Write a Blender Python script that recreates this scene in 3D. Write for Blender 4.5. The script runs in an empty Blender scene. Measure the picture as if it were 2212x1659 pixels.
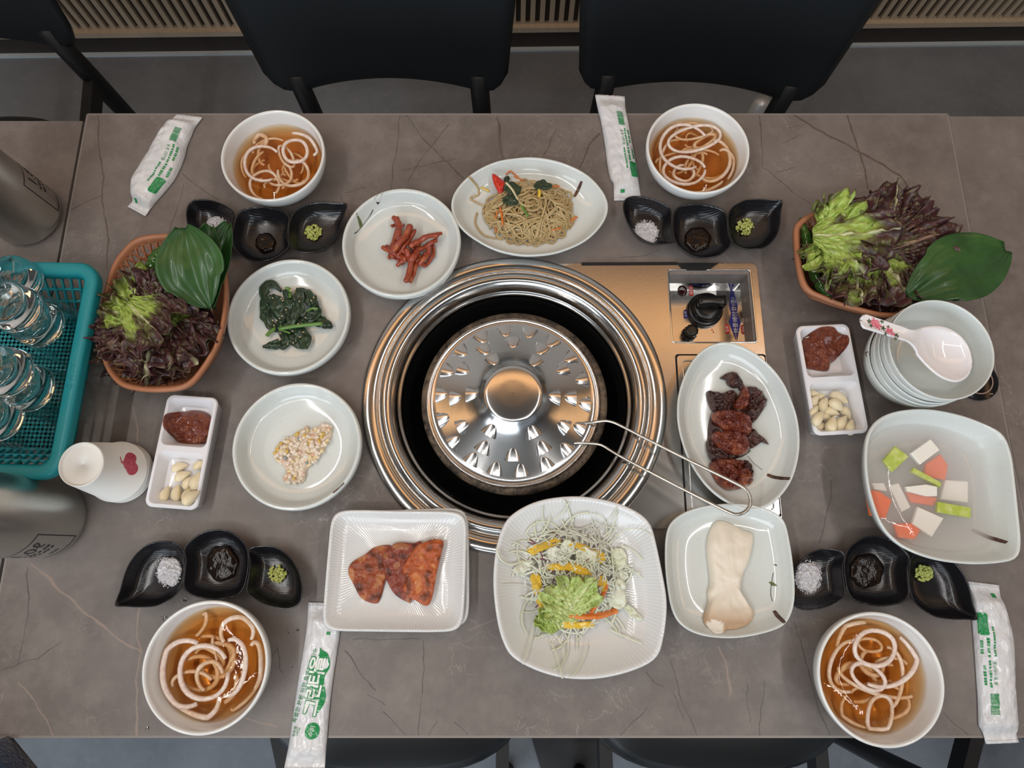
import bpy, bmesh, math, random
from math import sin, cos, pi, tau, radians as R, atan2, hypot
from mathutils import Vector as V, Matrix, noise
from mathutils.bvhtree import BVHTree
from mathutils.geometry import tessellate_polygon

S = bpy.context.scene
COL = S.collection

# ------------------------------------------------------------------ camera, world, light, exposure
TZ = 0.75            # table top height
H = 0.795            # camera above the table top
FPX = 1420.0         # focal length in pixels of the 2212 px wide frame
TILT = R(14.26)
CZ = TZ + H
cam = bpy.data.cameras.new('camera')
cam.sensor_width = 36.0
cam.lens = FPX / 2212 * 36.0
cam.clip_start = 0.02
camo = bpy.data.objects.new('camera', cam)
COL.objects.link(camo)
camo.location = (0, 0, CZ)
camo.rotation_euler = (TILT, 0, 0)
S.camera = camo

S.view_settings.view_transform = 'Standard'
S.view_settings.look = 'None'
S.view_settings.gamma = 1.0
S.view_settings.use_curve_mapping = False
S.view_settings.exposure = -0.04
S.cycles.use_denoising = True
S.cycles.max_bounces = 16
S.cycles.transmission_bounces = 16
S.cycles.transparent_max_bounces = 24
S.cycles.volume_bounces = 4

w = bpy.data.worlds.new('world')
S.world = w
w.use_nodes = True
w.node_tree.nodes['Background'].inputs[0].default_value = (0.75, 0.85, 1.0, 1)
w.node_tree.nodes['Background'].inputs[1].default_value = 0.35

def area(name, loc, aim, sx, sy, power, col):
    l = bpy.data.lights.new(name, 'AREA')
    l.shape = 'RECTANGLE'
    l.size, l.size_y = sx, sy
    l.energy = power
    l.color = col
    o = bpy.data.objects.new(name, l)
    COL.objects.link(o)
    o.location = loc
    o.rotation_euler = (V(aim) - V(loc)).to_track_quat('-Z', 'Y').to_euler()
    return o

# daylight through the shop window behind and left of the photographer, ceiling LED panels, warm cove strip
area('window_daylight', (-1.1, -2.45, 1.75), (-0.1, 0.3, 0.8), 3.4, 1.7, 70, (0.82, 0.91, 1.0))
area('ceiling_line_lamp', (-0.95, -0.30, 2.60), (-0.95, -0.30, 0), 0.05, 1.9, 15, (1.0, 0.98, 0.95))
area('ceiling_line_lamp', (1.05, -0.30, 2.60), (1.05, -0.30, 0), 0.05, 1.9, 11, (1.0, 0.97, 0.94))
area('ceiling_line_lamp', (0.05, -0.75, 2.60), (0.05, -0.75, 0), 1.9, 0.03, 9, (1.0, 0.97, 0.94))
area('cove_strip', (0.0, 0.92, 2.66), (0.0, 0.92, 0), 4.4, 0.34, 9, (1.0, 0.52, 0.21))
area('cove_strip', (-2.7, 0.25, 2.66), (-2.7, 0.25, 0), 0.35, 1.7, 5.5, (1.0, 0.56, 0.25))
area('cove_strip', (2.7, 0.25, 2.66), (2.7, 0.25, 0), 0.35, 1.7, 5.5, (1.0, 0.56, 0.25))

# ------------------------------------------------------------------ helpers
def W(u, v, h=0.0, z=None):
    """point of the photograph's pixel (u, v) at height h above the table (or absolute z)"""
    x = (u - 1106.0) / FPX
    y = -(v - 829.5) / FPX
    d = V((x, y * cos(TILT) + sin(TILT), y * sin(TILT) - cos(TILT)))
    zz = TZ + h if z is None else z
    s = (zz - CZ) / d.z
    return V((d.x * s, d.y * s, zz))

def rnd(a, b): return random.uniform(a, b)

def link(name, me, m=None, parent=None):
    o = bpy.data.objects.new(name, me)
    COL.objects.link(o)
    if m is not None:
        ms = m if isinstance(m, (list, tuple)) else [m]
        for k in ms: me.materials.append(k)
    if parent is not None:
        o.parent = parent
        o.matrix_parent_inverse = Matrix.Identity(4)
        o.location = -parent.location if False else (0, 0, 0)
    return o

def mesh(name, vs, fs, smooth=True, cols=None, fix=True):
    me = bpy.data.meshes.new(name)
    me.from_pydata([tuple(v) for v in vs], [], fs)
    if fix:
        bm = bmesh.new(); bm.from_mesh(me)
        bmesh.ops.recalc_face_normals(bm, faces=bm.faces)
        bm.to_mesh(me); bm.free()
    if smooth:
        me.polygons.foreach_set('use_smooth', [True] * len(me.polygons))
    if cols is not None:
        a = me.color_attributes.new('Col', 'FLOAT_COLOR', 'POINT')
        flat = []
        for c in cols: flat += [c[0], c[1], c[2], 1.0]
        a.data.foreach_set('color', flat)
    me.update()
    return me

class MB:
    """collects shapes into one mesh"""
    def __init__(s): s.v = []; s.f = []; s.c = []; s.usec = False
    def add(s, vs, fs, col=None):
        n = len(s.v)
        s.v += [V(p) for p in vs]
        s.f += [tuple(i + n for i in f) for f in fs]
        if col is not None: s.usec = True
        if isinstance(col, list): s.c += col
        else: s.c += [col or (1, 1, 1)] * len(vs)
        return s
    def box(s, c, d, rz=0.0, col=None, M=None):
        hx, hy, hz = d[0] / 2, d[1] / 2, d[2] / 2
        vs = [V((x, y, z)) for x in (-hx, hx) for y in (-hy, hy) for z in (-hz, hz)]
        if M is None: M = Matrix.Rotation(rz, 3, 'Z')
        vs = [M @ p + V(c) for p in vs]
        return s.add(vs, [(0, 1, 3, 2), (4, 6, 7, 5), (0, 4, 5, 1), (2, 3, 7, 6), (0, 2, 6, 4), (1, 5, 7, 3)], col)
    def bar(s, a, b, wd, th, up=(0, 0, 1), col=None):
        a, b = V(a), V(b); d = b - a; L = d.length
        if L < 1e-7: return s
        d /= L; sd = d.cross(V(up))
        if sd.length < 1e-4: sd = d.cross(V((1, 0, 0)))
        sd.normalize(); u = sd.cross(d)
        vs = []
        for p in (a, b):
            for i, j in ((-1, -1), (1, -1), (1, 1), (-1, 1)):
                vs.append(p + sd * (i * wd / 2) + u * (j * th / 2))
        return s.add(vs, [(0, 1, 2, 3), (7, 6, 5, 4), (0, 4, 5, 1), (1, 5, 6, 2), (2, 6, 7, 3), (3, 7, 4, 0)], col)
    def tube(s, pts, r, n=8, flat=1.0, closed=False, up=(0, 0, 1), col=None, cap=True):
        pts = [V(p) for p in pts]; m = len(pts)
        rr = r if isinstance(r, (list, tuple)) else [r] * m
        vs = []
        for i, p in enumerate(pts):
            a = pts[(i - 1) % m] if closed or i > 0 else p
            b = pts[(i + 1) % m] if closed or i < m - 1 else p
            t = (b - a)
            if t.length < 1e-9: t = V((1, 0, 0))
            t.normalize()
            sd = t.cross(V(up))
            if sd.length < 1e-3: sd = t.cross(V((0.3, 1, 0)))
            sd.normalize(); u = sd.cross(t)
            for k in range(n):
                an = tau * k / n
                vs.append(p + sd * (cos(an) * rr[i]) + u * (sin(an) * rr[i] * flat))
        fs = []
        for i in range(m if closed else m - 1):
            j = (i + 1) % m
            for k in range(n):
                k2 = (k + 1) % n
                fs.append((i * n + k, i * n + k2, j * n + k2, j * n + k))
        if not closed and cap:
            fs.append(tuple(range(n))); fs.append(tuple((m - 1) * n + k for k in reversed(range(n))))
        return s.add(vs, fs, col)
    def loft(s, rings, cap0=True, cap1=True, closed=True, col=None):
        n = len(rings[0]); vs = [p for r in rings for p in r]; fs = []
        for i in range(len(rings) - 1):
            for k in range(n if closed else n - 1):
                k2 = (k + 1) % n
                fs.append((i * n + k, i * n + k2, (i + 1) * n + k2, (i + 1) * n + k))
        if cap0: fs.append(tuple(reversed(range(n))))
        if cap1: fs.append(tuple((len(rings) - 1) * n + k for k in range(n)))
        return s.add(vs, fs, col)
    def blob(s, c, rad, sub=2, amp=0.15, sc=1.0, seed=0.0, col=None, M=None):
        vs, fs = ico(sub)
        out = []
        off = V((seed * 7.3, seed * 3.1, seed * 5.7))
        rad = V(rad) if isinstance(rad, (tuple, list, V)) else V((rad, rad, rad))
        for p in vs:
            d = 1 + amp * noise.noise(p * sc + off) + amp * 0.45 * noise.noise(p * sc * 2.7 + off)
            q = V((p.x * rad.x, p.y * rad.y, p.z * rad.z)) * d
            if M is not None: q = M @ q
            out.append(q + V(c))
        return s.add(out, fs, col)
    def build(s, name, m=None, parent=None, smooth=True, fix=True):
        return link(name, mesh(name, s.v, s.f, smooth, s.c if s.usec else None, fix), m, parent)

_ico = {}
def ico(sub):
    if sub not in _ico:
        bm = bmesh.new()
        bmesh.ops.create_icosphere(bm, subdivisions=sub, radius=1.0)
        bm.verts.ensure_lookup_table()
        _ico[sub] = ([v.co.copy() for v in bm.verts], [tuple(v.index for v in f.verts) for f in bm.faces])
        bm.free()
    return _ico[sub]

def tag(o, label=None, cat=None, group=None, kind=None):
    if label: o['label'] = label
    if cat: o['category'] = cat
    if group: o['group'] = group
    if kind: o['kind'] = kind
    return o

def thing(name, label, cat, loc=(0, 0, 0), rz=0.0, group=None):
    o = bpy.data.objects.new(name, None)
    o.empty_display_size = 0.05
    COL.objects.link(o)
    o.location = loc; o.rotation_euler = (0, 0, rz)
    return tag(o, label, cat, group)

def wpart(o, root):
    """a part built in world coordinates goes under its thing unmoved"""
    o.parent = root
    M = Matrix.Translation(root.location) @ root.rotation_euler.to_matrix().to_4x4()
    o.matrix_parent_inverse = M.inverted()
    return o

def dup(root, loc, rz, label=None, group=None, skip=()):
    r = root.copy(); COL.objects.link(r); r.location = loc; r.rotation_euler = (0, 0, rz)
    if label: r['label'] = label
    if group: r['group'] = group
    for ch in list(root.children):
        if ch.name.split('.')[0] in skip: continue
        c = ch.copy(); COL.objects.link(c); c.parent = r
        for g in ch.children:
            d = g.copy(); COL.objects.link(d); d.parent = c
    return r

def bvh_of(obs):
    vs, fs = [], []
    for o in (obs if isinstance(obs, (list, tuple)) else [obs]):
        n = len(vs)
        Mw = o.matrix_basis
        p = o.parent
        if p is not None: Mw = p.matrix_basis @ o.matrix_parent_inverse @ Mw
        vs += [Mw @ v.co for v in o.data.vertices]
        fs += [tuple(i + n for i in f.vertices) for f in o.data.polygons]
    return BVHTree.FromPolygons(vs, fs)

def zdrop(b, x, y, default=TZ):
    h = b.ray_cast(V((x, y, TZ + 0.4)), V((0, 0, -1)))
    return h[0].z if h[0] is not None else default

def cr(pts, n, closed=True):
    """Catmull-Rom resampling to n points spread over the length"""
    P_ = [V(p) for p in pts]; m = len(P_)
    seg = m if closed else m - 1
    dense = []
    for i in range(seg):
        if closed: a, b, c, d = P_[(i - 1) % m], P_[i], P_[(i + 1) % m], P_[(i + 2) % m]
        else: a, b, c, d = P_[max(i - 1, 0)], P_[i], P_[i + 1], P_[min(i + 2, m - 1)]
        for k in range(12):
            t = k / 12
            dense.append(0.5 * ((2 * b) + (c - a) * t + (2 * a - 5 * b + 4 * c - d) * t * t + (3 * b - a - 3 * c + d) * t ** 3))
    dense.append(P_[0].copy() if closed else P_[-1].copy())
    L = [0]
    for i in range(1, len(dense)): L.append(L[-1] + (dense[i] - dense[i - 1]).length)
    out = []; j = 0
    cnt = n if closed else n - 1
    for k in range(n):
        t = L[-1] * k / cnt
        while j < len(L) - 2 and L[j + 1] < t: j += 1
        q = (t - L[j]) / max(L[j + 1] - L[j], 1e-9)
        out.append(dense[j].lerp(dense[j + 1], min(q, 1)))
    return out

def ngrid(nu, nv, fn, cu=False):
    vs = [fn(i / (nu if cu else nu - 1), j / (nv - 1)) for j in range(nv) for i in range(nu)]
    fs = []
    for j in range(nv - 1):
        for i in range(nu if cu else nu - 1):
            i2 = (i + 1) % nu
            fs.append((j * nu + i, j * nu + i2, (j + 1) * nu + i2, (j + 1) * nu + i))
    return vs, fs

def sheet(nu, nv, fn, th):
    """a closed thin sheet: fn(s, t) gives the mid surface"""
    vs, fs = ngrid(nu, nv, fn)
    N = [V((0, 0, 0)) for _ in vs]
    for f in fs:
        a, b, c = vs[f[0]], vs[f[1]], vs[f[3]]
        q = (b - a).cross(c - a)
        for i in f: N[i] += q
    for q in N:
        if q.length > 0: q.normalize()
    top = [p + q * th / 2 for p, q in zip(vs, N)]
    bot = [p - q * th / 2 for p, q in zip(vs, N)]
    n = len(vs)
    F = list(fs) + [tuple(i + n for i in reversed(f)) for f in fs]
    edge = [i for i in range(nu)] + [j * nu + nu - 1 for j in range(1, nv)] + [(nv - 1) * nu + i for i in range(nu - 2, -1, -1)] + [j * nu for j in range(nv - 2, 0, -1)]
    for k in range(len(edge)):
        a, b = edge[k], edge[(k + 1) % len(edge)]
        F.append((b, a, a + n, b + n))
    return top + bot, F

def super_ring(a, b, e, n, cx=0, cy=0, z=0, rot=0):
    out = []
    for k in range(n):
        t = tau * k / n
        c, s_ = cos(t), sin(t)
        x = a * math.copysign(abs(c) ** (2 / e), c); y = b * math.copysign(abs(s_) ** (2 / e), s_)
        out.append(V((cx + x * cos(rot) - y * sin(rot), cy + x * sin(rot) + y * cos(rot), z)))
    return out

def text_mesh(txt, size, font_extr=0.0, align='CENTER', bold=0.0):
    c = bpy.data.curves.new('t', 'FONT')
    c.body = txt; c.size = size; c.align_x = align; c.align_y = 'CENTER'; c.resolution_u = 3
    c.extrude = font_extr
    c.offset = bold
    o = bpy.data.objects.new('t', c); COL.objects.link(o)
    dg = bpy.context.evaluated_depsgraph_get()
    me = bpy.data.meshes.new_from_object(o.evaluated_get(dg))
    vs = [v.co.copy() for v in me.vertices]; fs = [tuple(p.vertices) for p in me.polygons]
    bpy.data.objects.remove(o); bpy.data.curves.remove(c); bpy.data.meshes.remove(me)
    return vs, fs

def ordinal_spots(uv, rows=3):
    """words for where each of several like things lies: row from far to near, then its place from the left"""
    n = len(uv); order = sorted(range(n), key=lambda i: uv[i][1]); per = math.ceil(n / rows)
    nm = {1: [''], 2: ['far row', 'near row'], 3: ['far row', 'middle row', 'near row'], 4: ['far row', 'second row', 'third row', 'near row']}[rows]
    num = ['leftmost', 'second from left', 'third from left', 'fourth from left', 'fifth from left', 'sixth from left', 'seventh from left']
    out = [''] * n
    for r in range(rows):
        ids = sorted(order[r * per:(r + 1) * per], key=lambda i: uv[i][0])
        for k, i in enumerate(ids): out[i] = (nm[r] + ', ' if nm[r] else '') + ('rightmost' if k == len(ids) - 1 and k > 0 else num[k])
    return out

# ------------------------------------------------------------------ materials
class NT:
    def __init__(s, name):
        s.m = bpy.data.materials.new(name); s.m.use_nodes = True
        s.t = s.m.node_tree
        s.b = s.t.nodes['Principled BSDF']; s.o = s.t.nodes['Material Output']
        s.tc = None
    def n(s, typ, **kw):
        x = s.t.nodes.new(typ)
        for k, v in kw.items(): setattr(x, k, v)
        return x
    def l(s, a, b): s.t.links.new(a, b)
    def coord(s):
        if s.tc is None: s.tc = s.n('ShaderNodeTexCoord').outputs['Object']
        return s.tc
    def noise(s, scale, detail=4, rough=0.55, dist=0.0, vec=None):
        x = s.n('ShaderNodeTexNoise'); x.inputs['Scale'].default_value = scale; x.inputs['Detail'].default_value = detail
        x.inputs['Roughness'].default_value = rough; x.inputs['Distortion'].default_value = dist
        s.l(vec if vec is not None else s.coord(), x.inputs['Vector'])
        return x.outputs['Fac']
    def ramp(s, fac, stops):
        x = s.n('ShaderNodeValToRGB'); e = x.color_ramp.elements
        while len(e) < len(stops): e.new(0.5)
        for q, (p, c) in zip(e, stops):
            q.position = p; q.color = (c[0], c[1], c[2], 1) if isinstance(c, (tuple, list)) else (c, c, c, 1)
        s.l(fac, x.inputs[0]); return x.outputs[0]
    def mix(s, fac, a, b, mode='MIX'):
        x = s.n('ShaderNodeMix', data_type='RGBA', blend_type=mode)
        for i, q in ((0, fac), (6, a), (7, b)):
            if hasattr(q, 'is_output') or hasattr(q, 'links'): s.l(q, x.inputs[i])
            elif i == 0: x.inputs[0].default_value = q
            else: x.inputs[i].default_value = (q[0], q[1], q[2], 1)
        return x.outputs[2]
    def math(s, op, a, b=None, c=None, clamp=False):
        x = s.n('ShaderNodeMath', operation=op); x.use_clamp = clamp
        for i, q in enumerate((a, b, c)):
            if q is None: continue
            if hasattr(q, 'links'): s.l(q, x.inputs[i])
            else: x.inputs[i].default_value = q
        return x.outputs[0]
    def bump(s, fac, strength, dist=0.001):
        x = s.n('ShaderNodeBump'); x.inputs['Strength'].default_value = strength; x.inputs['Distance'].default_value = dist
        s.l(fac, x.inputs['Height']); s.l(x.outputs[0], s.b.inputs['Normal']); return x

def mat(name, col, rough=0.5, metal=0.0, coat=0.0, sss=0.0, var=None, bump=None, attr=False, spec=0.5, sheen=0.0, trans=0.0, ior=1.45, aniso=0.0):
    t = NT(name); b = t.b
    b.inputs['Base Color'].default_value = (*col, 1); b.inputs['Roughness'].default_value = rough
    b.inputs['Metallic'].default_value = metal; b.inputs['Coat Weight'].default_value = coat
    b.inputs['Coat Roughness'].default_value = 0.05; b.inputs['Specular IOR Level'].default_value = spec
    b.inputs['Sheen Weight'].default_value = sheen; b.inputs['Transmission Weight'].default_value = trans; b.inputs['IOR'].default_value = ior
    b.inputs['Anisotropic'].default_value = aniso
    if sss:
        b.inputs['Subsurface Weight'].default_value = sss; b.inputs['Subsurface Radius'].default_value = (0.004, 0.003, 0.002); b.inputs['Subsurface Scale'].default_value = 1.0
    c = None
    if attr:
        a = t.n('ShaderNodeVertexColor', layer_name='Col'); c = a.outputs[0]
    if var:      # (scale, other colour, low, high)
        f = t.ramp(t.noise(var[0], 5, 0.6), [(var[2], 0.0), (var[3], 1.0)])
        c = t.mix(f, c if c is not None else col, var[1])
    if c is not None: t.l(c, b.inputs['Base Color'])
    if bump: t.bump(t.noise(bump[0], 4, 0.6), bump[1], bump[2] if len(bump) > 2 else 0.001)
    return t.m
# ------------------------------------------------------------------ stone-look laminate of the tables
def seg_group():
    g = bpy.data.node_groups.new('vein', 'ShaderNodeTree')
    for nm, ty in (('acc', 'NodeSocketFloat'), ('P', 'NodeSocketVector'), ('A', 'NodeSocketVector'), ('BA', 'NodeSocketVector'), ('inv', 'NodeSocketFloat'), ('width', 'NodeSocketFloat')):
        g.interface.new_socket(nm, in_out='INPUT', socket_type=ty)
    g.interface.new_socket('mask', in_out='OUTPUT', socket_type='NodeSocketFloat')
    N = g.nodes; L = g.links.new
    i = N.new('NodeGroupInput'); o = N.new('NodeGroupOutput')
    sub = N.new('ShaderNodeVectorMath'); sub.operation = 'SUBTRACT'; ma = N.new('ShaderNodeVectorMath'); ma.operation = 'MULTIPLY_ADD'; L(i.outputs['acc'], ma.inputs[0]); ma.inputs[1].default_value = (1e-9, 1e-9, 1e-9); L(i.outputs['P'], ma.inputs[2]); L(ma.outputs[0], sub.inputs[0]); L(i.outputs['A'], sub.inputs[1])
    dt = N.new('ShaderNodeVectorMath'); dt.operation = 'DOT_PRODUCT'; L(sub.outputs[0], dt.inputs[0]); L(i.outputs['BA'], dt.inputs[1])
    h = N.new('ShaderNodeMath'); h.operation = 'MULTIPLY'; h.use_clamp = True; L(dt.outputs['Value'], h.inputs[0]); L(i.outputs['inv'], h.inputs[1])
    sc = N.new('ShaderNodeVectorMath'); sc.operation = 'SCALE'; L(i.outputs['BA'], sc.inputs[0]); L(h.outputs[0], sc.inputs['Scale'])
    s2 = N.new('ShaderNodeVectorMath'); s2.operation = 'DISTANCE'; L(sub.outputs[0], s2.inputs[0]); L(sc.outputs[0], s2.inputs[1])
    mr = N.new('ShaderNodeMapRange'); mr.interpolation_type = 'SMOOTHSTEP'; L(s2.outputs['Value'], mr.inputs[0])
    mr.inputs[1].default_value = 0.0; L(i.outputs['width'], mr.inputs[2]); mr.inputs[3].default_value = 1.0; mr.inputs[4].default_value = 0.0
    mxx = N.new('ShaderNodeMath'); mxx.operation = 'MAXIMUM'; L(mr.outputs[0], mxx.inputs[0]); L(i.outputs['acc'], mxx.inputs[1]); L(mxx.outputs[0], o.inputs[0])
    return g

def stone(name, veins, shift=0.0):
    t = NT(name)
    base = t.n('ShaderNodeTexCoord').outputs['Object']
    if shift:
        mp = t.n('ShaderNodeVectorMath', operation='ADD'); t.l(base, mp.inputs[0]); mp.inputs[1].default_value = (shift, shift * 0.7, 0); base = mp.outputs[0]
    t.tc = base
    big = t.noise(5.0, 5, 0.6)
    mid = t.noise(34.0, 6, 0.65)
    col = t.ramp(big, [(0.30, (0.128, 0.110, 0.102)), (0.55, (0.166, 0.144, 0.134)), (0.75, (0.202, 0.178, 0.166))])
    col = t.mix(t.math('MULTIPLY', t.ramp(mid, [(0.42, 0.0), (0.75, 1.0)]), 0.55), col, (0.26, 0.232, 0.212))
    # pale crackle
    nz = t.n('ShaderNodeTexNoise'); nz.inputs['Scale'].default_value = 26; nz.inputs['Detail'].default_value = 5; nz.inputs['Distortion'].default_value = 1.6
    t.l(base, nz.inputs['Vector'])
    ridge = t.math('ABSOLUTE', t.math('SUBTRACT', nz.outputs['Fac'], 0.5))
    line = t.ramp(ridge, [(0.0, 1.0), (0.012, 0.0)])
    gate = t.ramp(t.noise(9.0, 3), [(0.52, 0.0), (0.66, 1.0)])
    col = t.mix(t.math('MULTIPLY', t.math('MULTIPLY', line, gate), 0.55), col, (0.36, 0.33, 0.305))
    # the long veins of the print
    if veins:
        wn = t.n('ShaderNodeTexNoise'); wn.inputs['Scale'].default_value = 22; wn.inputs['Detail'].default_value = 5
        t.l(base, wn.inputs['Vector'])
        off = t.n('ShaderNodeVectorMath', operation='SUBTRACT'); t.l(wn.outputs['Color'], off.inputs[0]); off.inputs[1].default_value = (0.5, 0.5, 0.5)
        sc = t.n('ShaderNodeVectorMath', operation='SCALE'); t.l(off.outputs[0], sc.inputs[0]); sc.inputs['Scale'].default_value = 0.016
        ad = t.n('ShaderNodeVectorMath', operation='ADD'); t.l(base, ad.inputs[0]); t.l(sc.outputs[0], ad.inputs[1])
        fl = t.n('ShaderNodeVectorMath', operation='MULTIPLY'); t.l(ad.outputs[0], fl.inputs[0]); fl.inputs[1].default_value = (1, 1, 0)
        wmod = t.ramp(t.noise(40, 3), [(0.3, 0.35), (0.7, 1.0)])
        g = bpy.data.node_groups.get('vein') or seg_group()
        for kind, colr, amt in (('d', (0.040, 0.032, 0.028), 0.85), ('b', (0.075, 0.050, 0.036), 0.85), ('p', (0.29, 0.225, 0.185), 0.9)):
            acc = None
            for k, wd, pts in veins:
                if k != kind: continue
                for (a, b) in zip(pts[:-1], pts[1:]):
                    A, B = W(*a), W(*b); BA = B - A; BA.z = 0
                    x = t.n('ShaderNodeGroup'); x.node_tree = g
                    t.l(fl.outputs[0], x.inputs['P']); x.inputs['A'].default_value = (A.x, A.y, 0); x.inputs['BA'].default_value = BA
                    x.inputs['inv'].default_value = 1 / BA.dot(BA)
                    t.l(t.math('MULTIPLY', wmod, wd), x.inputs['width'])
                    if acc is not None: t.l(acc, x.inputs['acc'])
                    acc = x.outputs[0]
            if acc is not None: col = t.mix(t.math('MULTIPLY', acc, amt), col, colr)
    t.l(col, t.b.inputs['Base Color'])
    t.b.inputs['Roughness'].default_value = 0.42
    t.b.inputs['Specular IOR Level'].default_value = 0.4
    t.bump(mid, 0.12, 0.0006)
    return t.m

VEINS = [
    ('p', .0030, [(62, 1216), (115, 1262), (165, 1310), (235, 1365), (302, 1412)]),
    ('p', .0026, [(300, 1310), (301, 1408), (290, 1470), (297, 1530), (294, 1592)]),
    ('p', .0030, [(1553, 1392), (1570, 1440), (1576, 1500)]),
    ('p', .0022, [(530, 1552), (600, 1568)]),
    ('b', .0034, [(1712, 244), (1762, 276), (1855, 327), (1940, 378), (2010, 440)]),
    ('b', .0028, [(1828, 246), (1845, 295), (1860, 340), (1876, 408)]),
    ('b', .0024, [(1292, 285), (1272, 320), (1250, 362)]),
    ('b', .0016, [(1200, 280), (1175, 338)]),
    ('b', .0020, [(208, 250), (222, 400), (228, 500), (230, 580)]),
    ('d', .0013, [(875, 248), (930, 312), (1000, 388)]),
    ('d', .0011, [(862, 250), (852, 350), (845, 412)]),
    ('d', .0011, [(970, 270), (905, 345), (880, 400)]),
    ('d', .0010, [(870, 368), (985, 340)]),
    ('d', .0010, [(1075, 255), (1088, 345)]),
    ('d', .0013, [(745, 1408), (815, 1490)]),
    ('d', .0011, [(918, 1380), (910, 1440), (902, 1590)]),
    ('d', .0011, [(830, 1540), (882, 1588)]),
    ('d', .0010, [(8, 1446), (80, 1425), (130, 1382)]),
    ('d', .0010, [(55, 1225), (60, 1330), (40, 1440)]),
    ('d', .0011, [(1716, 1342), (1745, 1440), (1792, 1594)]),
    ('d', .0010, [(1452, 1430), (1480, 1520), (1508, 1594)]),
    ('d', .0012, [(1650, 1470), (1640, 1594)]),
    ('d', .0011, [(1640, 246), (1650, 360), (1700, 400), (1750, 440)]),
    ('d', .0011, [(1800, 1040), (1770, 1175)]),
    ('d', .0010, [(392, 372), (470, 430)]),
    ('d', .0011, [(150, 455), (225, 418)]),
    ('p', .0018, [(282, 870), (296, 960)]),
    ('d', .0010, [(1340, 1590), (1400, 1530)]),
    ('d', .0010, [(760, 1385), (910, 1375)]),
    ('p', .0014, [(1010, 1360), (1070, 1335)]),
    ('d', .0009, [(800, 1500), (835, 1525)]), ('d', .0009, [(925, 1590), (945, 1560)]), ('d', .0010, [(980, 1560), (1010, 1585)]), ('d', .0010, [(1395, 1450), (1420, 1475), (1440, 1485)]),
    ('d', .0009, [(575, 1430), (592, 1400), (612, 1450)]), ('p', .0016, [(40, 1480), (80, 1530), (120, 1588)]), ('d', .0009, [(1480, 1560), (1462, 1500)]), ('d', .0010, [(2040, 1540), (2095, 1580)]),
    ('d', .0010, [(2105, 330), (2150, 300), (2190, 290)]), ('d', .0010, [(2095, 460), (2170, 420)]), ('d', .0009, [(1680, 372), (1720, 360)]), ('d', .0009, [(1705, 280), (1740, 268)]), ('d', .0009, [(1690, 310), (1730, 292)]),
    ('d', .0010, [(760, 480), (735, 420)]), ('d', .0009, [(745, 415), (790, 405)]), ('d', .0010, [(130, 430), (160, 300)]), ('d', .0009, [(15, 310), (70, 275)]), ('d', .0010, [(395, 400), (360, 520)]),
    ('b', .0018, [(1075, 250), (1085, 300), (1092, 345)]), ('d', .0010, [(1340, 560), (1380, 552), (1425, 540)]), ('d', .0009, [(750, 745), (770, 725)]), ('d', .0010, [(1620, 1560), (1612, 1480)]),
]
M_stone = stone('stone_laminate', VEINS)
M_stone2 = stone('stone_laminate_neighbour', None, 3.7)
M_edge = mat('table_edge_glint', (0.23, 0.21, 0.195), 0.35)  # edge kept pale: the window's glint on the bevel is put into its colour
M_black = mat('black_powder_coat', (0.006, 0.006, 0.007), 0.5)
M_gap = mat('black_gasket', (0.008, 0.008, 0.009), 0.7)

# ------------------------------------------------------------------ the room
def floor_mat():
    t = NT('grey_cement_floor')
    c = t.ramp(t.noise(3.2, 6, 0.65), [(0.3, (0.108, 0.125, 0.144)), (0.7, (0.182, 0.205, 0.232))])
    c = t.mix(t.math('MULTIPLY', t.ramp(t.noise(45, 5, 0.7), [(0.5, 0.0), (0.8, 1.0)]), 0.5), c, (0.22, 0.235, 0.255))
    t.l(c, t.b.inputs['Base Color']); t.b.inputs['Roughness'].default_value = 0.55
    return t.m
def wood_mat(name, a, b):
    t = NT(name)
    mp = t.n('ShaderNodeMapping'); mp.inputs['Scale'].default_value = (60, 60, 4); t.l(t.coord(), mp.inputs[0])
    c = t.mix(t.noise(1.5, 5, 0.6, vec=mp.outputs[0]), a, b)
    t.l(c, t.b.inputs['Base Color']); t.b.inputs['Roughness'].default_value = 0.6
    return t.m
M_floor = floor_mat()
M_wall = mat('off_white_plaster', (0.55, 0.53, 0.50), 0.8, bump=(200, 0.1))
M_ceil = mat('taupe_ceiling_paint', (0.20, 0.185, 0.168), 0.85, bump=(200, 0.05))
M_slat = wood_mat('oak_slat', (0.37, 0.30, 0.22), (0.50, 0.42, 0.32))
M_back = wood_mat('dark_slat_backing', (0.028, 0.020, 0.013), (0.04, 0.03, 0.02))
M_base = wood_mat('dark_baseboard_wood', (0.022, 0.016, 0.014), (0.036, 0.027, 0.023))
M_caulk = mat('pale_caulk', (0.42, 0.50, 0.55), 0.35)

def struct(name, mb, m, parent=None):
    o = mb.build(name, m, parent, smooth=False)
    if parent is None: o['kind'] = 'structure'
    return o
struct('floor', MB().box((0, 0, -0.05), (9, 9, 0.1)), M_floor)
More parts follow.
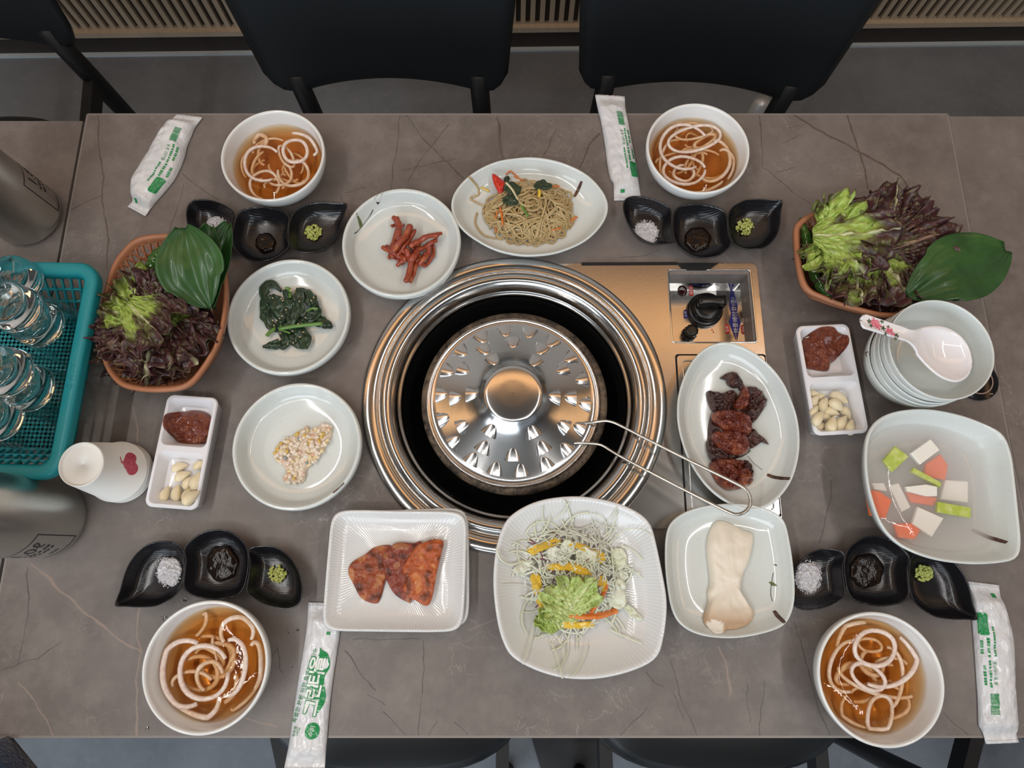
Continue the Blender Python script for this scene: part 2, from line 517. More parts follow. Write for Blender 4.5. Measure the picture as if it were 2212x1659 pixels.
# the far wall: its foot runs from pixel (0,121) to (2212,93)
A = W(0, 121, z=0.0); B = W(2212, 93, z=0.0)
wd = (B - A).normalized(); wn = V((-wd.y, wd.x, 0)); wrot = atan2(wd.y, wd.x)
wmid = (A + B) / 2
def wp(s, d, z): return wmid + wd * s + wn * d + V((0, 0, z))
wall = struct('wall_back', MB().box(wp(0, 0.062, 1.35), (8, 0.06, 2.70), wrot), M_wall)
bk = struct('trim_1', MB().box(wp(0, 0.026, 0.60), (5.0, 0.012, 1.04), wrot), M_back)
tag(bk, 'dark backing panel behind the oak slats')
pitch = 0.0253; slat_me = None
for k in range(-62, 63):
    if slat_me is None:
        slat_me = mesh('slat', MB().box((0, 0, 0), (0.0125, 0.011, 1.04)).v, MB().box((0, 0, 0), (1, 1, 1)).f, smooth=False)
        slat_me.materials.append(M_slat)
    o = bpy.data.objects.new('slat', slat_me); COL.objects.link(o)
    p = wp(k * pitch, 0.0145, 0.60)
    o.location = p; o.rotation_euler = (0, 0, wrot); o.parent = bk
struct('trim_2', MB().box(wp(0, 0.014, 0.073), (5.0, 0.036, 0.016), wrot), M_slat)
struct('baseboard_back', MB().box(wp(0, 0.012, 0.032), (8, 0.018, 0.064), wrot), M_base)
struct('trim_3', MB().box(wp(0, -0.002, 0.003), (8, 0.012, 0.006), wrot), M_caulk)
struct('ceiling', MB().box((0, -0.6, 2.75), (9, 5.2, 0.1)), M_ceil)
struct('wall_left', MB().box((-4.4, -0.6, 1.35), (0.1, 5.2, 2.7)), M_wall)
struct('wall_right', MB().box((4.4, -0.6, 1.35), (0.1, 5.2, 2.7)), M_wall)

# ------------------------------------------------------------------ tables
M_steel_rough = mat('worn_steel', (0.42, 0.41, 0.40), 0.38, 1.0)
XL, XR = W(188, 246).x, W(2048, 246).x
YF, YN = W(1118, 246).y, W(1118, 1592).y
GC = W(1111, 862)                   # centre of the grill
px0, px1 = GC.x, W(1641, 660).x     # steel control plate
py1, py0 = W(1300, 574).y, W(1560, 1140).y
RH = 0.172                          # radius of the hole under the steel ring
def hole_r(t):
    c, s_ = cos(t), sin(t)
    r = RH
    X = px1 - 0.012 - GC.x; Y1 = py1 - 0.012 - GC.y; Y0 = py0 + 0.012 - GC.y
    if c > 1e-6:
        r2 = X / c
        if s_ > 0: r2 = min(r2, Y1 / s_)
        elif s_ < 0: r2 = min(r2, Y0 / s_)
        r = max(r, r2)
    return r
def rect_r(t, x0, x1, y0, y1):
    c, s_ = cos(t), sin(t); q = []
    if c > 1e-9: q.append((x1 - GC.x) / c)
    if c < -1e-9: q.append((x0 - GC.x) / c)
    if s_ > 1e-9: q.append((y1 - GC.y) / s_)
    if s_ < -1e-9: q.append((y0 - GC.y) / s_)
    return min(q)
angs = sorted(set([tau * k / 360 for k in range(360)] + [atan2(y - GC.y, x - GC.x) % tau for x in (XL, XR) for y in (YF, YN)]
              + [atan2(y - GC.y, px1 - 0.012 - GC.x) % tau for y in (py1 - 0.012, py0 + 0.012)]))
def ring_at(f, z, dr=0): return [V((GC.x + (f(t) + dr) * cos(t), GC.y + (f(t) + dr) * sin(t), z)) for t in angs]
outer = lambda t: rect_r(t, XL, XR, YN, YF)
tb = thing('dining_table', 'dining table with a taupe stone-look top and a grill set into it', 'table', (GC.x, GC.y, 0))
mbt = MB()
hz = lambda t: hole_r(t)
rings = [ring_at(hz, TZ), ring_at(outer, TZ - 0.0008, -0.0) , ring_at(outer, TZ - 0.03), ring_at(hz, TZ - 0.03), ring_at(hz, TZ)]
mbt.loft(rings, False, False)
wpart(mbt.build('tabletop', M_stone, smooth=False), tb)
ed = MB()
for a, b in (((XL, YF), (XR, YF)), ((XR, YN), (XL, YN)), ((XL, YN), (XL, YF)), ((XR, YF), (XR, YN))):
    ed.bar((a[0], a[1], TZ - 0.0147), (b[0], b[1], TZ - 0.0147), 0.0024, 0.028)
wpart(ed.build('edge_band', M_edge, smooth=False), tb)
def pedestal(x, y, nm='pedestal'):
    r = []
    for k in range(8): r.append(V((x + 0.17 * cos(tau * (k + .5) / 8), y + 0.53 * sin(tau * (k + .5) / 8), 0)))
    m = MB().loft([[p.copy() for p in r], [p + V((0, 0, 0.012)) for p in r], [V((x, y, 0.022)) + (p - V((x, y, 0))) * 0.35 for p in r]])
    o = wpart(m.build('foot_plate', M_black, smooth=False), tb)
    c = wpart(MB().box((x, y, 0.31), (0.07, 0.07, 0.60)).build('column', M_black, smooth=False), tb)
pedestal(W(1237, 1640, z=0.0).x, W(1237, 1668, z=0.0).y + 0.49)
pedestal(W(672, 1640, z=0.0).x, W(672, 1668, z=0.0).y + 0.49)

def neighbour(name, label, x0, x1, y0, y1, base):
    t = thing(name, label, 'table', ((x0 + x1) / 2, (y0 + y1) / 2, 0))
    wpart(MB().box(((x0 + x1) / 2, (y0 + y1) / 2, TZ - 0.0155), (x1 - x0, y1 - y0, 0.03)).build('tabletop', M_stone2, smooth=False), t)
    for x in (x0 + 0.35, x1 - 0.35):
        wpart(MB().box((x, (y0 + y1) / 2, 0.36), (0.08, 0.08, 0.71)).build('column', M_black, smooth=False), t)
        wpart(MB().box((x, (y0 + y1) / 2, 0.008), (0.36, 0.5, 0.016)).build('foot_plate', M_black, smooth=False), t)
xl = W(178, 262).x
neighbour('dining_table', 'neighbouring taupe stone-look table under the teal basket and bottles', xl - 1.2, xl, YN - 0.004, W(100, 261).y, 0)
neighbour('dining_table', 'neighbouring taupe stone-look table beyond the large green leaf', XR + 0.0014, XR + 1.2, YN - 0.004, W(2130, 251).y, 0)

# ------------------------------------------------------------------ chairs
def leather():
    t = NT('black_leatherette')
    t.b.inputs['Base Color'].default_value = (0.012, 0.0145, 0.0165, 1); t.b.inputs['Roughness'].default_value = 0.43
    t.b.inputs['Specular IOR Level'].default_value = 0.5
    t.bump(t.noise(420, 3, 0.6), 0.25, 0.0006)
    return t.m
M_leather = leather()
def chair_parts(root, wb=0.432, wt=0.47, zb=0.50, zt=0.93, splay=0.0):
    """local frame: sitter faces -y, the backrest stands at y = 0"""
    def back(s, t, side):
        a = s * 2 - 1
        wdt = (wb + (wt - wb) * min(1, t * 1.6)) / 2
        zl = zb + 0.020 * (1 - min(1, abs(a) / 0.72) ** 2) + (0.055 * max(0, (abs(a) - 0.80) / 0.20) ** 2.6)
        zh = zt - 0.06 * abs(a) ** 4
        z = zl + (zh - zl) * t
        th = 0.019 * (max(0.0, 1 - abs(a) ** 10) ** 0.5) * (max(0.0, 1 - abs(2 * t - 1) ** 14) ** 0.5)
        y = 0.05 * t - 0.018 * (1 - a * a) * -1 + side * th
        return V((a * wdt, y, z))
    va, fa = ngrid(33, 25, lambda s, t: back(s, t, -1)); vb, fb = ngrid(33, 25, lambda s, t: back(s, t, 1))
    mb = MB().add(va, fa).add(vb, [tuple(reversed(f)) for f in fb])
    o = mb.build('backrest', M_leather, root)
    bm = bmesh.new(); bm.from_mesh(o.data); bmesh.ops.remove_doubles(bm, verts=bm.verts, dist=0.0004); bmesh.ops.recalc_face_normals(bm, faces=bm.faces); bm.to_mesh(o.data); bm.free()
    rings = []
    for k, (sc, z) in enumerate(((0.90, 0.425), (0.985, 0.43), (1.0, 0.445), (0.985, 0.462), (0.93, 0.472), (0.6, 0.477), (0.2, 0.478))):
        r = []
        for p in super_ring(0.215 * sc, 0.205 * sc, 3.0, 48, 0, -0.310, z): r.append(p)
        rings.append(r)
    MB().loft(rings).build('seat', M_leather, root)
    MB().tube(super_ring(0.216, 0.206, 3.0, 48, 0, -0.310, 0.437), 0.0035, 6, closed=True).build('seat_piping', M_black, root)
    for sx in (-1, 1):
        MB().tube([(sx * 0.163, 0.006, zb + 0.05), (sx * 0.165, 0.01, 0.42), (sx * 0.17, 0.02 + splay, 0.0)], [0.017, 0.018, 0.015], 10).build('leg', M_black, root)
        MB().tube([(sx * 0.17, -0.46, 0.43), (sx * 0.18, -0.48, 0.0)], [0.017, 0.014], 10).build('leg', M_black, root)
        MB().bar((sx * 0.165, 0.0, 0.405), (sx * 0.17, -0.47, 0.405), 0.02, 0.035).build('side_rail', M_black, root, smooth=False)
    return root
def far_chair(u, v, rz, label, zb=0.50):
    p = W(u, v, z=zb)
    c = thing('dining_chair', label, 'chair', (p.x, p.y, 0), rz)
    return c
c1 = far_chair(845, 203, 0.0, 'black leatherette chair across the table behind the noodle plate, nearer the middle of three')
chair_parts(c1)
c2 = dup(c1, (W(1497, 212, z=0.5).x, W(1512, 212, z=0.5).y, 0), R(-4.0), 'black leatherette chair across the table behind the upright wet wipe packet')
p = W(-56, 118, z=0.5)
c0 = dup(c1, (p.x, p.y, 0), R(4), 'black leatherette chair at the neighbouring table with the steel bottle')
c1['label'] = 'black leatherette chair across the table, between the other two far chairs'
# chairs on the near side: only the back rims of their seats show below the table edge
for (u, lab, rz, dy) in ((842, 'black leatherette chair under the near table edge by the pancake plate', 180, 0.0),
                         (1560, 'black leatherette chair under the near table edge by the salad plate', 180, 0.0)):
    q = W(u, 1668, z=0.46)
    c = dup(c1, (q.x, q.y - 0.110, 0), R(rz), lab)
q = W(2275, 1700, z=0.46)
dup(c1, (q.x + 0.04, q.y - 0.09, 0), R(155), 'black leatherette chair under the near edge by the packet at the table corner')
# grey gas pipe that stands beyond the table
pq = W(1636, 236, z=0.30)
gp = thing('floor_pipe', 'pale grey steel pipe standing on the floor behind the table', 'pipe', (pq.x, pq.y, 0))
MB().tube([(0, 0, 0.012), (0, 0, 0.33)], 0.017, 16).build('tube', mat('galvanised_pipe', (0.5, 0.53, 0.56), 0.4, 0.6), gp)
MB().tube([(0, 0, 0.0), (0, 0, 0.012)], 0.035, 16).build('floor_flange', M_steel_rough, gp)
# ------------------------------------------------------------------ the table grill
def brushed(name, col, rough, scale=(3, 3, 3), ringed=False, amt=0.25):
    t = NT(name); t.b.inputs['Metallic'].default_value = 1.0
    vec = t.coord()
    if ringed:
        sp = t.n('ShaderNodeSeparateXYZ'); t.l(vec, sp.inputs[0])
        r = t.math('SQRT', t.math('ADD', t.math('MULTIPLY', sp.outputs[0], sp.outputs[0]), t.math('MULTIPLY', sp.outputs[1], sp.outputs[1])))
        cb = t.n('ShaderNodeCombineXYZ'); t.l(r, cb.inputs[0]); f = t.noise(900, 3, 0.6, vec=cb.outputs[0])
    else:
        mp = t.n('ShaderNodeMapping'); mp.inputs['Scale'].default_value = scale; t.l(vec, mp.inputs[0]); f = t.noise(120, 4, 0.6, vec=mp.outputs[0])
    t.l(t.mix(t.math('MULTIPLY', f, amt), col, tuple(c * 0.6 for c in col)), t.b.inputs['Base Color'])
    t.l(t.ramp(t.noise(7, 3), [(0.3, rough * 0.92), (0.7, rough * 1.08)]), t.b.inputs['Roughness'])
    t.bump(f, 0.08, 0.0004)
    return t.m
M_ring = brushed('spun_steel', (0.58, 0.57, 0.555), 0.17, ringed=True)
M_plate = brushed('brushed_steel', (0.52, 0.50, 0.475), 0.21, (1, 12, 1))
M_lid = brushed('polished_lid_steel', (0.62, 0.61, 0.60), 0.19, (1, 1, 1), amt=0.15)
M_mirror = mat('mirror_steel', (0.72, 0.73, 0.74), 0.05, 1.0)
M_wellm = mat('soot_black_well', (0.010, 0.010, 0.010), 0.38, 0.3, bump=(30, 0.1))
def char_mat():
    t = NT('charred_grill_ring')
    f = t.ramp(t.noise(55, 6, 0.7), [(0.40, 0.0), (0.62, 1.0)])
    t.l(t.mix(f, (0.016, 0.013, 0.011), (0.17, 0.125, 0.085)), t.b.inputs['Base Color'])
    t.b.inputs['Roughness'].default_value = 0.55; t.b.inputs['Metallic'].default_value = 0.35
    t.bump(f, 0.5, 0.0012); return t.m
M_char = char_mat()
M_knob = mat('black_knob_plastic', (0.010, 0.010, 0.010), 0.28)
M_red = mat('red_print', (0.62, 0.035, 0.022), 0.4)
M_blue = mat('navy_print', (0.022, 0.026, 0.25), 0.35)
M_white = mat('white_print', (0.80, 0.80, 0.80), 0.4)
M_dkred = mat('dark_red_lens', (0.05, 0.006, 0.006), 0.15)
M_ink = mat('dark_ink', (0.03, 0.028, 0.035), 0.5)

GZ = TZ
gr = thing('table_grill', 'round steel tabletop grill with control plate in the middle of the table', 'grill', (GC.x, GC.y, GZ))
def lathe(prof, n=128, cap0=False, cap1=False):
    rings = [[V((r * cos(tau * k / n), r * sin(tau * k / n), z)) for k in range(n)] for r, z in prof]
    return MB().loft(rings, cap0, cap1)
ring_prof = [(0.140, -0.055), (0.1400, -0.014), (0.1408, -0.009), (0.1432, -0.0055), (0.1448, -0.0052), (0.1456, -0.0035), (0.1474, 0.001), (0.1500, 0.0055), (0.1530, 0.0088),
             (0.1565, 0.0106), (0.1600, 0.0106), (0.1630, 0.0092), (0.1650, 0.0066), (0.1660, 0.0048), (0.1675, 0.0046), (0.1682, 0.0060), (0.1700, 0.0066), (0.1712, 0.0060),
             (0.1724, 0.0070), (0.1780, 0.0080), (0.1840, 0.0076), (0.1870, 0.0060), (0.1886, 0.0030), (0.1890, 0.0009), (0.1890, 0.0006)]
lathe(ring_prof, 192).build('steel_ring', M_ring, gr)
lathe([(0.1399, -0.012), (0.1385, -0.03), (0.132, -0.075), (0.10, -0.085), (0.0, -0.085)], 96).build('black_well', M_wellm, gr)
lathe([(0.100, -0.024), (0.1150, -0.024), (0.1172, -0.017), (0.1165, -0.0095), (0.1090, -0.0085), (0.100, -0.0125), (0.100, -0.024)], 128).build('charred_ring', M_char, gr)
def L(u, v, h=0.0):
    return W(u, v, h) - V((GC.x, GC.y, GZ))
# control plate: steel sheet with two square openings (control box and drip drawer)
box_r = [L(1443, 585), L(1618, 585), L(1634, 739), L(1452, 740)]
BX0, BX1 = (box_r[0].x + box_r[3].x) / 2, (box_r[1].x + box_r[2].x) / 2
BY1, BY0 = box_r[0].y, box_r[3].y
PX0, PX1 = L(1240, 572).x, L(1633, 572).x
PY1, PY0 = L(1300, 571).y, L(1560, 1142).y
DZ = 0.0022
def rect_pts(x0, x1, y0, y1, z, rad=0.004, n=6):
    out = []
    for cx, cy, a0 in ((x1 - rad, y1 - rad, 0), (x0 + rad, y1 - rad, pi / 2), (x0 + rad, y0 + rad, pi), (x1 - rad, y0 + rad, 3 * pi / 2)):
        for k in range(n): out.append(V((cx + rad * cos(a0 + pi / 2 * k / (n - 1)), cy + rad * sin(a0 + pi / 2 * k / (n - 1)), z)))
    return out
def poly_holes(loops, z, mb):
    """flat face with holes: loops[0] outer, the others holes"""
    flat = [p for lp in loops for p in lp]
    tris = tessellate_polygon([[V((p.x, p.y, 0)) for p in lp] for lp in loops])
    mb.add([V((p.x, p.y, z)) for p in flat], [tuple(t) for t in tris])
ring_edge = []
a_top = math.acos(max(-1, min(1, 0.0)));
n = 48
# outer contour: a rectangle whose left side is the arc under the steel ring
yt, yb = PY1, PY0
Rr = 0.186
t0 = atan2(yb, (max(Rr * Rr - yb * yb, 0)) ** 0.5) if abs(yb) < Rr else -pi / 2 + 0.12
t1 = atan2(yt, (max(Rr * Rr - yt * yt, 0)) ** 0.5) if abs(yt) < Rr else pi / 2 - 0.12
arc = [V((Rr * cos(t0 + (t1 - t0) * k / n), Rr * sin(t0 + (t1 - t0) * k / n), 0)) for k in range(n + 1)]
rr = 0.008
right = []
for cx, cy, a0 in ((PX1 - rr, yt - rr, pi / 2), (PX1 - rr, yb + rr, 0)):
    for k in range(6): right.append(V((cx + rr * cos(a0 - pi / 2 * k / 5), cy + rr * sin(a0 - pi / 2 * k / 5), 0)))
tl = V((L(1258, 571).x, yt, 0)); bl = V((L(1400, 1142).x, yb, 0))
contour = [p for p in arc] + [tl] + right + [bl]
# black rubber bumper cuts into the top edge
box_hole = rect_pts(BX0, BX1, BY0, BY1, 0, 0.003)
DX0, DX1 = L(1457, 768).x, L(1660, 768).x - 0.004
DY1, DY0 = L(1500, 766).y, L(1560, 1118).y
dr_hole = rect_pts(DX0, DX1, DY0, DY1, 0, 0.004)
mb = MB()
poly_holes([contour, box_hole, dr_hole], DZ, mb)
mb.loft([[p + V((0, 0, DZ)) for p in contour], [p + V((0, 0, 0.0003)) for p in contour]], False, False)
mb.build('control_plate', M_plate, gr, smooth=False)
lip = MB()
lip.tube(rect_pts(BX0 - 0.0005, BX1 + 0.0005, BY0 - 0.0005, BY1 + 0.0005, DZ, 0.0035), 0.0011, 6, closed=True)
lip.build('box_lip', M_mirror, gr)
MB().loft([[p + V((0, 0, -0.002)) for p in rect_pts(DX0, DX1, DY0, DY1, 0, .004)], [p + V((0, 0, 0.0012)) for p in rect_pts(DX0, DX1, DY0, DY1, 0, .004)]][::-1] , True, True).build('drawer_gap', M_gap, gr, smooth=False)
rp = rect_pts(DX0 + .0022, DX1 - .0022, DY0 + .0022, DY1 - .0022, 0, .004)
MB().loft([[p + V((0, 0, 0.001)) for p in rp], [p + V((0, 0, 0.0030)) for p in rp]]).build('drawer_panel', M_plate, gr, smooth=False)
rp = rect_pts(DX0 + .009, DX1 - .009, DY0 + .009, DY1 - .009, 0, .004)
MB().tube([p + V((0, 0, 0.0032)) for p in rp], 0.0009, 6, closed=True).build('drawer_bead', M_mirror, gr)
nb = [L(1462, 571), L(1550, 571), L(1534, 582), L(1522, 586), L(1484, 586), L(1472, 582)]
MB().loft([[V((p.x, p.y, DZ)) for p in nb], [V((p.x, p.y, DZ + 0.002)) for p in nb]]).build('finger_notch', M_gap, gr, smooth=False)
MB().bar(L(1256, 572) + V((0, 0, 0.0015)), L(1462, 571) + V((0, 0, 0.0015)), 0.004, 0.003).build('rubber_seal', M_gap, gr, smooth=False)
# control box sunk into the table
BD = -0.058
fx0, fx1, fy0, fy1 = BX0 + 0.004, BX1 - 0.004, BY0 + 0.004, BY1 - 0.004
mb = MB()
r0 = rect_pts(BX0, BX1, BY0, BY1, DZ, 0.003); r1 = rect_pts(fx0, fx1, fy0, fy1, BD, 0.003)
mb.loft([r0, r1], False, False)
cb = mb.build('control_box', M_mirror, gr, smooth=False)
mb = MB(); mb.loft([r1, [p + V((0, 0, -0.001)) for p in r1]]); mb.build('box_floor', M_plate, cb, smooth=False)
def B_(u, v, h=BD): return L(u, v, h)
def disc(c, r, h, n=24, flut=0, dome=0.0):
    rings = []
    prof = [(1.0, 0), (1.0, h * 0.8), (0.94, h), (0.5, h + dome)]
    for k, z in prof:
        rings.append([V((c.x + r * k * (1 + (0.06 * cos(flut * tau * i / n) if flut else 0)) * cos(tau * i / n), c.y + r * k * (1 + (0.06 * cos(flut * tau * i / n) if flut else 0)) * sin(tau * i / n), c.z + z)) for i in range(n)])
    return MB().loft(rings)
kc = B_(1521, 672); kc.z = BD
kr = 0.0250
disc(kc, kr * 0.96, 0.008, 40).build('knob_skirt', M_knob, cb)
disc(kc + V((0, 0, 0.008)), kr * 0.80, 0.012, 40).build('knob', M_knob, cb)
k0 = kc + V((0, 0, 0.020))
gm = MB()
pts = []
for t in range(9):
    q = t / 8; x = -0.017 + 0.036 * q; wv = 0.0048 + 0.0018 * abs(q - 0.45) * 2
    pts.append((x, wv))
r_lo = [V((k0.x + x, k0.y + 0.002 + wv, k0.z)) for x, wv in pts] + [V((k0.x + x, k0.y + 0.002 - wv, k0.z)) for x, wv in reversed(pts)]
r_hi = [p + V((0, 0, 0.016)) for p in r_lo]
cx_ = sum((p for p in r_hi), V((0, 0, 0))) / len(r_hi)
gm.loft([r_lo, r_hi, [p.lerp(cx_, 0.12) + V((0, 0, 0.0015)) for p in r_hi]])
gm.build('knob_grip', M_knob, cb)
sk = B_(1488, 722); disc(V((sk.x, sk.y, BD)), 0.0098, 0.006, 48, 12).build('small_knob_base', M_knob, cb)
disc(V((sk.x + 0.0, sk.y, BD + 0.006)), 0.0085, 0.012, 48, 12).build('small_knob', M_knob, cb)
pk = B_(1474, 630); disc(V((pk.x, pk.y, BD)), 0.0062, 0.002, 24).build('pilot_lens', M_dkred, cb)
def pill(u, v, wd, ln, m, txt):
    c = B_(u, v); c.z = BD + 0.0003
    ring = []
    for i in range(24):
        a = tau * i / 24
        ring.append(V((c.x + wd * cos(a), c.y + (ln - wd) * (1 if sin(a) > 0 else -1) + wd * sin(a), c.z)))
    o = MB().loft([ring, [p + V((0, 0, 0.0003)) for p in ring]]).build('button_label', m, cb, smooth=False)
    vs, fs = text_mesh(txt, wd * 1.7)
    MB().add([V((c.x - p.y, c.y + p.x, c.z + 0.0006)) for p in vs], fs).build('lettering', M_white, cb, smooth=False)
pill(1493, 630, 0.0030, 0.0066, M_red, '점등')
pill(1481, 679, 0.0030, 0.0066, M_blue, '소화')
pill(1571, 711, 0.0030, 0.0070, M_red, '점화')
for u, v in ((1538, 712), (1541, 717), (1566, 690), (1568, 696), (1569, 701), (1500, 702)):
    c = B_(u, v); c.z = BD + 0.0004
    MB().add([c + V((-0.0012, -0.0011, 0)), c + V((0.0012, -0.0011, 0)), c + V((0, 0.0014, 0))], [(0, 1, 2)]).build('flame_mark', M_red, cb, smooth=False)
# navy wedge sticker with the maker's lettering on the floor of the box
tri = [B_(1591, 617), B_(1606, 736), B_(1597, 736), B_(1574, 695), B_(1578, 684), B_(1579, 675), B_(1575, 662)]
for p in tri: p.z = BD + 0.0004; p.x = min(p.x, fx1 - 0.0006)
MB().loft([tri, [p + V((0, 0, 0.0003)) for p in tri]]).build('navy_sticker', M_blue, cb, smooth=False)
vs, fs = text_mesh('부흥쎄이프(주)', 0.0088)
c = B_(1588, 681); c.z = BD + 0.0011
MB().add([V((c.x - p.y - 0.0002, c.y + p.x * 0.98, c.z)) for p in vs], fs).build('lettering', M_white, cb, smooth=False)
# printed notice on the far wall of the box
for txt, sz, fz, col in (('TAELUX.COM', 0.0062, 0.30, M_blue), ('사용후 반드시 점화손잡이를 소화로 돌려주십시오', 0.0034, 0.74, M_ink), ('가스 누설시 중간밸브를 잠그십시오', 0.0030, 0.62, M_ink)):
    vs, fs = text_mesh(txt, sz)
    zc = BD + (DZ - BD) * fz; yy = fy1 + (BY1 - fy1) * fz - 0.0005
    xm = (fx0 + fx1) / 2 + 0.006
    MB().add([V((xm + p.x, yy + p.y * 0.07, zc + p.y)) for p in vs], fs).build('lettering', col, cb, smooth=False)
MB().box((fx1 - 0.0012, fy1 - 0.028, BD + 0.034), (0.003, 0.006, 0.0015)).build('clip', M_mirror, cb, smooth=False)
MB().box((fx1 - 0.0012, fy1 - 0.056, BD + 0.034), (0.003, 0.006, 0.0015)).build('clip', M_mirror, cb, smooth=False)
MB().tube([V((fx0 + 0.004, fy0 + 0.012, BD + .004)), V((fx0 + 0.003, fy0 + 0.03, BD + .012)), V((fx0 + 0.003, fy0 + 0.05, BD + .02))], [0.0022, 0.0014, 0.0008], 8).build('igniter_wire', M_white, cb)

# ------------------------------------------------------------------ lid of the grill
LC = W(1108, 867, -0.010)
ld = thing('grill_lid', 'domed steel grill lid with scooped vents and a wire handle', 'lid', (LC.x, LC.y, TZ - 0.0115))
# profile relative to the lid's base
def lid_z(r):
    pts = [(0.0, 0.0465), (0.028, 0.0462), (0.0325, 0.0448), (0.036, 0.0420), (0.042, 0.0375), (0.060, 0.0275), (0.085, 0.0150), (0.0985, 0.0085), (0.104, 0.0078), (0.1062, 0.0098), (0.108, 0.0085), (0.108, 0.0)]
    for (a, za), (b, zb) in zip(pts[:-1], pts[1:]):
        if a <= r <= b: return za + (zb - za) * (r - a) / max(b - a, 1e-9)
    return 0.0
prof = [(0.0005, 0.0465), (0.015, 0.0464), (0.030, 0.0461), (0.0335, 0.0453), (0.0355, 0.0440), (0.038, 0.0414), (0.042, 0.0380), (0.050, 0.0328), (0.060, 0.0275), (0.072, 0.0213), (0.085, 0.0150), (0.094, 0.0108), (0.0985, 0.0088), (0.102, 0.0078), (0.1045, 0.0082), (0.1060, 0.0098), (0.1073, 0.0094), (0.1080, 0.0075), (0.1080, 0.0004), (0.1068, 0.0004), (0.1060, 0.006), (0.098, 0.0068), (0.060, 0.025), (0.042, 0.035), (0.030, 0.0435), (0.0005, 0.0440)]
lathe(prof, 128).build('dome', M_lid, ld)
def scoop():
    vs = []; n = 9
    Ls, Wd, Hh = 0.0160, 0.0106, 0.0046     # apex at -Ls/2 towards the centre, open at +Ls/2
    for i in range(8):
        t = i / 7
        x = -Ls / 2 + Ls * t
        wv = Wd * (t ** 0.52); hv = Hh * (t ** 0.7)
        for k in range(n):
            a = pi * k / (n - 1)
            vs.append(V((x + 0.0012 * t * sin(a) * 0, -cos(a) * wv, sin(a) ** 0.8 * hv)))
    fs = [(i * n + k, i * n + k + 1, (i + 1) * n + k + 1, (i + 1) * n + k) for i in range(7) for k in range(n - 1)]
    return vs, fs
sv, sf = scoop()
sc_me = mesh('vent_scoop', sv, sf); sc_me.materials.append(M_lid)
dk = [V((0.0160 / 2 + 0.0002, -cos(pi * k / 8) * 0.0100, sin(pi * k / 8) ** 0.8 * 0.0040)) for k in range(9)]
dk_me = mesh('vent_shade_face', dk, [tuple(range(9))], smooth=False); dk_me.materials.append(M_ink)  # dark face closing the scoop mouth, painted for the shade inside
first = None
for rad, cnt, off in ((0.0872, 18, 1.8), (0.0690, 12, 0.0), (0.0485, 6, 32.0)):
    for k in range(cnt):
        a = pi / 2 - R(off) - tau * k / cnt + (R(8) if cnt == 18 else 0)
        sl = (lid_z(rad + 0.006) - lid_z(rad - 0.006)) / 0.012
        o = bpy.data.objects.new('vent_scoop', sc_me); COL.objects.link(o); o.parent = ld
        Mx = Matrix.Rotation(a, 4, 'Z') @ Matrix.Translation((rad, 0, lid_z(rad) - 0.0004)) @ Matrix.Rotation(-math.atan(sl), 4, 'Y')
        o.matrix_local = Mx
        q = bpy.data.objects.new('vent_shade_face', dk_me); COL.objects.link(q); q.parent = o
# wire handle
hp = [W(1238, 913, -0.004), W(1262, 914, 0.000), W(1284, 912, 0.006), W(1308, 909, 0.010), W(1326, 913, 0.013), W(1345, 922, 0.016), W(1420, 960, 0.029), W(1500, 1000, 0.042), W(1590, 1044, 0.057), W(1612, 1058, 0.0605),
      W(1621, 1078, 0.0605), W(1617, 1098, 0.0600), W(1600, 1110, 0.059), W(1578, 1108, 0.0565), W(1500, 1069, 0.043), W(1420, 1028, 0.030), W(1340, 986, 0.016), W(1318, 973, 0.012), W(1298, 961, 0.009), W(1272, 958, 0.004), W(1252, 957, 0.000), W(1226, 959, -0.004)]
hw = MB().tube(cr(hp, 90, False), 0.0019, 10).build('wire_handle', mat('handle_wire', (0.50, 0.475, 0.43), 0.24, 1.0), ld)
wpart(hw, ld)
# ------------------------------------------------------------------ crockery
def ceramic(name, col, rough=0.10, speck=0.0, bump=None):
    t = NT(name); b = t.b
    b.inputs['Roughness'].default_value = rough; b.inputs['Coat Weight'].default_value = 0.3; b.inputs['Coat Roughness'].default_value = 0.04
    b.inputs['Base Color'].default_value = (*col, 1)
    if speck:
        f = t.ramp(t.noise(420, 2, 0.5), [(0.62, 0.0), (0.72, 1.0)])
        t.l(t.mix(t.math('MULTIPLY', f, speck), col, tuple(c * 0.80 for c in col)), b.inputs['Base Color'])
    if bump:
        if bump[0] == 'ribs':
            sp = t.n('ShaderNodeSeparateXYZ'); t.l(t.coord(), sp.inputs[0])
            an = t.math('ARCTAN2', sp.outputs[1], sp.outputs[0])
            wv = t.math('SINE', t.math('MULTIPLY', t.math('ADD', an, t.math('MULTIPLY', t.noise(20, 2), 0.06)), 150))
            t.bump(wv, bump[1], 0.0006)
        else: t.bump(t.noise(bump[0], 3), bump[1], 0.0015)
    return t.m
M_bowl = ceramic('white_porcelain', (0.76, 0.775, 0.76), 0.14)
M_cel = ceramic('speckled_celadon_white', (0.64, 0.68, 0.66), 0.10, 0.5)
M_rib = ceramic('ribbed_white_glaze', (0.70, 0.715, 0.715), 0.10, 0.0, ('ribs', 0.18))
M_mel = mat('white_melamine', (0.76, 0.76, 0.79), 0.16, coat=0.2)
M_brush = mat('brown_brush_print', (0.055, 0.030, 0.024), 0.2, var=(300, (0.16, 0.09, 0.07), 0.4, 0.8))
M_vine = mat('fine_dark_print', (0.06, 0.065, 0.05), 0.2)
M_leafp = mat('olive_leaf_print', (0.13, 0.16, 0.06), 0.2)
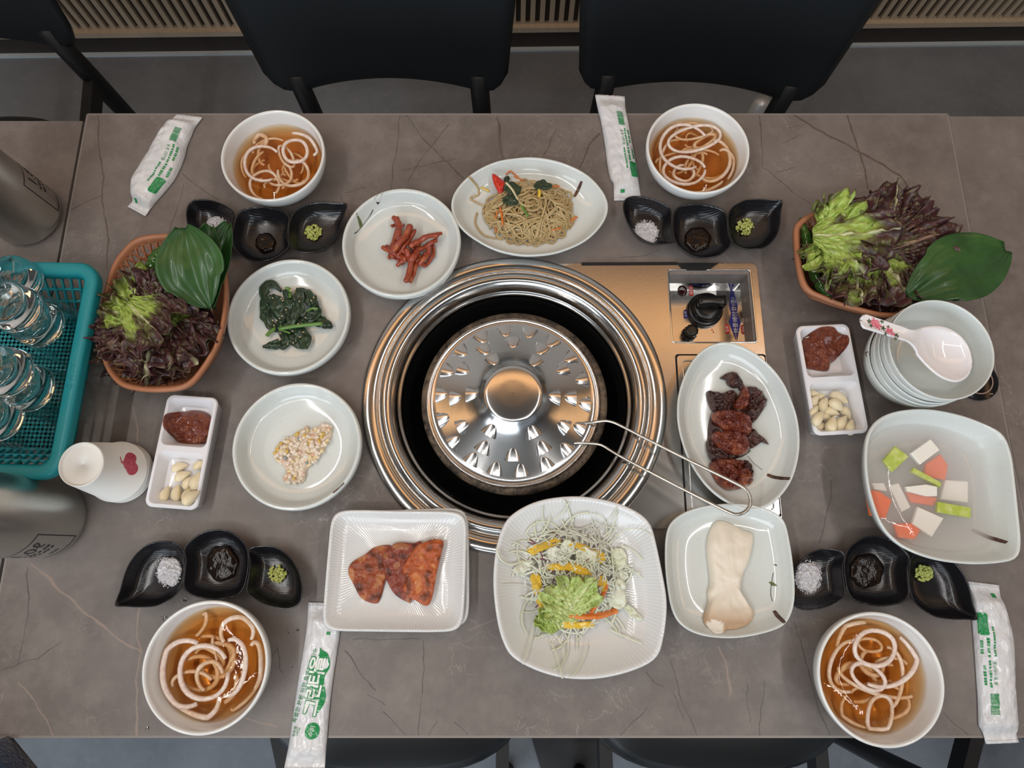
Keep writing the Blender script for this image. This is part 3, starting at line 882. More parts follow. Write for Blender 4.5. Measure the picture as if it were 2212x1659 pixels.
def tray_mat():
    t = NT('black_ridged_melamine'); b = t.b
    b.inputs['Base Color'].default_value = (0.009, 0.009, 0.011, 1); b.inputs['Roughness'].default_value = 0.20
    sp = t.n('ShaderNodeSeparateXYZ'); t.l(t.coord(), sp.inputs[0])
    q = t.math('ADD', sp.outputs[1], t.math('MULTIPLY', t.noise(18, 2), 0.0015))
    t.bump(t.math('ADD', t.math('SINE', t.math('MULTIPLY', q, 3600)), t.math('MULTIPLY', t.noise(160, 3), 1.2)), 0.15, 0.0005)
    return t.m
M_tray = tray_mat()

def dish_mesh(outline, prof, wob=0.0, seed=0):
    """outline: list of V (rim, centred on 0); prof: (scale, z[, roundness 0..1]) from the foot out and over the rim into the well"""
    n = len(outline)
    rm = sum(p.length for p in outline) / n
    mb = MB(); rings = []
    for q in prof:
        k, z = q[0], q[1]; rd = q[2] if len(q) > 2 else 0.0
        r = []
        for i, p in enumerate(outline):
            d = p.normalized(); ln = p.length * (1 - rd) + rm * rd
            wv = wob * noise.noise(V((d.x * 2.2 + seed, d.y * 2.2, seed))) if wob else 0.0
            kk = k * (1 + wv)
            zz = z * (1 + (wob * 2.2 * noise.noise(V((d.x * 3 + seed + 5, d.y * 3, 1.7))) if wob and z > 0.012 else 0.0))
            r.append(V((d.x * ln * kk, d.y * ln * kk, zz)))
        rings.append(r)
    mb.loft(rings, True, True)
    return mb
def circ(r, n=96): return [V((r * cos(tau * k / n), r * sin(tau * k / n), 0)) for k in range(n)]

def px_outline(pts, h, n=96, ctr=None):
    w_ = [W(u, v, h) for u, v in pts]
    w_ = cr([V((p.x, p.y, 0)) for p in w_], n * 3)
    c = ctr if ctr is not None else sum(w_, V((0, 0, 0))) / len(w_)
    c = V((c.x, c.y, 0))
    # resample by angle
    loc = [p - c for p in w_]
    out = []
    for k in range(n):
        a = tau * k / n; d = V((cos(a), sin(a), 0)); best = None
        for i in range(len(loc)):
            p, q = loc[i], loc[(i + 1) % len(loc)]
            e = q - p; den = d.x * (-e.y) + e.x * d.y
            den = d.x * e.y - d.y * e.x
            if abs(den) < 1e-12: continue
            s_ = (p.x * e.y - p.y * e.x) / den; t_ = (p.x * d.y - p.y * d.x) / den
            if s_ > 0 and -1e-6 <= t_ <= 1 + 1e-6 and (best is None or s_ > best): best = s_
        out.append(d * (best or 0.01))
    return c, out

DISH = {}
def place(name, mb_or_me, m, label, cat, c, rz=0.0, group=None, z=TZ + 0.0003, body='body'):
    t = thing(name, label, cat, (c.x, c.y, z), rz, group)
    if isinstance(mb_or_me, MB): o = mb_or_me.build(body, m, t)
    else: o = link(body, mb_or_me, None, t)
    o.name = body
    return t, o

# onion sauce bowls ------------------------------------------------------------
BOWL_P = [(0.50, 0.002), (0.54, 0.0), (0.60, 0.0), (0.64, 0.003), (0.80, 0.012), (0.92, 0.024), (0.985, 0.036), (1.0, 0.045), (0.995, 0.0468), (0.975, 0.0478), (0.952, 0.0472), (0.938, 0.044), (0.915, 0.034), (0.85, 0.020), (0.72, 0.010), (0.5, 0.0065), (0.2, 0.006)]
mb_b = dish_mesh(circ(0.0668), BOWL_P)
bowl_me = mesh('body', mb_b.v, mb_b.f); bowl_me.materials.append(M_bowl)
bowls = []
for nm, u, v, lab in (('tl', 589, 334, 'white bowl of onion sauce behind the leaf basket at the far left setting'),
                      ('tr', 1508, 319, 'white bowl of onion sauce next to the upright packet at the far right setting'),
                      ('bl', 443, 1440, 'white bowl of onion sauce at the near left table edge below the black tray'),
                      ('br', 1903, 1466, 'white bowl of onion sauce overhanging the near right table edge')):
    t, o = place('sauce_bowl', bowl_me, M_bowl, lab, 'bowl', W(u, v, 0.0475), 0, 'onion sauce bowls'); bowls.append((nm, t, o)); DISH[nm] = (t, o)

# round side-dish plates ---------------------------------------------------------
PL_P = [(0.60, 0.002), (0.62, 0.0), (0.68, 0.0), (0.70, 0.003), (0.84, 0.005), (0.95, 0.012), (0.997, 0.019), (1.0, 0.0250), (0.992, 0.0280), (0.972, 0.0290), (0.945, 0.0284), (0.925, 0.0255), (0.905, 0.0185), (0.86, 0.0108), (0.78, 0.0072), (0.6, 0.0062), (0.2, 0.006)]
mb_b = dish_mesh(circ(0.0758), PL_P, 0.006, 3)
plate_me = mesh('body', mb_b.v, mb_b.f); plate_me.materials.append(M_cel)
for nm, u, v, lab in (('rad', 867, 522, 'round white rimmed plate holding the red seasoned radish strips'),
                      ('spi', 623, 682, 'round white rimmed plate holding the dark green spinach'),
                      ('corn', 641, 962, 'round white rimmed plate holding the creamy corn salad')):
    t, o = place('round_plate', plate_me, M_cel, lab, 'plate', W(u, v, 0.028), 0, 'round side dish plates'); DISH[nm] = (t, o)

# oval plates ------------------------------------------------------------------
def oval(a, b, n=112):
    out = []
    for k in range(n):
        t = tau * k / n
        x, y = cos(t), sin(t)
        r = 1 + 0.035 * max(0, abs(x)) ** 8
        out.append(V((a * x * r, b * y, 0)))
    return out
OV_P = [(0.62, 0.002), (0.64, 0.0), (0.68, 0.0), (0.71, 0.003), (0.85, 0.008), (0.96, 0.017), (1.0, 0.0255), (0.993, 0.0272), (0.972, 0.0272), (0.955, 0.025), (0.90, 0.0155), (0.82, 0.0085), (0.7, 0.0062), (0.3, 0.006)]
mb_b = dish_mesh(oval(0.0985, 0.0708), OV_P, 0.012, 9)
oval_me = mesh('body', mb_b.v, mb_b.f); oval_me.materials.append(M_cel)
t, o = place('oval_plate', oval_me, M_cel, 'oval white plate of glass noodles at the far side of the grill', 'plate', W(1144, 445, 0.026), R(-1)); DISH['jap'] = (t, o)
t, o = place('oval_plate', oval_me, M_cel, 'oval white plate of dark marinated meat beside the control knob', 'plate', W(1595, 915, 0.032), R(-83), z=TZ + 0.0045); DISH['meat'] = (t, o)

# rectangular plates (two nested) -------------------------------------------------
def rect_outline(w_, h_, e=9.0, n=128):
    return [V((w_ * math.copysign(abs(cos(tau * k / n)) ** (2 / e), cos(tau * k / n)), h_ * math.copysign(abs(sin(tau * k / n)) ** (2 / e), sin(tau * k / n)), 0)) for k in range(n)]
RE_P = [(0.66, 0.002), (0.68, 0.0), (0.74, 0.0), (0.77, 0.003), (0.93, 0.007), (0.985, 0.012), (1.0, 0.0175), (0.99, 0.0195), (0.965, 0.0200), (0.945, 0.0185), (0.86, 0.0115), (0.74, 0.0075), (0.5, 0.0062), (0.2, 0.006)]
mb_b = dish_mesh(rect_outline(0.0785, 0.0660), RE_P, 0.022, 21)
rect_me = mesh('body', mb_b.v, mb_b.f); rect_me.materials.append(M_rib)
cA = W(856, 1231, 0.024)
t, o = place('rectangular_plate', rect_me, M_rib, 'lower rectangular white plate peeking out under the pancake plate', 'plate', W(864, 1228, 0.018), R(1.6))
t, o = place('rectangular_plate', rect_me, M_rib, 'rectangular white plate with three kimchi pancakes, stacked on another', 'plate', cA, R(-1.0), z=TZ + 0.0078); DISH['rect'] = (t, o)

# salad plate and mushroom plate (rounded squares), traced from their rims ------------------
SAL = [(1085, 1140), (1110, 1108), (1160, 1083), (1235, 1072), (1310, 1080), (1365, 1100), (1402, 1130), (1420, 1185), (1433, 1250), (1440, 1310), (1434, 1375), (1418, 1420), (1370, 1447), (1300, 1466), (1230, 1466), (1160, 1449), (1108, 1421), (1086, 1385), (1072, 1330), (1066, 1262), (1070, 1195)]
c, ol = px_outline(SAL, 0.038, 112)
SA_P = [(0.46, 0.002), (0.48, 0.0), (0.54, 0.0), (0.57, 0.003), (0.75, 0.008), (0.92, 0.018), (0.99, 0.0275), (1.0, 0.0295), (0.99, 0.0312), (0.965, 0.0308), (0.94, 0.0285), (0.84, 0.018), (0.68, 0.009), (0.55, 0.0068, 0.3), (0.3, 0.006, 0.6)]
t, o = place('salad_plate', dish_mesh(ol, SA_P, 0.008, 4), M_rib, 'large rounded square white plate with the cabbage salad at the near edge', 'plate', c, z=TZ + 0.0085); DISH['sal'] = (t, o)
MUS = [(1440, 1150), (1458, 1120), (1500, 1098), (1560, 1088), (1620, 1090), (1668, 1104), (1694, 1125), (1706, 1170), (1714, 1225), (1717, 1285), (1710, 1325), (1690, 1353), (1640, 1371), (1580, 1379), (1520, 1374), (1478, 1356), (1454, 1325), (1441, 1270), (1436, 1205)]
c, ol = px_outline(MUS, 0.031, 112)
MU_P = [(0.55, 0.002), (0.57, 0.0), (0.63, 0.0), (0.66, 0.003), (0.85, 0.008), (0.97, 0.018), (1.0, 0.0255), (0.992, 0.0272), (0.972, 0.0272), (0.955, 0.0248), (0.89, 0.0145), (0.78, 0.008), (0.6, 0.0062), (0.3, 0.006)]
t, o = place('square_plate', dish_mesh(ol, MU_P, 0.004, 6), M_cel, 'rounded square white plate holding the thick mushroom slice', 'plate', c, z=TZ + 0.0045); DISH['mus'] = (t, o)

# deep soup bowl -----------------------------------------------------------------
SOUP = [(1866, 985), (1872, 940), (1893, 908), (1935, 889), (2000, 884), (2070, 896), (2130, 918), (2165, 940), (2182, 980), (2190, 1035), (2198, 1110), (2203, 1170), (2196, 1203), (2166, 1215), (2100, 1219), (2030, 1212), (1975, 1196), (1932, 1172), (1900, 1135), (1880, 1085), (1869, 1035)]
c, ol = px_outline(SOUP, 0.058, 112)
SO_P = [(0.50, 0.002, 0.5), (0.52, 0.0, 0.5), (0.58, 0.0, 0.5), (0.62, 0.004, 0.4), (0.78, 0.017, 0.2), (0.92, 0.038), (0.985, 0.053), (1.0, 0.0580), (0.992, 0.0598), (0.975, 0.0600), (0.958, 0.0582), (0.92, 0.048), (0.83, 0.032, 0.1), (0.70, 0.018, 0.3), (0.56, 0.010, 0.5), (0.4, 0.0075, 0.6), (0.2, 0.007, 0.6)]
soup_c, soup_ol = c, ol
t, o = place('soup_bowl', dish_mesh(ol, SO_P), M_cel, 'big rounded square white bowl of cloudy radish water kimchi', 'bowl', c); DISH['soup'] = (t, o)

# divided condiment dishes --------------------------------------------------------
def divided(u, v, rz, wd, ln, split, label):
    """two wells in a rectangular white dish; local y is the long axis"""
    hw, hl, hh = wd / 2, ln / 2, 0.023
    N = 64
    def rr(x0, x1, y0, y1, z, rad): return [V((p.x, p.y, z)) for p in rect_pts(x0, x1, y0, y1, 0, rad, 8)]
    t = thing('divided_dish', label, 'dish', (W(u, v, hh).x, W(u, v, hh).y, TZ + 0.0003), rz, 'two-well condiment dishes')
    mb = MB()
    out = [rr(-hw * .86, hw * .86, -hl * .93, hl * .93, 0.0, 0.008), rr(-hw * .89, hw * .89, -hl * .945, hl * .945, 0.001, 0.008), rr(-hw, hw, -hl, hl, hh - .0015, 0.009), rr(-hw + .0012, hw - .0012, -hl + .0012, hl - .0012, hh, 0.008)]
    mb.loft(out, True, False)
    wells = []
    bw = 0.0040
    ys = (-hl + split * ln)
    for y0, y1 in ((ys + 0.0035, hl - bw), (-hl + bw, ys - 0.0035)):
        w0 = rr(-hw + bw, hw - bw, y0, y1, hh, 0.007); wells.append(w0)
        w1 = rr(-hw + bw + .001, hw - bw - .001, y0 + .001, y1 - .001, hh - .0015, 0.0065)
        w2 = rr(-hw + bw + .006, hw - bw - .006, y0 + .007, y1 - .007, 0.0055, 0.007)
        w3 = rr(-hw + bw + .010, hw - bw - .010, y0 + .012, y1 - .012, 0.0042, 0.006)
        mb.loft([w0, w1, w2, w3], False, True)
    flat = [out[-1]] + wells
    tr = tessellate_polygon([[V((p.x, p.y, 0)) for p in lp] for lp in flat])
    mb.add([p for lp in flat for p in lp], [tuple(q) for q in tr])
    o = mb.build('body', M_mel, t)
    bm = bmesh.new(); bm.from_mesh(o.data); bmesh.ops.remove_doubles(bm, verts=bm.verts, dist=1e-5); bmesh.ops.recalc_face_normals(bm, faces=bm.faces)
    bm.to_mesh(o.data); bm.free()
    o.data.polygons.foreach_set('use_smooth', [True] * len(o.data.polygons))
    o.data.set_sharp_from_angle(angle=R(40))
    return t, o
DISH['divl'] = divided(393, 974, R(-4.5), 0.0625, 0.1340, 0.515, 'two-well white dish with red paste and garlic beside the paper cups')
DISH['divr'] = divided(1797, 817, R(3.2), 0.0665, 0.1380, 0.49, 'two-well white dish with red paste and garlic beside the stacked bowls')

# black three-lobed sauce trays -----------------------------------------------------
def zp(pts): return [(x / 2.8605, y / 2.8605 + 1079) for x, y in pts]
LOBES = [
    zp([(705, 650), (735, 560), (770, 440), (820, 350), (900, 275), (990, 250), (1075, 258), (1125, 292), (1138, 360), (1138, 450), (1120, 530), (1085, 585), (1040, 620), (960, 655), (860, 662), (770, 657)]),
    zp([(1132, 300), (1170, 250), (1240, 200), (1330, 178), (1420, 190), (1490, 240), (1528, 300), (1535, 380), (1525, 470), (1500, 550), (1460, 590), (1400, 605), (1320, 615), (1240, 605), (1170, 582), (1128, 540), (1134, 450), (1142, 370)]),
    zp([(1532, 300), (1600, 280), (1690, 285), (1770, 330), (1830, 410), (1860, 500), (1865, 580), (1845, 640), (1790, 670), (1700, 665), (1620, 640), (1555, 600), (1520, 560), (1530, 470), (1540, 380)])]
TH = 0.024
tc = W(1335 / 2.8605, 395 / 2.8605 + 1079, TH)
TR_P = [(0.55, 0.002, .4), (0.58, 0.0, .4), (0.66, 0.0, .3), (0.70, 0.003, .3), (0.86, 0.011, .1), (0.97, 0.021), (1.0, 0.0238), (0.99, 0.0246), (0.965, 0.0243), (0.94, 0.0225), (0.84, 0.0125, .05), (0.70, 0.0062, .2), (0.5, 0.0042, .4), (0.2, 0.004, .6)]
lobe_me = []
for pts in LOBES:
    c, ol = px_outline(pts, TH, 80)
    mbx = dish_mesh(ol, TR_P)
    off = V((c.x - tc.x, c.y - tc.y, 0))
    mbx.v = [p + off for p in mbx.v]
    lobe_me.append((mbx, off))
    DISH.setdefault('lobes', []).append(off)
def tray(u, v, rz, mirror, label):
    t = thing('sauce_tray', label, 'tray', (W(u, v, TH).x, W(u, v, TH).y, TZ + 0.0003), rz, 'black three-lobed sauce trays')
    obs = []
    for mbx, off in lobe_me:
        k = '%d%d' % (id(mbx), mirror)
        vs = [V((-p.x, p.y, p.z)) if mirror else p for p in mbx.v]
        if k not in DISH:
            me = mesh('compartment', vs, mbx.f); me.materials.append(M_tray); DISH[k] = me
        o = link('compartment', DISH[k], None, t); o.name = 'compartment'; obs.append(o)
    return t, obs
DISH['tray_bl'] = tray(468, 1219, 0.0, 0, 'black three-lobed sauce tray below the left paste dish at the near side')
DISH['tray_br'] = tray(1893, 1233, R(-4), 1, 'black three-lobed sauce tray partly under the water kimchi bowl')
DISH['tray_tl'] = tray(562, 505, R(180 - 1), 0, 'black three-lobed sauce tray at far left, its salt covered by a green leaf')
DISH['tray_tr'] = tray(1514, 498, R(180 - 1), 0, 'black three-lobed sauce tray at far right below the onion bowl')
def lobe_pt(key, i):
    t, obs = DISH[key]
    off = DISH['lobes'][i].copy()
    if key == 'tray_br': off.x = -off.x
    return t.location + Matrix.Rotation(t.rotation_euler.z, 3, 'Z') @ off

# small bowls nested in a stack, spoon on top -----------------------------------------
SB_P = [(0.44, 0.002), (0.46, 0.0), (0.52, 0.0), (0.56, 0.004), (0.74, 0.014), (0.90, 0.028), (0.98, 0.042), (1.0, 0.0495), (0.992, 0.0512), (0.975, 0.0510), (0.962, 0.049), (0.93, 0.038), (0.84, 0.023), (0.66, 0.011), (0.4, 0.0062), (0.15, 0.006)]
mb_b = dish_mesh(circ(0.0585), SB_P)
small_me = mesh('body', mb_b.v, mb_b.f); small_me.materials.append(M_cel)
words = ['bottom', 'second from the bottom', 'middle', 'second from the top', 'top']
sc = W(2034, 753, 0.094)
for k in range(5):
    t, o = place('small_bowl', small_me, M_cel, '%s small white bowl of the five stacked behind the kimchi bowl' % words[k], 'bowl', sc + V((rnd(-.0006, .0006), rnd(-.0006, .0006), 0)), 0, 'stacked small bowls', TZ + 0.0003 + k * 0.0108)
    DISH['sb%d' % k] = (t, o)

# printed motifs on the celadon plates: brush stroke, stem, leaf ------------------------
def motif(key, stroke, stem, leaf, star=None, wid=0.0042):
    t, o = DISH[key]; b = bvh_of(o)
    def put(x, y): 
        return V((x, y, zdrop(b, x, y) + 0.00035))
    h = o.dimensions.z * 0.8
    def strip(name, pts, wfun, m):
        P_ = cr([W(u, v, h) for u, v in pts], 14, False)
        Lf, Rt = [], []
        for i, p in enumerate(P_):
            a, b_ = P_[max(i - 1, 0)], P_[min(i + 1, 13)]
            d = (b_ - a); d.z = 0; d.normalize(); s_ = V((-d.y, d.x, 0)); w_ = wfun(i / 13) / 2
            Lf.append(put(p.x + s_.x * w_, p.y + s_.y * w_)); Rt.append(put(p.x - s_.x * w_, p.y - s_.y * w_))
        mb = MB(); mb.add(Lf + Rt, [(i, i + 1, 14 + i + 1, 14 + i) for i in range(13)])
        wpart(mb.build(name, m, fix=False), t)
    if stroke: strip('printed_stroke', stroke, lambda q: wid * (1 - 0.25 * abs(2 * q - 1) ** 4), M_brush)
    if stem: strip('printed_stem', stem, lambda q: 0.0007, M_vine)
    if leaf: strip('printed_leaf', leaf, lambda q: 0.0003 + 0.0036 * sin(pi * min(max(q, .02), .98)), M_leafp)
    if star: strip('printed_star', star, lambda q: 0.0012, M_vine)
motif('rad', [(829, 418), (820, 428), (812, 436)], [(803, 446), (790, 462), (776, 480), (762, 498)], [(772, 464), (775, 474), (773, 484)])
motif('jap', [(1257, 388), (1250, 400), (1243, 412)], None, None)
motif('meat', [(1664, 1023), (1680, 1030), (1700, 1036)], [(1655, 1013), (1638, 1000), (1622, 982)], [(1614, 976), (1622, 973), (1630, 971)])
motif('mus', [(1676, 1320), (1681, 1332), (1687, 1344)], [(1675, 1300), (1672, 1285), (1673, 1265), (1677, 1238)], [(1668, 1258), (1675, 1262), (1684, 1266)], [(1678, 1220), (1681, 1221), (1683, 1222)])
motif('soup', [(2136, 1142), (2152, 1156), (2174, 1172)], [(2120, 1112), (2106, 1085), (2096, 1045), (2090, 1020)], [(2094, 1056), (2107, 1060), (2128, 1062)], [(2076, 992), (2080, 994), (2083, 996)])
motif('corn', [(722, 1066), (735, 1055), (746, 1044)], None, None, wid=0.0020)
motif('spi', [(666, 790), (674, 787), (681, 783)], None, None, wid=0.0016)
for k, (pa, pb) in enumerate((((1872, 760), (1876, 772)), ((1922, 808), (1938, 822)))):
    t, o = DISH['sb%d' % (0 if k == 0 else 2)]
    bb = bvh_of(o)
    def side(u, v):
        d = (W(u, v, 0.02) - V((0, 0, CZ))).normalized()
        hh_ = bb.ray_cast(V((0, 0, CZ)), d)
        return (hh_[0] + hh_[1] * 0.0004) if hh_[0] is not None else W(u, v, 0.03)
    pts = []
    for i in range(6):
        q = i / 5; u = pa[0] + (pb[0] - pa[0]) * q; v = pa[1] + (pb[1] - pa[1]) * q
        pts.append((side(u - 3, v + 1.5), side(u + 3, v - 1.5)))
    mb = MB().add([p[0] for p in pts] + [p[1] for p in pts], [(i, i + 1, 6 + i + 1, 6 + i) for i in range(5)])
    wpart(mb.build('printed_stroke', M_brush, fix=False), t)

# spoon lying in the top bowl -----------------------------------------------------------
sp = thing('soup_spoon', 'white melamine soup spoon with a rose-printed handle across the bowls', 'spoon', (sc.x, sc.y, TZ + 0.085))
E0 = W(1858, 692, 0.118); E1 = W(1985, 752, 0.102); BC = W(2052, 760, 0.088)
axis = (BC - E0); axis.z = 0; axis.normalize(); sd = V((-axis.y, axis.x, 0))
def spoon_surf(s, t):
    """t along from the handle's end to the bowl's tip, s across"""
    Lh = (V((E1.x, E1.y, 0)) - V((E0.x, E0.y, 0))).length
    Lb = 0.064
    a = s * 2 - 1
    d = t * (Lh + Lb)
    if d < Lh:
        q = d / Lh
        wv = 0.0082 * min(1, (max(d, 0) / 0.006) ** 0.5 + 0.12) * (1 - 0.12 * q) if q < 0.75 else 0.0072 + (0.0085) * ((q - .75) / .25) ** 2
        z = E0.z + (E1.z - E0.z) * q - 0.0045 * max(0, (q - .7) / .3) ** 2
        z += 0.0016 * a * a
    else:
        q = (d - Lh) / Lb
        wv = 0.0157 + (0.0300 - 0.0157) * sin(min(q / 0.55, 1) * pi / 2) if q < 0.55 else 0.0300 * max(0.0, 1 - ((q - .55) / .452) ** 2.2) ** 0.5
        z = E1.z - 0.0045 - 0.006 * q
        deep = 0.0150 * (sin(pi * min(1, max(0, q * 0.98 + .02))) ** 0.7)
        z -= deep * (1 - abs(a) ** 2.4)
    side_shift = 0.010 * max(0, (d - Lh) / Lb)      # the bowl of the spoon sits slightly below the handle's line
    p = V((E0.x, E0.y, 0)) + axis * d + sd * (a * wv - side_shift)
    return V((p.x, p.y, z))
vs, fs = sheet(17, 60, spoon_surf, 0.0026)
M_spoon = mat('glossy_white_melamine', (0.80, 0.785, 0.80), 0.08, coat=0.3)
so = wpart(MB().add(vs, fs).build('body', M_spoon), sp)
bb = bvh_of(so)
M_pink = mat('rose_print', (0.62, 0.10, 0.18), 0.2, var=(600, (0.80, 0.42, 0.46), 0.45, 0.65))
M_gprint = mat('green_print', (0.07, 0.10, 0.05), 0.2)
def blossom(u, v, r, m, nm, n=9, am=0.3):
    c = W(u, v, 0.112); pts = []
    for i in range(n * 3):
        a = tau * i / (n * 3); q = r * (1 + am * sin(a * 5 + u))
        x, y = c.x + q * cos(a), c.y + q * sin(a)
        pts.append(V((x, y, zdrop(bb, x, y, c.z) + 0.0004)))
    zc = V((c.x, c.y, zdrop(bb, c.x, c.y, c.z) + 0.0005))
    wpart(MB().add(pts + [zc], [(i, (i + 1) % len(pts), len(pts)) for i in range(len(pts))]).build(nm, m, fix=False), sp)
for u, v, r in ((1884, 700, .0045), (1893, 706, .0040), (1921, 716, .0042), (1929, 722, .003)): blossom(u, v, r, M_pink, 'printed_rose')
for u, v, r in ((1872, 698, .0022), (1876, 707, .0018), (1902, 696, .002), (1906, 710, .0024), (1938, 724, .0024), (1934, 732, .0018), (1911, 722, .0018), (1918, 707, .0016)): blossom(u, v, r, M_gprint, 'printed_leaf', 6, 0.5)
# ------------------------------------------------------------------ food
def z4(x, y): return (x / 2.8605, y / 2.8605 + 540)             # crops of the photograph: origin and scale
def zo(ox, oy): return lambda x, y: (ox + x / 2.8605, oy + y / 2.8605)
Z1, Z2, Z3, Z5, Z6 = zo(0, 0), zo(740, 0), zo(1452, 0), zo(740, 540), zo(1452, 540)
Z7, Z8, Z9 = zo(0, 1079), zo(740, 1079), zo(1452, 1079)

def liquid_mat(name, absorb, density, scatter=None, tint=(1, 1, 1)):
    t = NT(name); N = t.t.nodes; N.remove(t.b)
    tr = t.n('ShaderNodeBsdfTransparent'); tr.inputs[0].default_value = (*tint, 1)
    gl = t.n('ShaderNodeBsdfGlossy'); gl.inputs['Roughness'].default_value = 0.03
    fr = t.n('ShaderNodeFresnel'); fr.inputs['IOR'].default_value = 1.34
    bp = t.n('ShaderNodeBump'); bp.inputs['Strength'].default_value = 0.25; bp.inputs['Distance'].default_value = 0.001
    t.l(t.noise(90, 2), bp.inputs['Height']); t.l(bp.outputs[0], gl.inputs['Normal'])
    mx = t.n('ShaderNodeMixShader'); gm_ = t.n('ShaderNodeNewGeometry'); t.l(t.math('MULTIPLY', fr.outputs[0], t.math('SUBTRACT', 1.0, gm_.outputs['Backfacing'])), mx.inputs[0]); t.l(tr.outputs[0], mx.inputs[1]); t.l(gl.outputs[0], mx.inputs[2])
    t.l(mx.outputs[0], t.o.inputs['Surface'])
    ab = t.n('ShaderNodeVolumeAbsorption'); ab.inputs[0].default_value = (*absorb, 1); ab.inputs[1].default_value = density
    v = ab.outputs[0]
    if scatter:
        sc_ = t.n('ShaderNodeVolumeScatter'); sc_.inputs['Color'].default_value = (*scatter[0], 1); sc_.inputs['Density'].default_value = scatter[1]
        ad = t.n('ShaderNodeAddShader'); t.l(v, ad.inputs[0]); t.l(sc_.outputs[0], ad.inputs[1]); v = ad.outputs[0]
    t.l(v, t.o.inputs['Volume'])
    return t.m
M_soy = liquid_mat('amber_soy_vinegar_sauce', (0.872, 0.60, 0.13), 84)
M_broth = liquid_mat('cloudy_kimchi_broth', (0.95, 0.76, 0.64), 4.0, ((0.985, 0.95, 0.925), 62))
M_onion = mat('raw_onion', (0.66, 0.50, 0.44), 0.20, sss=0.3, var=(230, (0.80, 0.72, 0.64), 0.35, 0.7), bump=(300, 0.15))

def filler(key, prof, name, m, label, cat, group=None, kind='stuff', outline=None):
    t, o = DISH[key]
    ol = outline or circ(0.0668)
    mb = dish_mesh(ol, prof)
    f = mb.build(name, m)
    f.location = t.location; f.rotation_euler = t.rotation_euler
    tag(f, label, cat, group, kind)
    return f
SOYP = [(0.19, 0.0066), (0.5, 0.0071), (0.72, 0.0108), (0.845, 0.0208), (0.880, 0.0285), (0.875, 0.0292), (0.5, 0.0292), (0.1, 0.0292)]
where = {'tl': 'behind the leaf basket at far left', 'tr': 'next to the upright packet at far right', 'bl': 'at the near left edge', 'br': 'overhanging the near right edge'}
LQ = 0.0288
short = {'tl': 'at far left', 'tr': 'at far right', 'bl': 'at near left', 'br': 'at near right'}
def arc_pts(cx, cy, rx, ry, rot, a0, a1, h=LQ, n=26, dz=0.0):
    out = []
    for i in range(n):
        a = R(a0 + (a1 - a0) * i / (n - 1)); x, y = rx * cos(a), ry * sin(a); r_ = R(rot)
        p = W(cx + x * cos(r_) - y * sin(r_), cy + x * sin(r_) + y * cos(r_), h)
        p.z += dz + 0.0012 * sin(3 * a + cx)
        out.append(p)
    return out
ON = {
 'tl': [(638, 327, 26, 25, 0, 0, 360, 5), (640, 315, 46, 26, 15, -110, 25, 5), (568, 353, 40, 38, 0, 60, 320, 5), (570, 397, 31, 30, 0, 100, 400, 4.4), (632, 371, 33, 29, 0, -80, 190, 5),
        (617, 335, 12, 26, -30, 0, 360, 4), (600, 372, 28, 26, 0, -60, 140, 4.5), (590, 330, 46, 34, 10, 170, 290, 3.6), (560, 300, 14, 13, 0, 150, 420, 7), (590, 396, 22, 12, 0, 150, 400, 4), (545, 350, 26, 34, 10, 120, 260, 3.6)],
 'tr': [(1478, 318, 52, 48, 0, 60, 330, 5), (1500, 300, 58, 26, -12, 0, 360, 4.4), (1478, 368, 45, 30, 0, 0, 350, 5), (1478, 372, 22, 17, 0, -30, 270, 5), (1540, 345, 38, 44, 20, -110, 110, 5.4),
        (1570, 360, 24, 40, -15, -100, 70, 4.6), (1500, 282, 42, 14, -8, 0, 360, 3.8), (1455, 340, 26, 44, 15, 110, 270, 4.4), (1520, 395, 44, 14, -14, 10, 180, 5), (1525, 300, 26, 9, -28, 0, 360, 5.2), (1488, 340, 70, 20, -6, 180, 350, 4.2), (1495, 268, 30, 12, -6, 170, 350, 4)],
 'bl': [(402, 1455, 60, 72, 5, 60, 290, 7), (441, 1452, 53, 58, 0, 0, 330, 6.4), (497, 1442, 33, 62, 8, -110, 100, 6), (414, 1515, 56, 44, 0, -10, 150, 7), (510, 1366, 36, 32, -10, 150, 400, 6), (548, 1440, 14, 52, 0, -120, 100, 6),
        (450, 1462, 28, 32, 20, 90, 330, 5.6), (462, 1400, 4, 26, -10, 90, 270, 4), (412, 1480, 44, 28, 0, 170, 340, 5), (420, 1350, 16, 34, 30, 250, 400, 5), (520, 1500, 40, 44, 20, -40, 110, 4.6), (470, 1490, 44, 30, -45, 0, 110, 7), (440, 1418, 24, 18, 10, 180, 350, 5)],
 'br': [(1889, 1400, 44, 38, 5, 0, 360, 5.4), (1905, 1410, 76, 74, 15, -60, 100, 5.8), (1876, 1462, 40, 24, 35, 0, 360, 4.8), (1903, 1545, 27, 42, 12, 0, 360, 5), (1840, 1440, 44, 58, 25, 60, 250, 5), (1920, 1465, 34, 66, 0, -90, 80, 5),
        (1900, 1470, 88, 30, 18, 20, 180, 5), (1850, 1380, 30, 66, 25, 150, 260, 5.4), (1930, 1440, 34, 18, 0, 180, 350, 4.6), (1880, 1540, 58, 52, 20, 70, 200, 4.6), (1885, 1395, 26, 14, 10, 0, 360, 3.8), (1940, 1530, 34, 22, -30, -20, 140, 4.6), (1900, 1500, 54, 20, 0, 180, 350, 4.2)],
}
rs = random.Random(12)
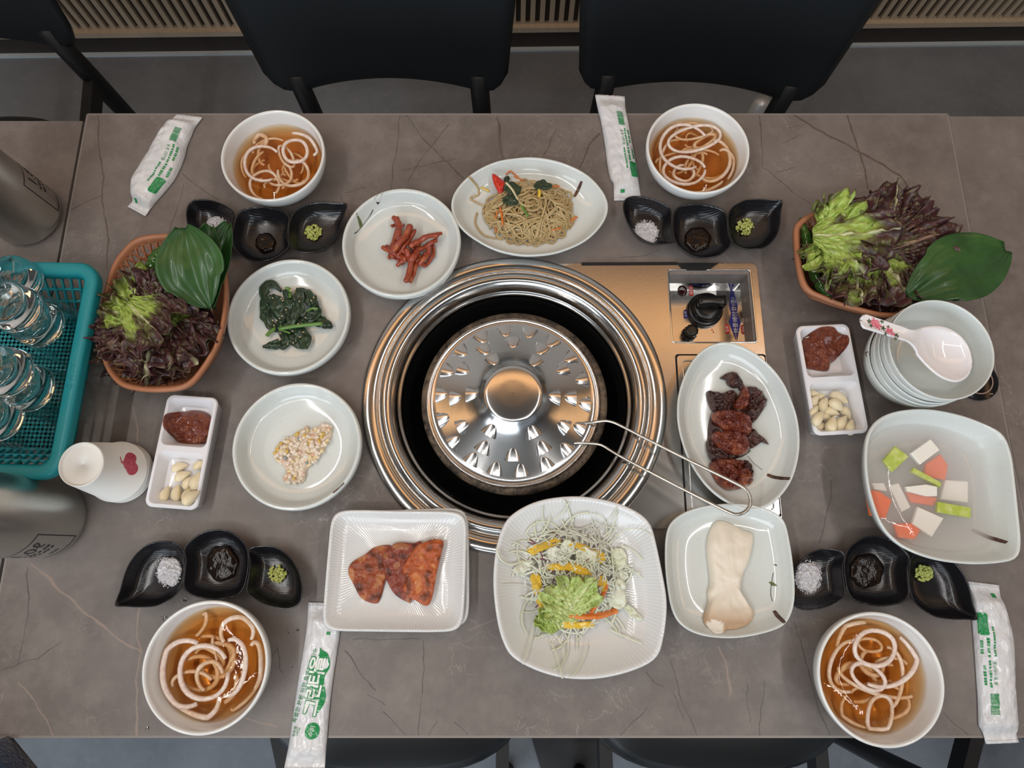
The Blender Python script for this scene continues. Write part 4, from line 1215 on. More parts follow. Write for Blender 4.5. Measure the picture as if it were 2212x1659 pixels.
for nm, (cu, cv_, sc_) in {'tl': (596, 346, 1.0), 'tr': (1506, 330, 1.0), 'bl': (446, 1446, 1.28), 'br': (1894, 1468, 1.28)}.items():
    for k in range(18 - len(ON[nm])):     # more slices sunk below the surface
        a_ = rs.uniform(0, tau); q = rs.uniform(14, 40) * sc_; r1 = rs.uniform(22, 46) * sc_
        ON[nm].append((cu + q * cos(a_), cv_ + q * sin(a_) * .9, r1, r1 * rs.uniform(.45, .9), rs.uniform(-60, 60), (s0 := rs.uniform(0, 360)), s0 + rs.uniform(130, 300), rs.uniform(3.6, 5.0) * sc_))
for nm, t, o in bowls:
    filler(nm, SOYP, 'soy_sauce', M_soy, 'amber soy and vinegar sauce filling the white bowl ' + where[nm], 'sauce')
    c = t.location
    spots = ordinal_spots([(a[0], a[1]) for a in ON[nm]], 3)
    for i, a in enumerate(ON[nm]):
        n_ = 30 if a[6] - a[5] >= 360 else 24
        dz = -0.0010 - 0.0085 * (i / len(ON[nm])) + (0.0016 if i < 3 else 0)
        p = arc_pts(*a[:7], n=n_, dz=dz)
        for q in p:       # keep inside the bowl
            d = V((q.x - c.x, q.y - c.y, 0)); lim = 0.0535
            if d.length > lim: d = d.normalized() * lim; q.x, q.y = c.x + d.x, c.y + d.y
        wdt = a[7] / 2 * 0.00094
        full = a[6] - a[5] >= 360
        rr_ = wdt if full else [wdt * (0.75 + 0.25 * sin(pi * k / (n_ - 1))) for k in range(n_)]
        ob = MB().tube(p[:-1] if full else p, rr_[:-1] if full and isinstance(rr_, list) else rr_, 7, 0.9, full).build('onion_ring', M_onion)
        tag(ob, ('closed onion ring, ' if full else 'open onion curl, ') + spots[i] + ', in the sauce bowl ' + short[nm], 'onion', 'onion curls in the bowl ' + where[nm])

# mounds ------------------------------------------------------------------
def mound(pts, h, hmax, p=2.4, base=None, amp=0.10, sc=120, nr=14, na=64, lift=0.0, seed=0.0, under=True, colf=None):
    c, ol = px_outline(pts, h, na)
    cv = V((c.x, c.y, 0))
    mb = MB(); rings = []; cols = []
    def zb(x, y): return (zdrop(base, x, y) if base is not None else TZ) + 0.0002 + lift
    prof = [(1 - (k / (nr - 1)) ** 1.6) for k in range(nr)]     # from rim to the centre
    prof = [max(q, 0.004) for q in prof]
    ring0 = []
    for k in prof:
        r = []
        for i, q in enumerate(ol):
            d = q * k
            x, y = c.x + d.x, c.y + d.y
            nz = noise.noise(V((x * sc + seed, y * sc, seed))) + 0.5 * noise.noise(V((x * sc * 2.6, y * sc * 2.6 + seed, 3)))
            hh = hmax * max(0.0, 1 - k ** p) ** 0.55
            hh = hh * (1 + amp * nz * 2.0) + (amp * hmax * nz * (1 - k ** 8))
            r.append(V((x, y, zb(x, y) + max(hh, 0.0 if k < 0.995 else 0))))
        rings.append(r)
    mb.loft(rings, under, True)
    if colf:
        mb.c = [colf(v) for v in mb.v]; mb.usec = True
    return mb

M_paste = mat('red_bean_paste', (0.17, 0.030, 0.011), 0.20, coat=0.6, var=(150, (0.30, 0.075, 0.026), 0.45, 0.7), bump=(330, 1.0, 0.0045))
M_garlic = mat('garlic_clove', (0.74, 0.63, 0.40), 0.32, sss=0.25, var=(70, (0.80, 0.72, 0.53), 0.35, 0.7))
M_dark = mat('black_soy_paste', (0.009, 0.005, 0.004), 0.13, spec=0.35, var=(240, (0.035, 0.013, 0.006), 0.62, 0.72), bump=(110, 0.45, 0.0025))
M_salt = mat('coarse_salt', (0.72, 0.72, 0.75), 0.25, sss=0.3)
M_wasabi = mat('wasabi', (0.42, 0.47, 0.115), 0.5, var=(300, (0.55, 0.60, 0.22), 0.4, 0.7), bump=(500, 0.5))

for key, pts, lab in (('divl', [z4(x, y) for x, y in ((1040, 1060), (1075, 1010), (1150, 985), (1245, 990), (1295, 1030), (1303, 1090), (1295, 1165), (1230, 1195), (1150, 1198), (1080, 1180), (1045, 1120))], 'mound of red chilli bean paste in the dish beside the paper cups'),
                      ('divr', [Z6(x, y) for x, y in ((808, 590), (830, 530), (900, 495), (990, 500), (1055, 545), (1062, 610), (1030, 665), (990, 700), (975, 740), (900, 735), (820, 705))], 'mound of red chilli bean paste in the dish beside the stacked bowls')):
    b = bvh_of(DISH[key][1])
    tag(mound(pts, 0.012, 0.012, 2.2, b, 0.10, 110, 28, 110).build('bean_paste', M_paste), lab, 'paste')
def clove(mb, c, L_, rot, lift, seed):
    M = Matrix.Rotation(rot, 3, 'Z') @ Matrix.Rotation(rnd(-.25, .25), 3, 'Y')
    vs, fs = ico(3); out = []
    for p in vs:
        x = p.x; k = 1 - 0.28 * x - 0.30 * max(0, x) ** 2
        q = V((x * L_ / 2, p.y * L_ * 0.285 * k + 0.0018 * (1 - x * x) * 0.8, p.z * L_ * 0.26 * k))
        q *= 1 + 0.05 * noise.noise(p * 2 + V((seed, 0, 0)))
        out.append(M @ q + c + V((0, 0, lift)))
    mb.add(out, fs)
    return mb
GL = {'divl': [z4(*q[:2]) + q[2:] for q in ((1110, 1345, 100, 20, 0), (1238, 1332, 92, 25, 0), (1128, 1400, 104, 30, 0), (1165, 1440, 100, 55, 0), (1242, 1432, 125, 75, 0), (1025, 1505, 100, 78, 0), (1095, 1500, 108, 85, 0), (1168, 1512, 112, 70, 0), (1212, 1535, 122, 45, 1))],
      'divr': [Z6(*q[:2]) + q[2:] for q in ((868, 898, 95, 5, 0), (875, 942, 100, 55, 1), (938, 955, 105, 60, 1), (1010, 965, 115, -35, 1), (1030, 920, 125, -30, 0), (855, 1010, 85, 60, 0), (880, 1052, 115, 55, 1), (975, 1002, 115, -20, 0), (945, 1035, 90, -15, 0), (1070, 1010, 105, -55, 0), (912, 1096, 95, 20, 0), (985, 1086, 125, 75, 1), (1048, 1070, 110, 55, 1), (1086, 1104, 105, 80, 0), (922, 910, 80, 30, 0))]}
for key, gr_lab in (('divl', 'peeled garlic clove in the dish beside the paper cups'), ('divr', 'peeled garlic clove in the dish beside the stacked bowls')):
    b = bvh_of(DISH[key][1])
    spots = ordinal_spots([q[:2] for q in GL[key]], 3 if len(GL[key]) < 12 else 4)
    for i, (u, v, L_, rt, up) in enumerate(GL[key]):
        c = W(u, v, 0.010 + 0.005 * up); LL = L_ / 2.8605 * 0.00054
        z = zdrop(b, c.x, c.y) + LL * 0.25 + (0.0062 if up else 0.0002)
        o = clove(MB(), V((c.x, c.y, z)), LL, R(rt), 0, i).build('garlic_clove', M_garlic)
        tag(o, gr_lab.replace('clove in', 'clove, ' + spots[i] + ', in'), 'garlic', 'garlic cloves ' + ('beside the cups' if key == 'divl' else 'beside the bowls'))

# tray contents: salt, dark sauce, wasabi (px centre, px radii)
TC = {'tray_bl': (((362, 1235), 26, 32), ((477, 1217), 35, 40), ((597, 1240), 22, 20), 'near left tray'),
      'tray_br': (((1748, 1246), 27, 33), ((1876, 1233), 37, 38), ((1999, 1238), 21, 20), 'near right tray'),
      'tray_tl': (((466, 482), 20, 15), ((571, 522), 22, 22), ((675, 499), 20, 18), 'far left tray'),
      'tray_tr': (((1396, 501), 26, 26), ((1509, 514), 29, 27), ((1611, 487), 21, 19), 'far right tray')}
for key, (sa, da, wa, nm) in TC.items():
    b = bvh_of([DISH[key][1][0]] + DISH[key][1][1:]) if False else None
    t, obs = DISH[key]
    b = bvh_of(obs)
    def oval_px(c, a, b_, n=14, wob=0.10, s_=0): return [(c[0] + a * (1 + wob * sin(3 * k + s_)) * cos(tau * k / n), c[1] + b_ * (1 + wob * cos(2 * k + s_)) * sin(tau * k / n)) for k in range(n)]
    mb = mound(oval_px(*sa, s_=1), 0.010, 0.0065, 2.0, b, 0.25, 320, 12, 48)
    (cu, cv_), a_, b_ = sa
    for k in range(330):
        an = rnd(0, tau); q = rnd(0, 1) ** 0.5 * 1.12
        p = W(cu + a_ * q * cos(an), cv_ + b_ * q * sin(an), 0.008)
        z = zdrop(b, p.x, p.y) + 0.0004 + 0.0062 * max(0, 1 - q ** 2.2) ** 0.6
        M = Matrix.Rotation(rnd(0, tau), 3, V((rnd(-1, 1), rnd(-1, 1), rnd(.1, 1))).normalized())
        s_ = rnd(.0006, .0011)
        mb.box((p.x, p.y, z), (s_, s_, s_), M=M)
    tag(mb.build('salt', M_salt, smooth=False, fix=False), 'heap of coarse white salt in the %s' % nm, 'salt', kind='stuff')
    mb = mound(oval_px(*da, n=18, wob=0.05, s_=2), 0.009, 0.0045, 5.0, b, 0.05, 90, 20, 72)
    tag(mb.build('soy_paste', M_dark), 'pool of glossy black soy paste in the %s' % nm, 'sauce')
    (cu, cv_), a_, b_ = wa
    mb = MB()
    for k in range(95):
        an = rnd(0, tau); q = rnd(0, 1) ** 0.6 * 0.90
        p = W(cu + a_ * q * cos(an), cv_ + b_ * q * sin(an), 0.010); rb = rnd(.0011, .0020)
        z = zdrop(b, p.x, p.y) + rb * 0.6 + 0.0085 * (1 - q) ** .8 * rnd(0.3, 1)
        mb.blob((p.x, p.y, z), rb, 2, 0.35, 1.6, k)
    tag(mb.build('wasabi', M_wasabi), 'lump of pale green wasabi in the %s' % nm, 'wasabi')

# tubes laid on a plate along pixel lines ---------------------------------------
def px_line(pts, b, lift=0.0, n=24, zs=None, h=0.014):
    P_ = cr([W(u, v, h) for u, v in pts], n, False)
    for i, p in enumerate(P_):
        e = zs[0] + (zs[1] - zs[0]) * i / (n - 1) if zs else 0
        p.z = zdrop(b, p.x, p.y) + lift + e
    return P_
M_radish = mat('chilli_coated_radish', (0.27, 0.036, 0.012), 0.22, coat=0.5, var=(90, (0.46, 0.13, 0.035), 0.5, 0.75), bump=(320, 0.6, 0.0016))
b = bvh_of(DISH['rad'][1])
RS = [([Z2(335, 1362), Z2(360, 1420), Z2(345, 1500)], 20, .010), ([Z2(432, 1418), Z2(385, 1500), Z2(315, 1575)], 24, .014), ([Z2(355, 1420), Z2(322, 1500), Z2(312, 1600)], 17, .006),
      ([Z2(245, 1530), Z2(310, 1565), Z2(400, 1610)], 17, .007), ([Z2(598, 1468), Z2(510, 1490), Z2(420, 1545)], 20, .012), ([Z2(585, 1490), Z2(510, 1535), Z2(450, 1570)], 16, .008),
      ([Z2(535, 1500), Z2(530, 1570), Z2(470, 1640)], 18, .005), ([Z2(400, 1560), Z2(430, 1620), Z5(470, 20)], 22, .011), ([Z2(310, 1590), Z5(320, 20), Z5(400, 70)], 18, .005), ([Z5(370, 10), Z5(430, 60), Z5(395, 212)], 20, .008),
      ([Z5(455, 40), Z5(450, 110), Z5(415, 205)], 16, .004), ([Z5(540, 0), Z5(500, 40), Z5(440, 80)], 15, .004), ([Z2(480, 1480), Z2(440, 1560), Z2(330, 1640)], 16, .003), ([Z2(400, 1480), Z2(470, 1580), Z2(500, 1640)], 16, .002), ([Z2(300, 1400), Z2(330, 1380), Z2(380, 1390)], 13, .003)]
rs = random.Random(4)
for k in range(9):
    pts, wd, lf = RS[k]; dx, dy = rs.uniform(-9, 9), rs.uniform(-9, 9)
    RS.append(([(u + dx + rs.uniform(-3, 3), v + dy) for u, v in pts[::-1]], wd * rs.uniform(.6, .95), max(.001, lf - .004)))
spots = ordinal_spots([q[0][1] for q in RS], 4)
for i, (pts, wd, lf) in enumerate(RS):
    p = px_line(pts, b, lf + wd * 0.00019 * 1.2, 20)
    for k, q in enumerate(p): q.z += 0.0012 * sin(k * 0.6 + i)
    r_ = [wd * 0.000185 * (1.05 + 0.30 * noise.noise(V((k * .45, i * 3.1, 0)))) * (0.65 if k in (0, 19) else 1) for k in range(20)]
    tag(MB().tube(p, r_, 8, 0.85).build('radish_strip', M_radish), 'red seasoned radish strip, ' + spots[i] + ', in the heap on the round plate', 'radish', 'radish strips on the round plate')

# spinach -------------------------------------------------------------------------
M_spin = mat('cooked_spinach_leaf', (0.012, 0.030, 0.014), 0.26, coat=0.3, var=(60, (0.022, 0.055, 0.022), 0.4, 0.7), bump=(140, 0.8, 0.002))
M_stem = mat('spinach_stem', (0.10, 0.22, 0.035), 0.3, coat=0.2)
M_seed = mat('sesame_seed', (0.60, 0.48, 0.28), 0.5)
t_, o_ = DISH['spi']; b = bvh_of(o_)
sc0 = W(640, 682, 0.01)
sp_t = thing('seasoned_spinach', 'heap of dark green seasoned spinach with sesame on the round plate', 'spinach', (sc0.x, sc0.y, zdrop(b, sc0.x, sc0.y)))
def ribbon(pts, wpx, b, lift, ruff=0.003, th=0.0011, nu=9, nv=22, seed=0.0, fold=0.0, scale=0.00056):
    P_ = px_line(pts, b, lift, nv)
    def f(s, t):
        i = min(int(round(t * (nv - 1))), nv - 1); p = P_[i]
        a, c = P_[max(i - 1, 0)], P_[min(i + 1, nv - 1)]
        d = (c - a); d.z = 0; d.normalize(); sd_ = V((-d.y, d.x, 0))
        q = s * 2 - 1
        w_ = wpx * scale / 2 * (sin(pi * min(max(t * 0.92 + 0.06, 0), 1)) ** 0.6) * (1 + 0.35 * noise.noise(V((t * 5, q, seed))))
        x = p + sd_ * (q * w_)
        x.z += ruff * (noise.noise(V((t * 4.5, q * 1.6, seed + 3))) + 0.6 * noise.noise(V((t * 10, q * 3, seed))) + 0.4) + fold * abs(q)
        x.z = max(x.z, zdrop(b, x.x, x.y) + th)
        return x
    vs, fs = sheet(nu, nv, f, th)
    return MB().add(vs, fs)
SPL = [([(1660, 345), (1625, 270), (1665, 205), (1735, 250)], 60, .004), ([(1622, 300), (1645, 420), (1710, 500)], 75, .003), ([(1680, 285), (1725, 350), (1755, 450)], 95, .009), ([(1775, 320), (1815, 400), (1800, 480)], 95, .011),
       ([(1835, 245), (1900, 290), (1955, 355)], 85, .007), ([(1865, 260), (1850, 360), (1825, 450)], 80, .012), ([(1890, 395), (1960, 430), (2052, 478)], 80, .005), ([(1715, 440), (1765, 540), (1735, 612)], 70, .004),
       ([(1622, 592), (1720, 575), (1810, 555)], 55, .003), ([(1815, 470), (1880, 540), (1885, 612)], 85, .006), ([(1755, 250), (1790, 320), (1770, 400)], 55, .006), ([(1935, 310), (1945, 390), (1890, 450)], 80, .006), ([(1700, 380), (1800, 440), (1900, 450)], 110, .004), ([(1780, 520), (1850, 580), (1880, 600)], 70, .004), ([(1690, 290), (1650, 330), (1640, 400)], 50, .004)]
for i, (pts, wd, lf) in enumerate(SPL):
    wpart(ribbon([z4(*p) for p in pts], wd / 2.8605, b, lf + .0012, 0.0042, seed=i * 3.3, fold=-0.0012).build('leaf', M_spin), sp_t)
for i, (pts, wd, lf) in enumerate([([(1735, 500), (1830, 482), (2002, 465)], 26, .0145), ([(1645, 530), (1665, 505), (1700, 480)], 26, .006), ([(1905, 385), (1935, 368), (1970, 372)], 16, .012), ([(1740, 470), (1750, 500), (1800, 520)], 13, .012), ([(1765, 240), (1790, 245), (1795, 300)], 22, .009)]):
    p = px_line([z4(*q) for q in pts], b, lf, 16)
    wpart(MB().tube(p, wd * 0.000095, 8, 0.7).build('stem', M_stem), sp_t)
for k in range(26):
    u, v = z4(rnd(1650, 1950), rnd(240, 600)); p = W(u, v, 0.016)
    mbs = MB().blob((p.x, p.y, zdrop(b, p.x, p.y) + rnd(.014, .018)), (0.0014, 0.0009, 0.0006), 1, 0, M=Matrix.Rotation(rnd(0, pi), 3, 'Z')) if k == 0 else mbs.blob((p.x, p.y, zdrop(b, p.x, p.y) + rnd(.013, .017)), (0.0014, 0.0009, 0.0006), 1, 0, M=Matrix.Rotation(rnd(0, pi), 3, 'Z'))
sd_o = wpart(mbs.build('sesame_seeds', M_seed), sp_t); sd_o['kind'] = 'stuff'

# corn salad -----------------------------------------------------------------------
M_mayo = mat('mayonnaise_dressing', (0.74, 0.62, 0.49), 0.28, coat=0.2, sss=0.15, bump=(180, 0.4))
M_kern = mat('dressed_corn_kernel', (0.74, 0.60, 0.36), 0.3, coat=0.2, attr=True)
b = bvh_of(DISH['corn'][1])
CO = [(1690, 1240), (1720, 1200), (1780, 1155), (1850, 1110), (1890, 1095), (1930, 1115), (1980, 1075), (2040, 1080), (2050, 1140), (2010, 1220), (1960, 1290), (1920, 1330), (1890, 1370), (1880, 1430), (1840, 1440), (1770, 1445), (1745, 1420), (1760, 1370), (1730, 1320), (1700, 1290)]
c0 = W(*z4(1860, 1270), 0.01)
co = thing('corn_salad', 'heap of creamy corn salad on the lowest round plate', 'salad', (c0.x, c0.y, zdrop(b, c0.x, c0.y)))
wpart(mound([z4(*p) for p in CO], 0.010, 0.0085, 3.0, b, 0.12, 170, 14, 80).build('dressing', M_mayo), co)
cp = [V((x, y, 0)) for x, y in CO]
def inside(x, y, poly):
    r_ = False; j = len(poly) - 1
    for i in range(len(poly)):
        xi, yi, xj, yj = poly[i].x, poly[i].y, poly[j].x, poly[j].y
        if (yi > y) != (yj > y) and x < (xj - xi) * (y - yi) / (yj - yi) + xi: r_ = not r_
        j = i
    return r_
mbk = MB(); n_ = 0
pal = [(.76, .65, .52)] * 16 + [(.74, .60, .34)] * 5 + [(.66, .44, .09)] * 2 + [(.72, .52, .44), (.72, .42, .30), (.30, .33, .31), (.74, .70, .64)]
while n_ < 170:
    x, y = rnd(1690, 2050), rnd(1075, 1445)
    if not inside(x, y, cp): continue
    m_ = min((V((x, y, 0)) - q).length for q in cp)
    p = W(*z4(x, y), 0.012); n_ += 1
    z = zdrop(b, p.x, p.y) + 0.0015 + min(m_ / 75, 1) ** 0.6 * 0.0088 * rnd(.8, 1.05)
    colk = random.choice(pal)
    if colk[0] < 0.71 and random.random() < .35: mbk.box((p.x, p.y, z + .001), (rnd(.003, .0045), .003, .0024), rnd(0, pi), col=colk)
    else: mbk.blob((p.x, p.y, z), (rnd(.0024, .0034), rnd(.002, .0028), .0022), 2, 0.16, 1.4, n_, col=colk, M=Matrix.Rotation(rnd(0, pi), 3, 'Z'))
ko = wpart(mbk.build('corn_kernels', M_kern), co); ko['kind'] = 'stuff'

# glass noodles ---------------------------------------------------------------------
M_noodle = mat('glass_noodle', (0.42, 0.295, 0.125), 0.12, coat=0.5, sss=0.3, var=(30, (0.52, 0.40, 0.21), 0.35, 0.7))
M_carrot = mat('carrot', (0.66, 0.155, 0.022), 0.3, coat=0.2, var=(120, (0.72, 0.25, 0.06), 0.4, 0.7))
M_redp = mat('red_chilli', (0.50, 0.025, 0.016), 0.14, coat=0.4)
M_ygrn = mat('pale_vegetable', (0.62, 0.55, 0.36), 0.3, sss=0.2)
b = bvh_of(DISH['jap'][1])
nc = W(1143, 452, 0.016)
mb = MB()
ax, ay = 0.0600, 0.0460
for i in range(150):
    an = rnd(0, tau); q = rnd(0, 1) ** 0.55 * 0.92
    x, y = ax * q * cos(an), ay * q * sin(an); hd = rnd(0, tau); cv = rnd(-1, 1) * 70
    layer = rnd(0.0, 1.0); pts = []
    for k in range(rnd(0, 1) > 0.5 and 34 or 24):
        e = (x / ax) ** 2 + (y / ay) ** 2
        zt = 0.0015 + 0.021 * max(0.0, 1 - e) ** 0.75 * (0.25 + 0.75 * layer)
        wx, wy = nc.x + x, nc.y + y
        pts.append(V((wx, wy, zdrop(b, wx, wy) + zt + 0.0010 * sin(k * .7 + i))))
        if e > 0.70:
            tgt = atan2(-y, -x); df = (tgt - hd + pi) % tau - pi; hd += (0.55 if e < 1 else 1.1) * (1 if df > 0 else -1)
        cv += rnd(-14, 14); cv = max(-110, min(110, cv)); hd += cv * 0.0042
        x += 0.0042 * cos(hd); y += 0.0042 * sin(hd)
    mb.tube(pts, rnd(.0012, .0016), 6)
for pts in ([Z2(780, 1130), Z2(830, 1150), Z2(840, 1190), Z2(790, 1215), Z2(830, 1240), Z2(880, 1260)], [Z2(1100, 1480), Z2(1180, 1490), Z2(1240, 1440), Z2(1250, 1380)], [Z2(830, 1300), Z2(820, 1370), Z2(870, 1440), Z2(950, 1460)]):
    mb.tube(px_line(pts, b, .0016, 26), .0013, 6)
nd = mb.build('glass_noodles', M_noodle); tag(nd, 'tangled heap of translucent brown glass noodles on the oval plate', 'noodles', kind='stuff')
def topz(u, v): 
    p = W(u, v, 0.02); e = ((p.x - nc.x) / ax) ** 2 + ((p.y - nc.y) / ay) ** 2
    return 0.003 + 0.021 * max(0.0, 1 - e) ** 0.75
for i, (pts, wd) in enumerate([([Z2(1010, 1075), Z2(1040, 1060), Z2(1085, 1085)], 12), ([Z2(1060, 1095), Z2(1100, 1110), Z2(1120, 1130)], 12), ([Z2(975, 1300), Z2(985, 1350), Z2(990, 1410)], 16), ([Z2(945, 1370), Z2(960, 1320)], 12), ([Z2(1390, 1380), Z2(1420, 1350), Z2(1450, 1330)], 18), ([Z2(1285, 1155), Z2(1310, 1165), Z2(1340, 1160)], 12), ([Z2(950, 1435), Z2(945, 1400)], 10), ([Z2(1260, 1410), Z2(1300, 1425), Z2(1350, 1410)], 12)]):
    zz = topz(*pts[len(pts) // 2])
    tag(MB().tube(px_line(pts, b, zz, 12), wd * .000095, 4, 0.7).build('carrot_strip', M_carrot), 'orange carrot strip, ' + ['curled at the far edge', 'short, beside the curled one', 'long, at the left', 'thin, left of the long one', 'thick, at the right edge', 'small, by the folded leaf', 'tiny, at the lower left', 'reddish, at the lower right'][i] + ', in the glass noodles', 'carrot', 'carrot strips in the glass noodles')
for i, (pts, wd, seed) in enumerate([([Z2(1000, 1180), Z2(1050, 1200), Z2(1085, 1240)], 34, 1), ([Z2(1185, 1195), Z2(1230, 1170), Z2(1290, 1185)], 24, 2), ([Z2(990, 1280), Z2(1040, 1275), Z2(1080, 1300)], 24, 3), ([Z2(1000, 1100), Z2(1030, 1110)], 20, 4)]):
    tag(ribbon(pts, wd, b, topz(*pts[1]) + .001, 0.002, seed=seed).build('spinach_leaf', M_spin), 'dark spinach leaf, ' + ['largest, by the red chilli', 'folded, right of the middle', 'small, below the largest leaf', 'small, at the chilli tip'][i] + ', in the glass noodles', 'spinach', 'spinach leaves in the glass noodles')
p0 = [Z2(925, 1070), Z2(965, 1085), Z2(1015, 1130), Z2(1000, 1160), Z2(975, 1190), Z2(950, 1160), Z2(928, 1110)]
tag(mound(p0, 0.024, 0.004, 3, b, 0.05, 80, 8, 32, lift=0.013).build('red_chilli_slice', M_redp), 'glossy red chilli piece at the upper left of the noodles', 'chilli')
tag(MB().tube(px_line([Z2(1100, 1290), Z2(1120, 1330), Z2(1145, 1370)], b, .022, 10), .0016, 6, .6).build('spring_onion', M_stem), 'bright green vegetable stem in the middle of the noodles', 'vegetable')
tag(MB().tube(px_line([Z2(1010, 1165), Z2(1050, 1210), Z2(1080, 1270)], b, .0225, 12), .0016, 6, .6).build('onion_strip', M_ygrn), 'pale onion strip lying over spinach in the noodles', 'onion')
tag(MB().tube(px_line([Z2(855, 1150), Z2(880, 1158), Z2(905, 1168)], b, .002, 8), .0018, 6, .6).build('egg_scrap', mat('yellow_egg', (.70, .50, .12), .4)), 'small yellow scrap beside the noodles on the oval plate', 'egg')
tag(MB().tube(px_line([Z2(1210, 1210), Z2(1215, 1230), Z2(1210, 1255)], b, .0235, 8), .0018, 6, .6).build('egg_strip', mat('yellow_egg_strip', (.74, .52, .05), .35)), 'yellow egg strip on top of the noodles', 'egg')

# marinated meat ----------------------------------------------------------------------
def meat_mat(name, a, b_):
    return mat(name, a, 0.20, coat=0.7, var=(75, b_, 0.45, 0.75), bump=(130, 1.0, 0.0060))
M_meatd = meat_mat('dark_marinated_meat', (0.036, 0.010, 0.008), (0.10, 0.022, 0.011))
M_meatr = meat_mat('red_marinated_meat', (0.13, 0.018, 0.008), (0.36, 0.095, 0.034))
b = bvh_of(DISH['meat'][1])
MEAT = [('B', [(220, 870), (300, 880), (390, 860), (400, 940), (340, 1000), (250, 990)], .009, .000, M_meatd), ('C', [(440, 860), (530, 845), (590, 930), (560, 1000), (500, 1070), (440, 1020)], .010, .000, M_meatd),
        ('X', [(260, 980), (420, 960), (500, 1080), (480, 1250), (330, 1290), (230, 1200)], .008, .0, M_meatd), ('G', [(480, 1095), (550, 1140), (605, 1203), (560, 1190), (500, 1225), (460, 1200)], .006, .001, M_meatd),
        ('H', [(213, 1190), (250, 1180), (340, 1260), (330, 1310), (240, 1295)], .008, .001, M_meatd), ('A', [(300, 785), (365, 750), (425, 780), (450, 850), (425, 875), (390, 805), (330, 800)], .007, .001, M_meatd),
        ('D', [(435, 840), (475, 890), (450, 980), (370, 975), (405, 905)], .008, .006, M_meatr), ('E', [(247, 1005), (340, 988), (440, 1005), (490, 1070), (470, 1142), (380, 1135), (290, 1105), (250, 1060)], .011, .005, M_meatr),
        ('F', [(250, 1130), (340, 1120), (450, 1150), (472, 1230), (420, 1272), (320, 1252), (248, 1190)], .010, .006, M_meatr), ('I', [(235, 1315), (330, 1282), (450, 1310), (500, 1390), (490, 1450), (400, 1482), (330, 1482), (265, 1420)], .013, .000, M_meatr),
        ('J', [(440, 1300), (485, 1320), (500, 1400), (470, 1440), (440, 1380)], .008, .003, M_meatd)]
for i, (k, pts, hm, lf, m) in enumerate(MEAT):
    o = mound([Z6(*p) for p in pts], 0.016, hm, 6.0, b, 0.26, 150, 26, 110, lift=lf, seed=i * 2.1).build('marinated_meat', m)
    tag(o, {'A': 'curled dark strip of marinated meat at the top of the oval plate', 'G': 'thin pointed strip of marinated meat at the right of the pile', 'E': 'upper bright red lump of marinated meat in the pile', 'F': 'middle red lump of marinated meat in the pile', 'I': 'lowest red lump of marinated meat under the wire handle',
            'D': 'narrow red strip of marinated meat hanging over the dark pieces', 'B': 'dark ragged piece of marinated meat at the upper left', 'C': 'dark ragged piece of marinated meat at the upper right', 'X': 'dark marinated meat beneath the red lumps', 'H': 'small dark bit of marinated meat at the left of the pile', 'J': 'brown bit of marinated meat on the right of the lowest lump'}[k], 'meat', 'marinated meat on the oval plate')

# kimchi pancakes ------------------------------------------------------------------------
M_panc = mat('kimchi_pancake', (0.30, 0.062, 0.020), 0.36, coat=0.15, attr=True, bump=(170, 0.7, 0.002))
b = bvh_of(DISH['rect'][1])
PAN = [([(40, 450), (60, 390), (140, 340), (200, 295), (295, 282), (310, 330), (290, 420), (270, 500), (235, 620), (200, 642), (120, 610), (70, 520)], .0005, (0.285, 0.058, 0.018), 'left'),
       ([(250, 350), (290, 300), (340, 265), (440, 268), (490, 262), (480, 400), (450, 520), (430, 620), (415, 638), (330, 590), (280, 510), (255, 420)], .0040, (0.225, 0.040, 0.020), 'middle'),
       ([(440, 310), (480, 275), (560, 245), (625, 258), (612, 340), (590, 430), (540, 645), (450, 622), (385, 580), (375, 540), (392, 500), (375, 420)], .0080, (0.40, 0.082, 0.018), 'right')]
for i, (pts, lf, colr, side) in enumerate(PAN):
    pts2 = []
    P_ = [Z8(*p) for p in pts]
    def cf(v, colr=colr, i=i):
        n1 = noise.noise(V((v.x * 90 + i * 9, v.y * 90, 1))); n2 = noise.noise(V((v.x * 260, v.y * 260 + i * 4, 2)))
        k = 1 + 0.45 * n1 + 0.25 * n2
        c = [colr[0] * k, colr[1] * k, colr[2] * k]
        if n1 > 0.28: c = [c[0] * .9 + .10, c[1] + .085, c[2] + .03]
        if n1 < -0.35: c = [q * .55 for q in c]
        return tuple(max(q, .004) for q in c)
    o = mound(P_, 0.012 + lf, 0.0042, 16, b, 0.16, 190, 22, 110, lift=lf, seed=i * 5.0, colf=cf).build('kimchi_pancake', M_panc)
    tag(o, {'left': 'reddish brown kimchi pancake at the left, lying flat on the plate', 'middle': 'dark red kimchi pancake in the middle, half covered', 'right': 'bright orange kimchi pancake on top at the right'}[side], 'pancake', 'kimchi pancakes')

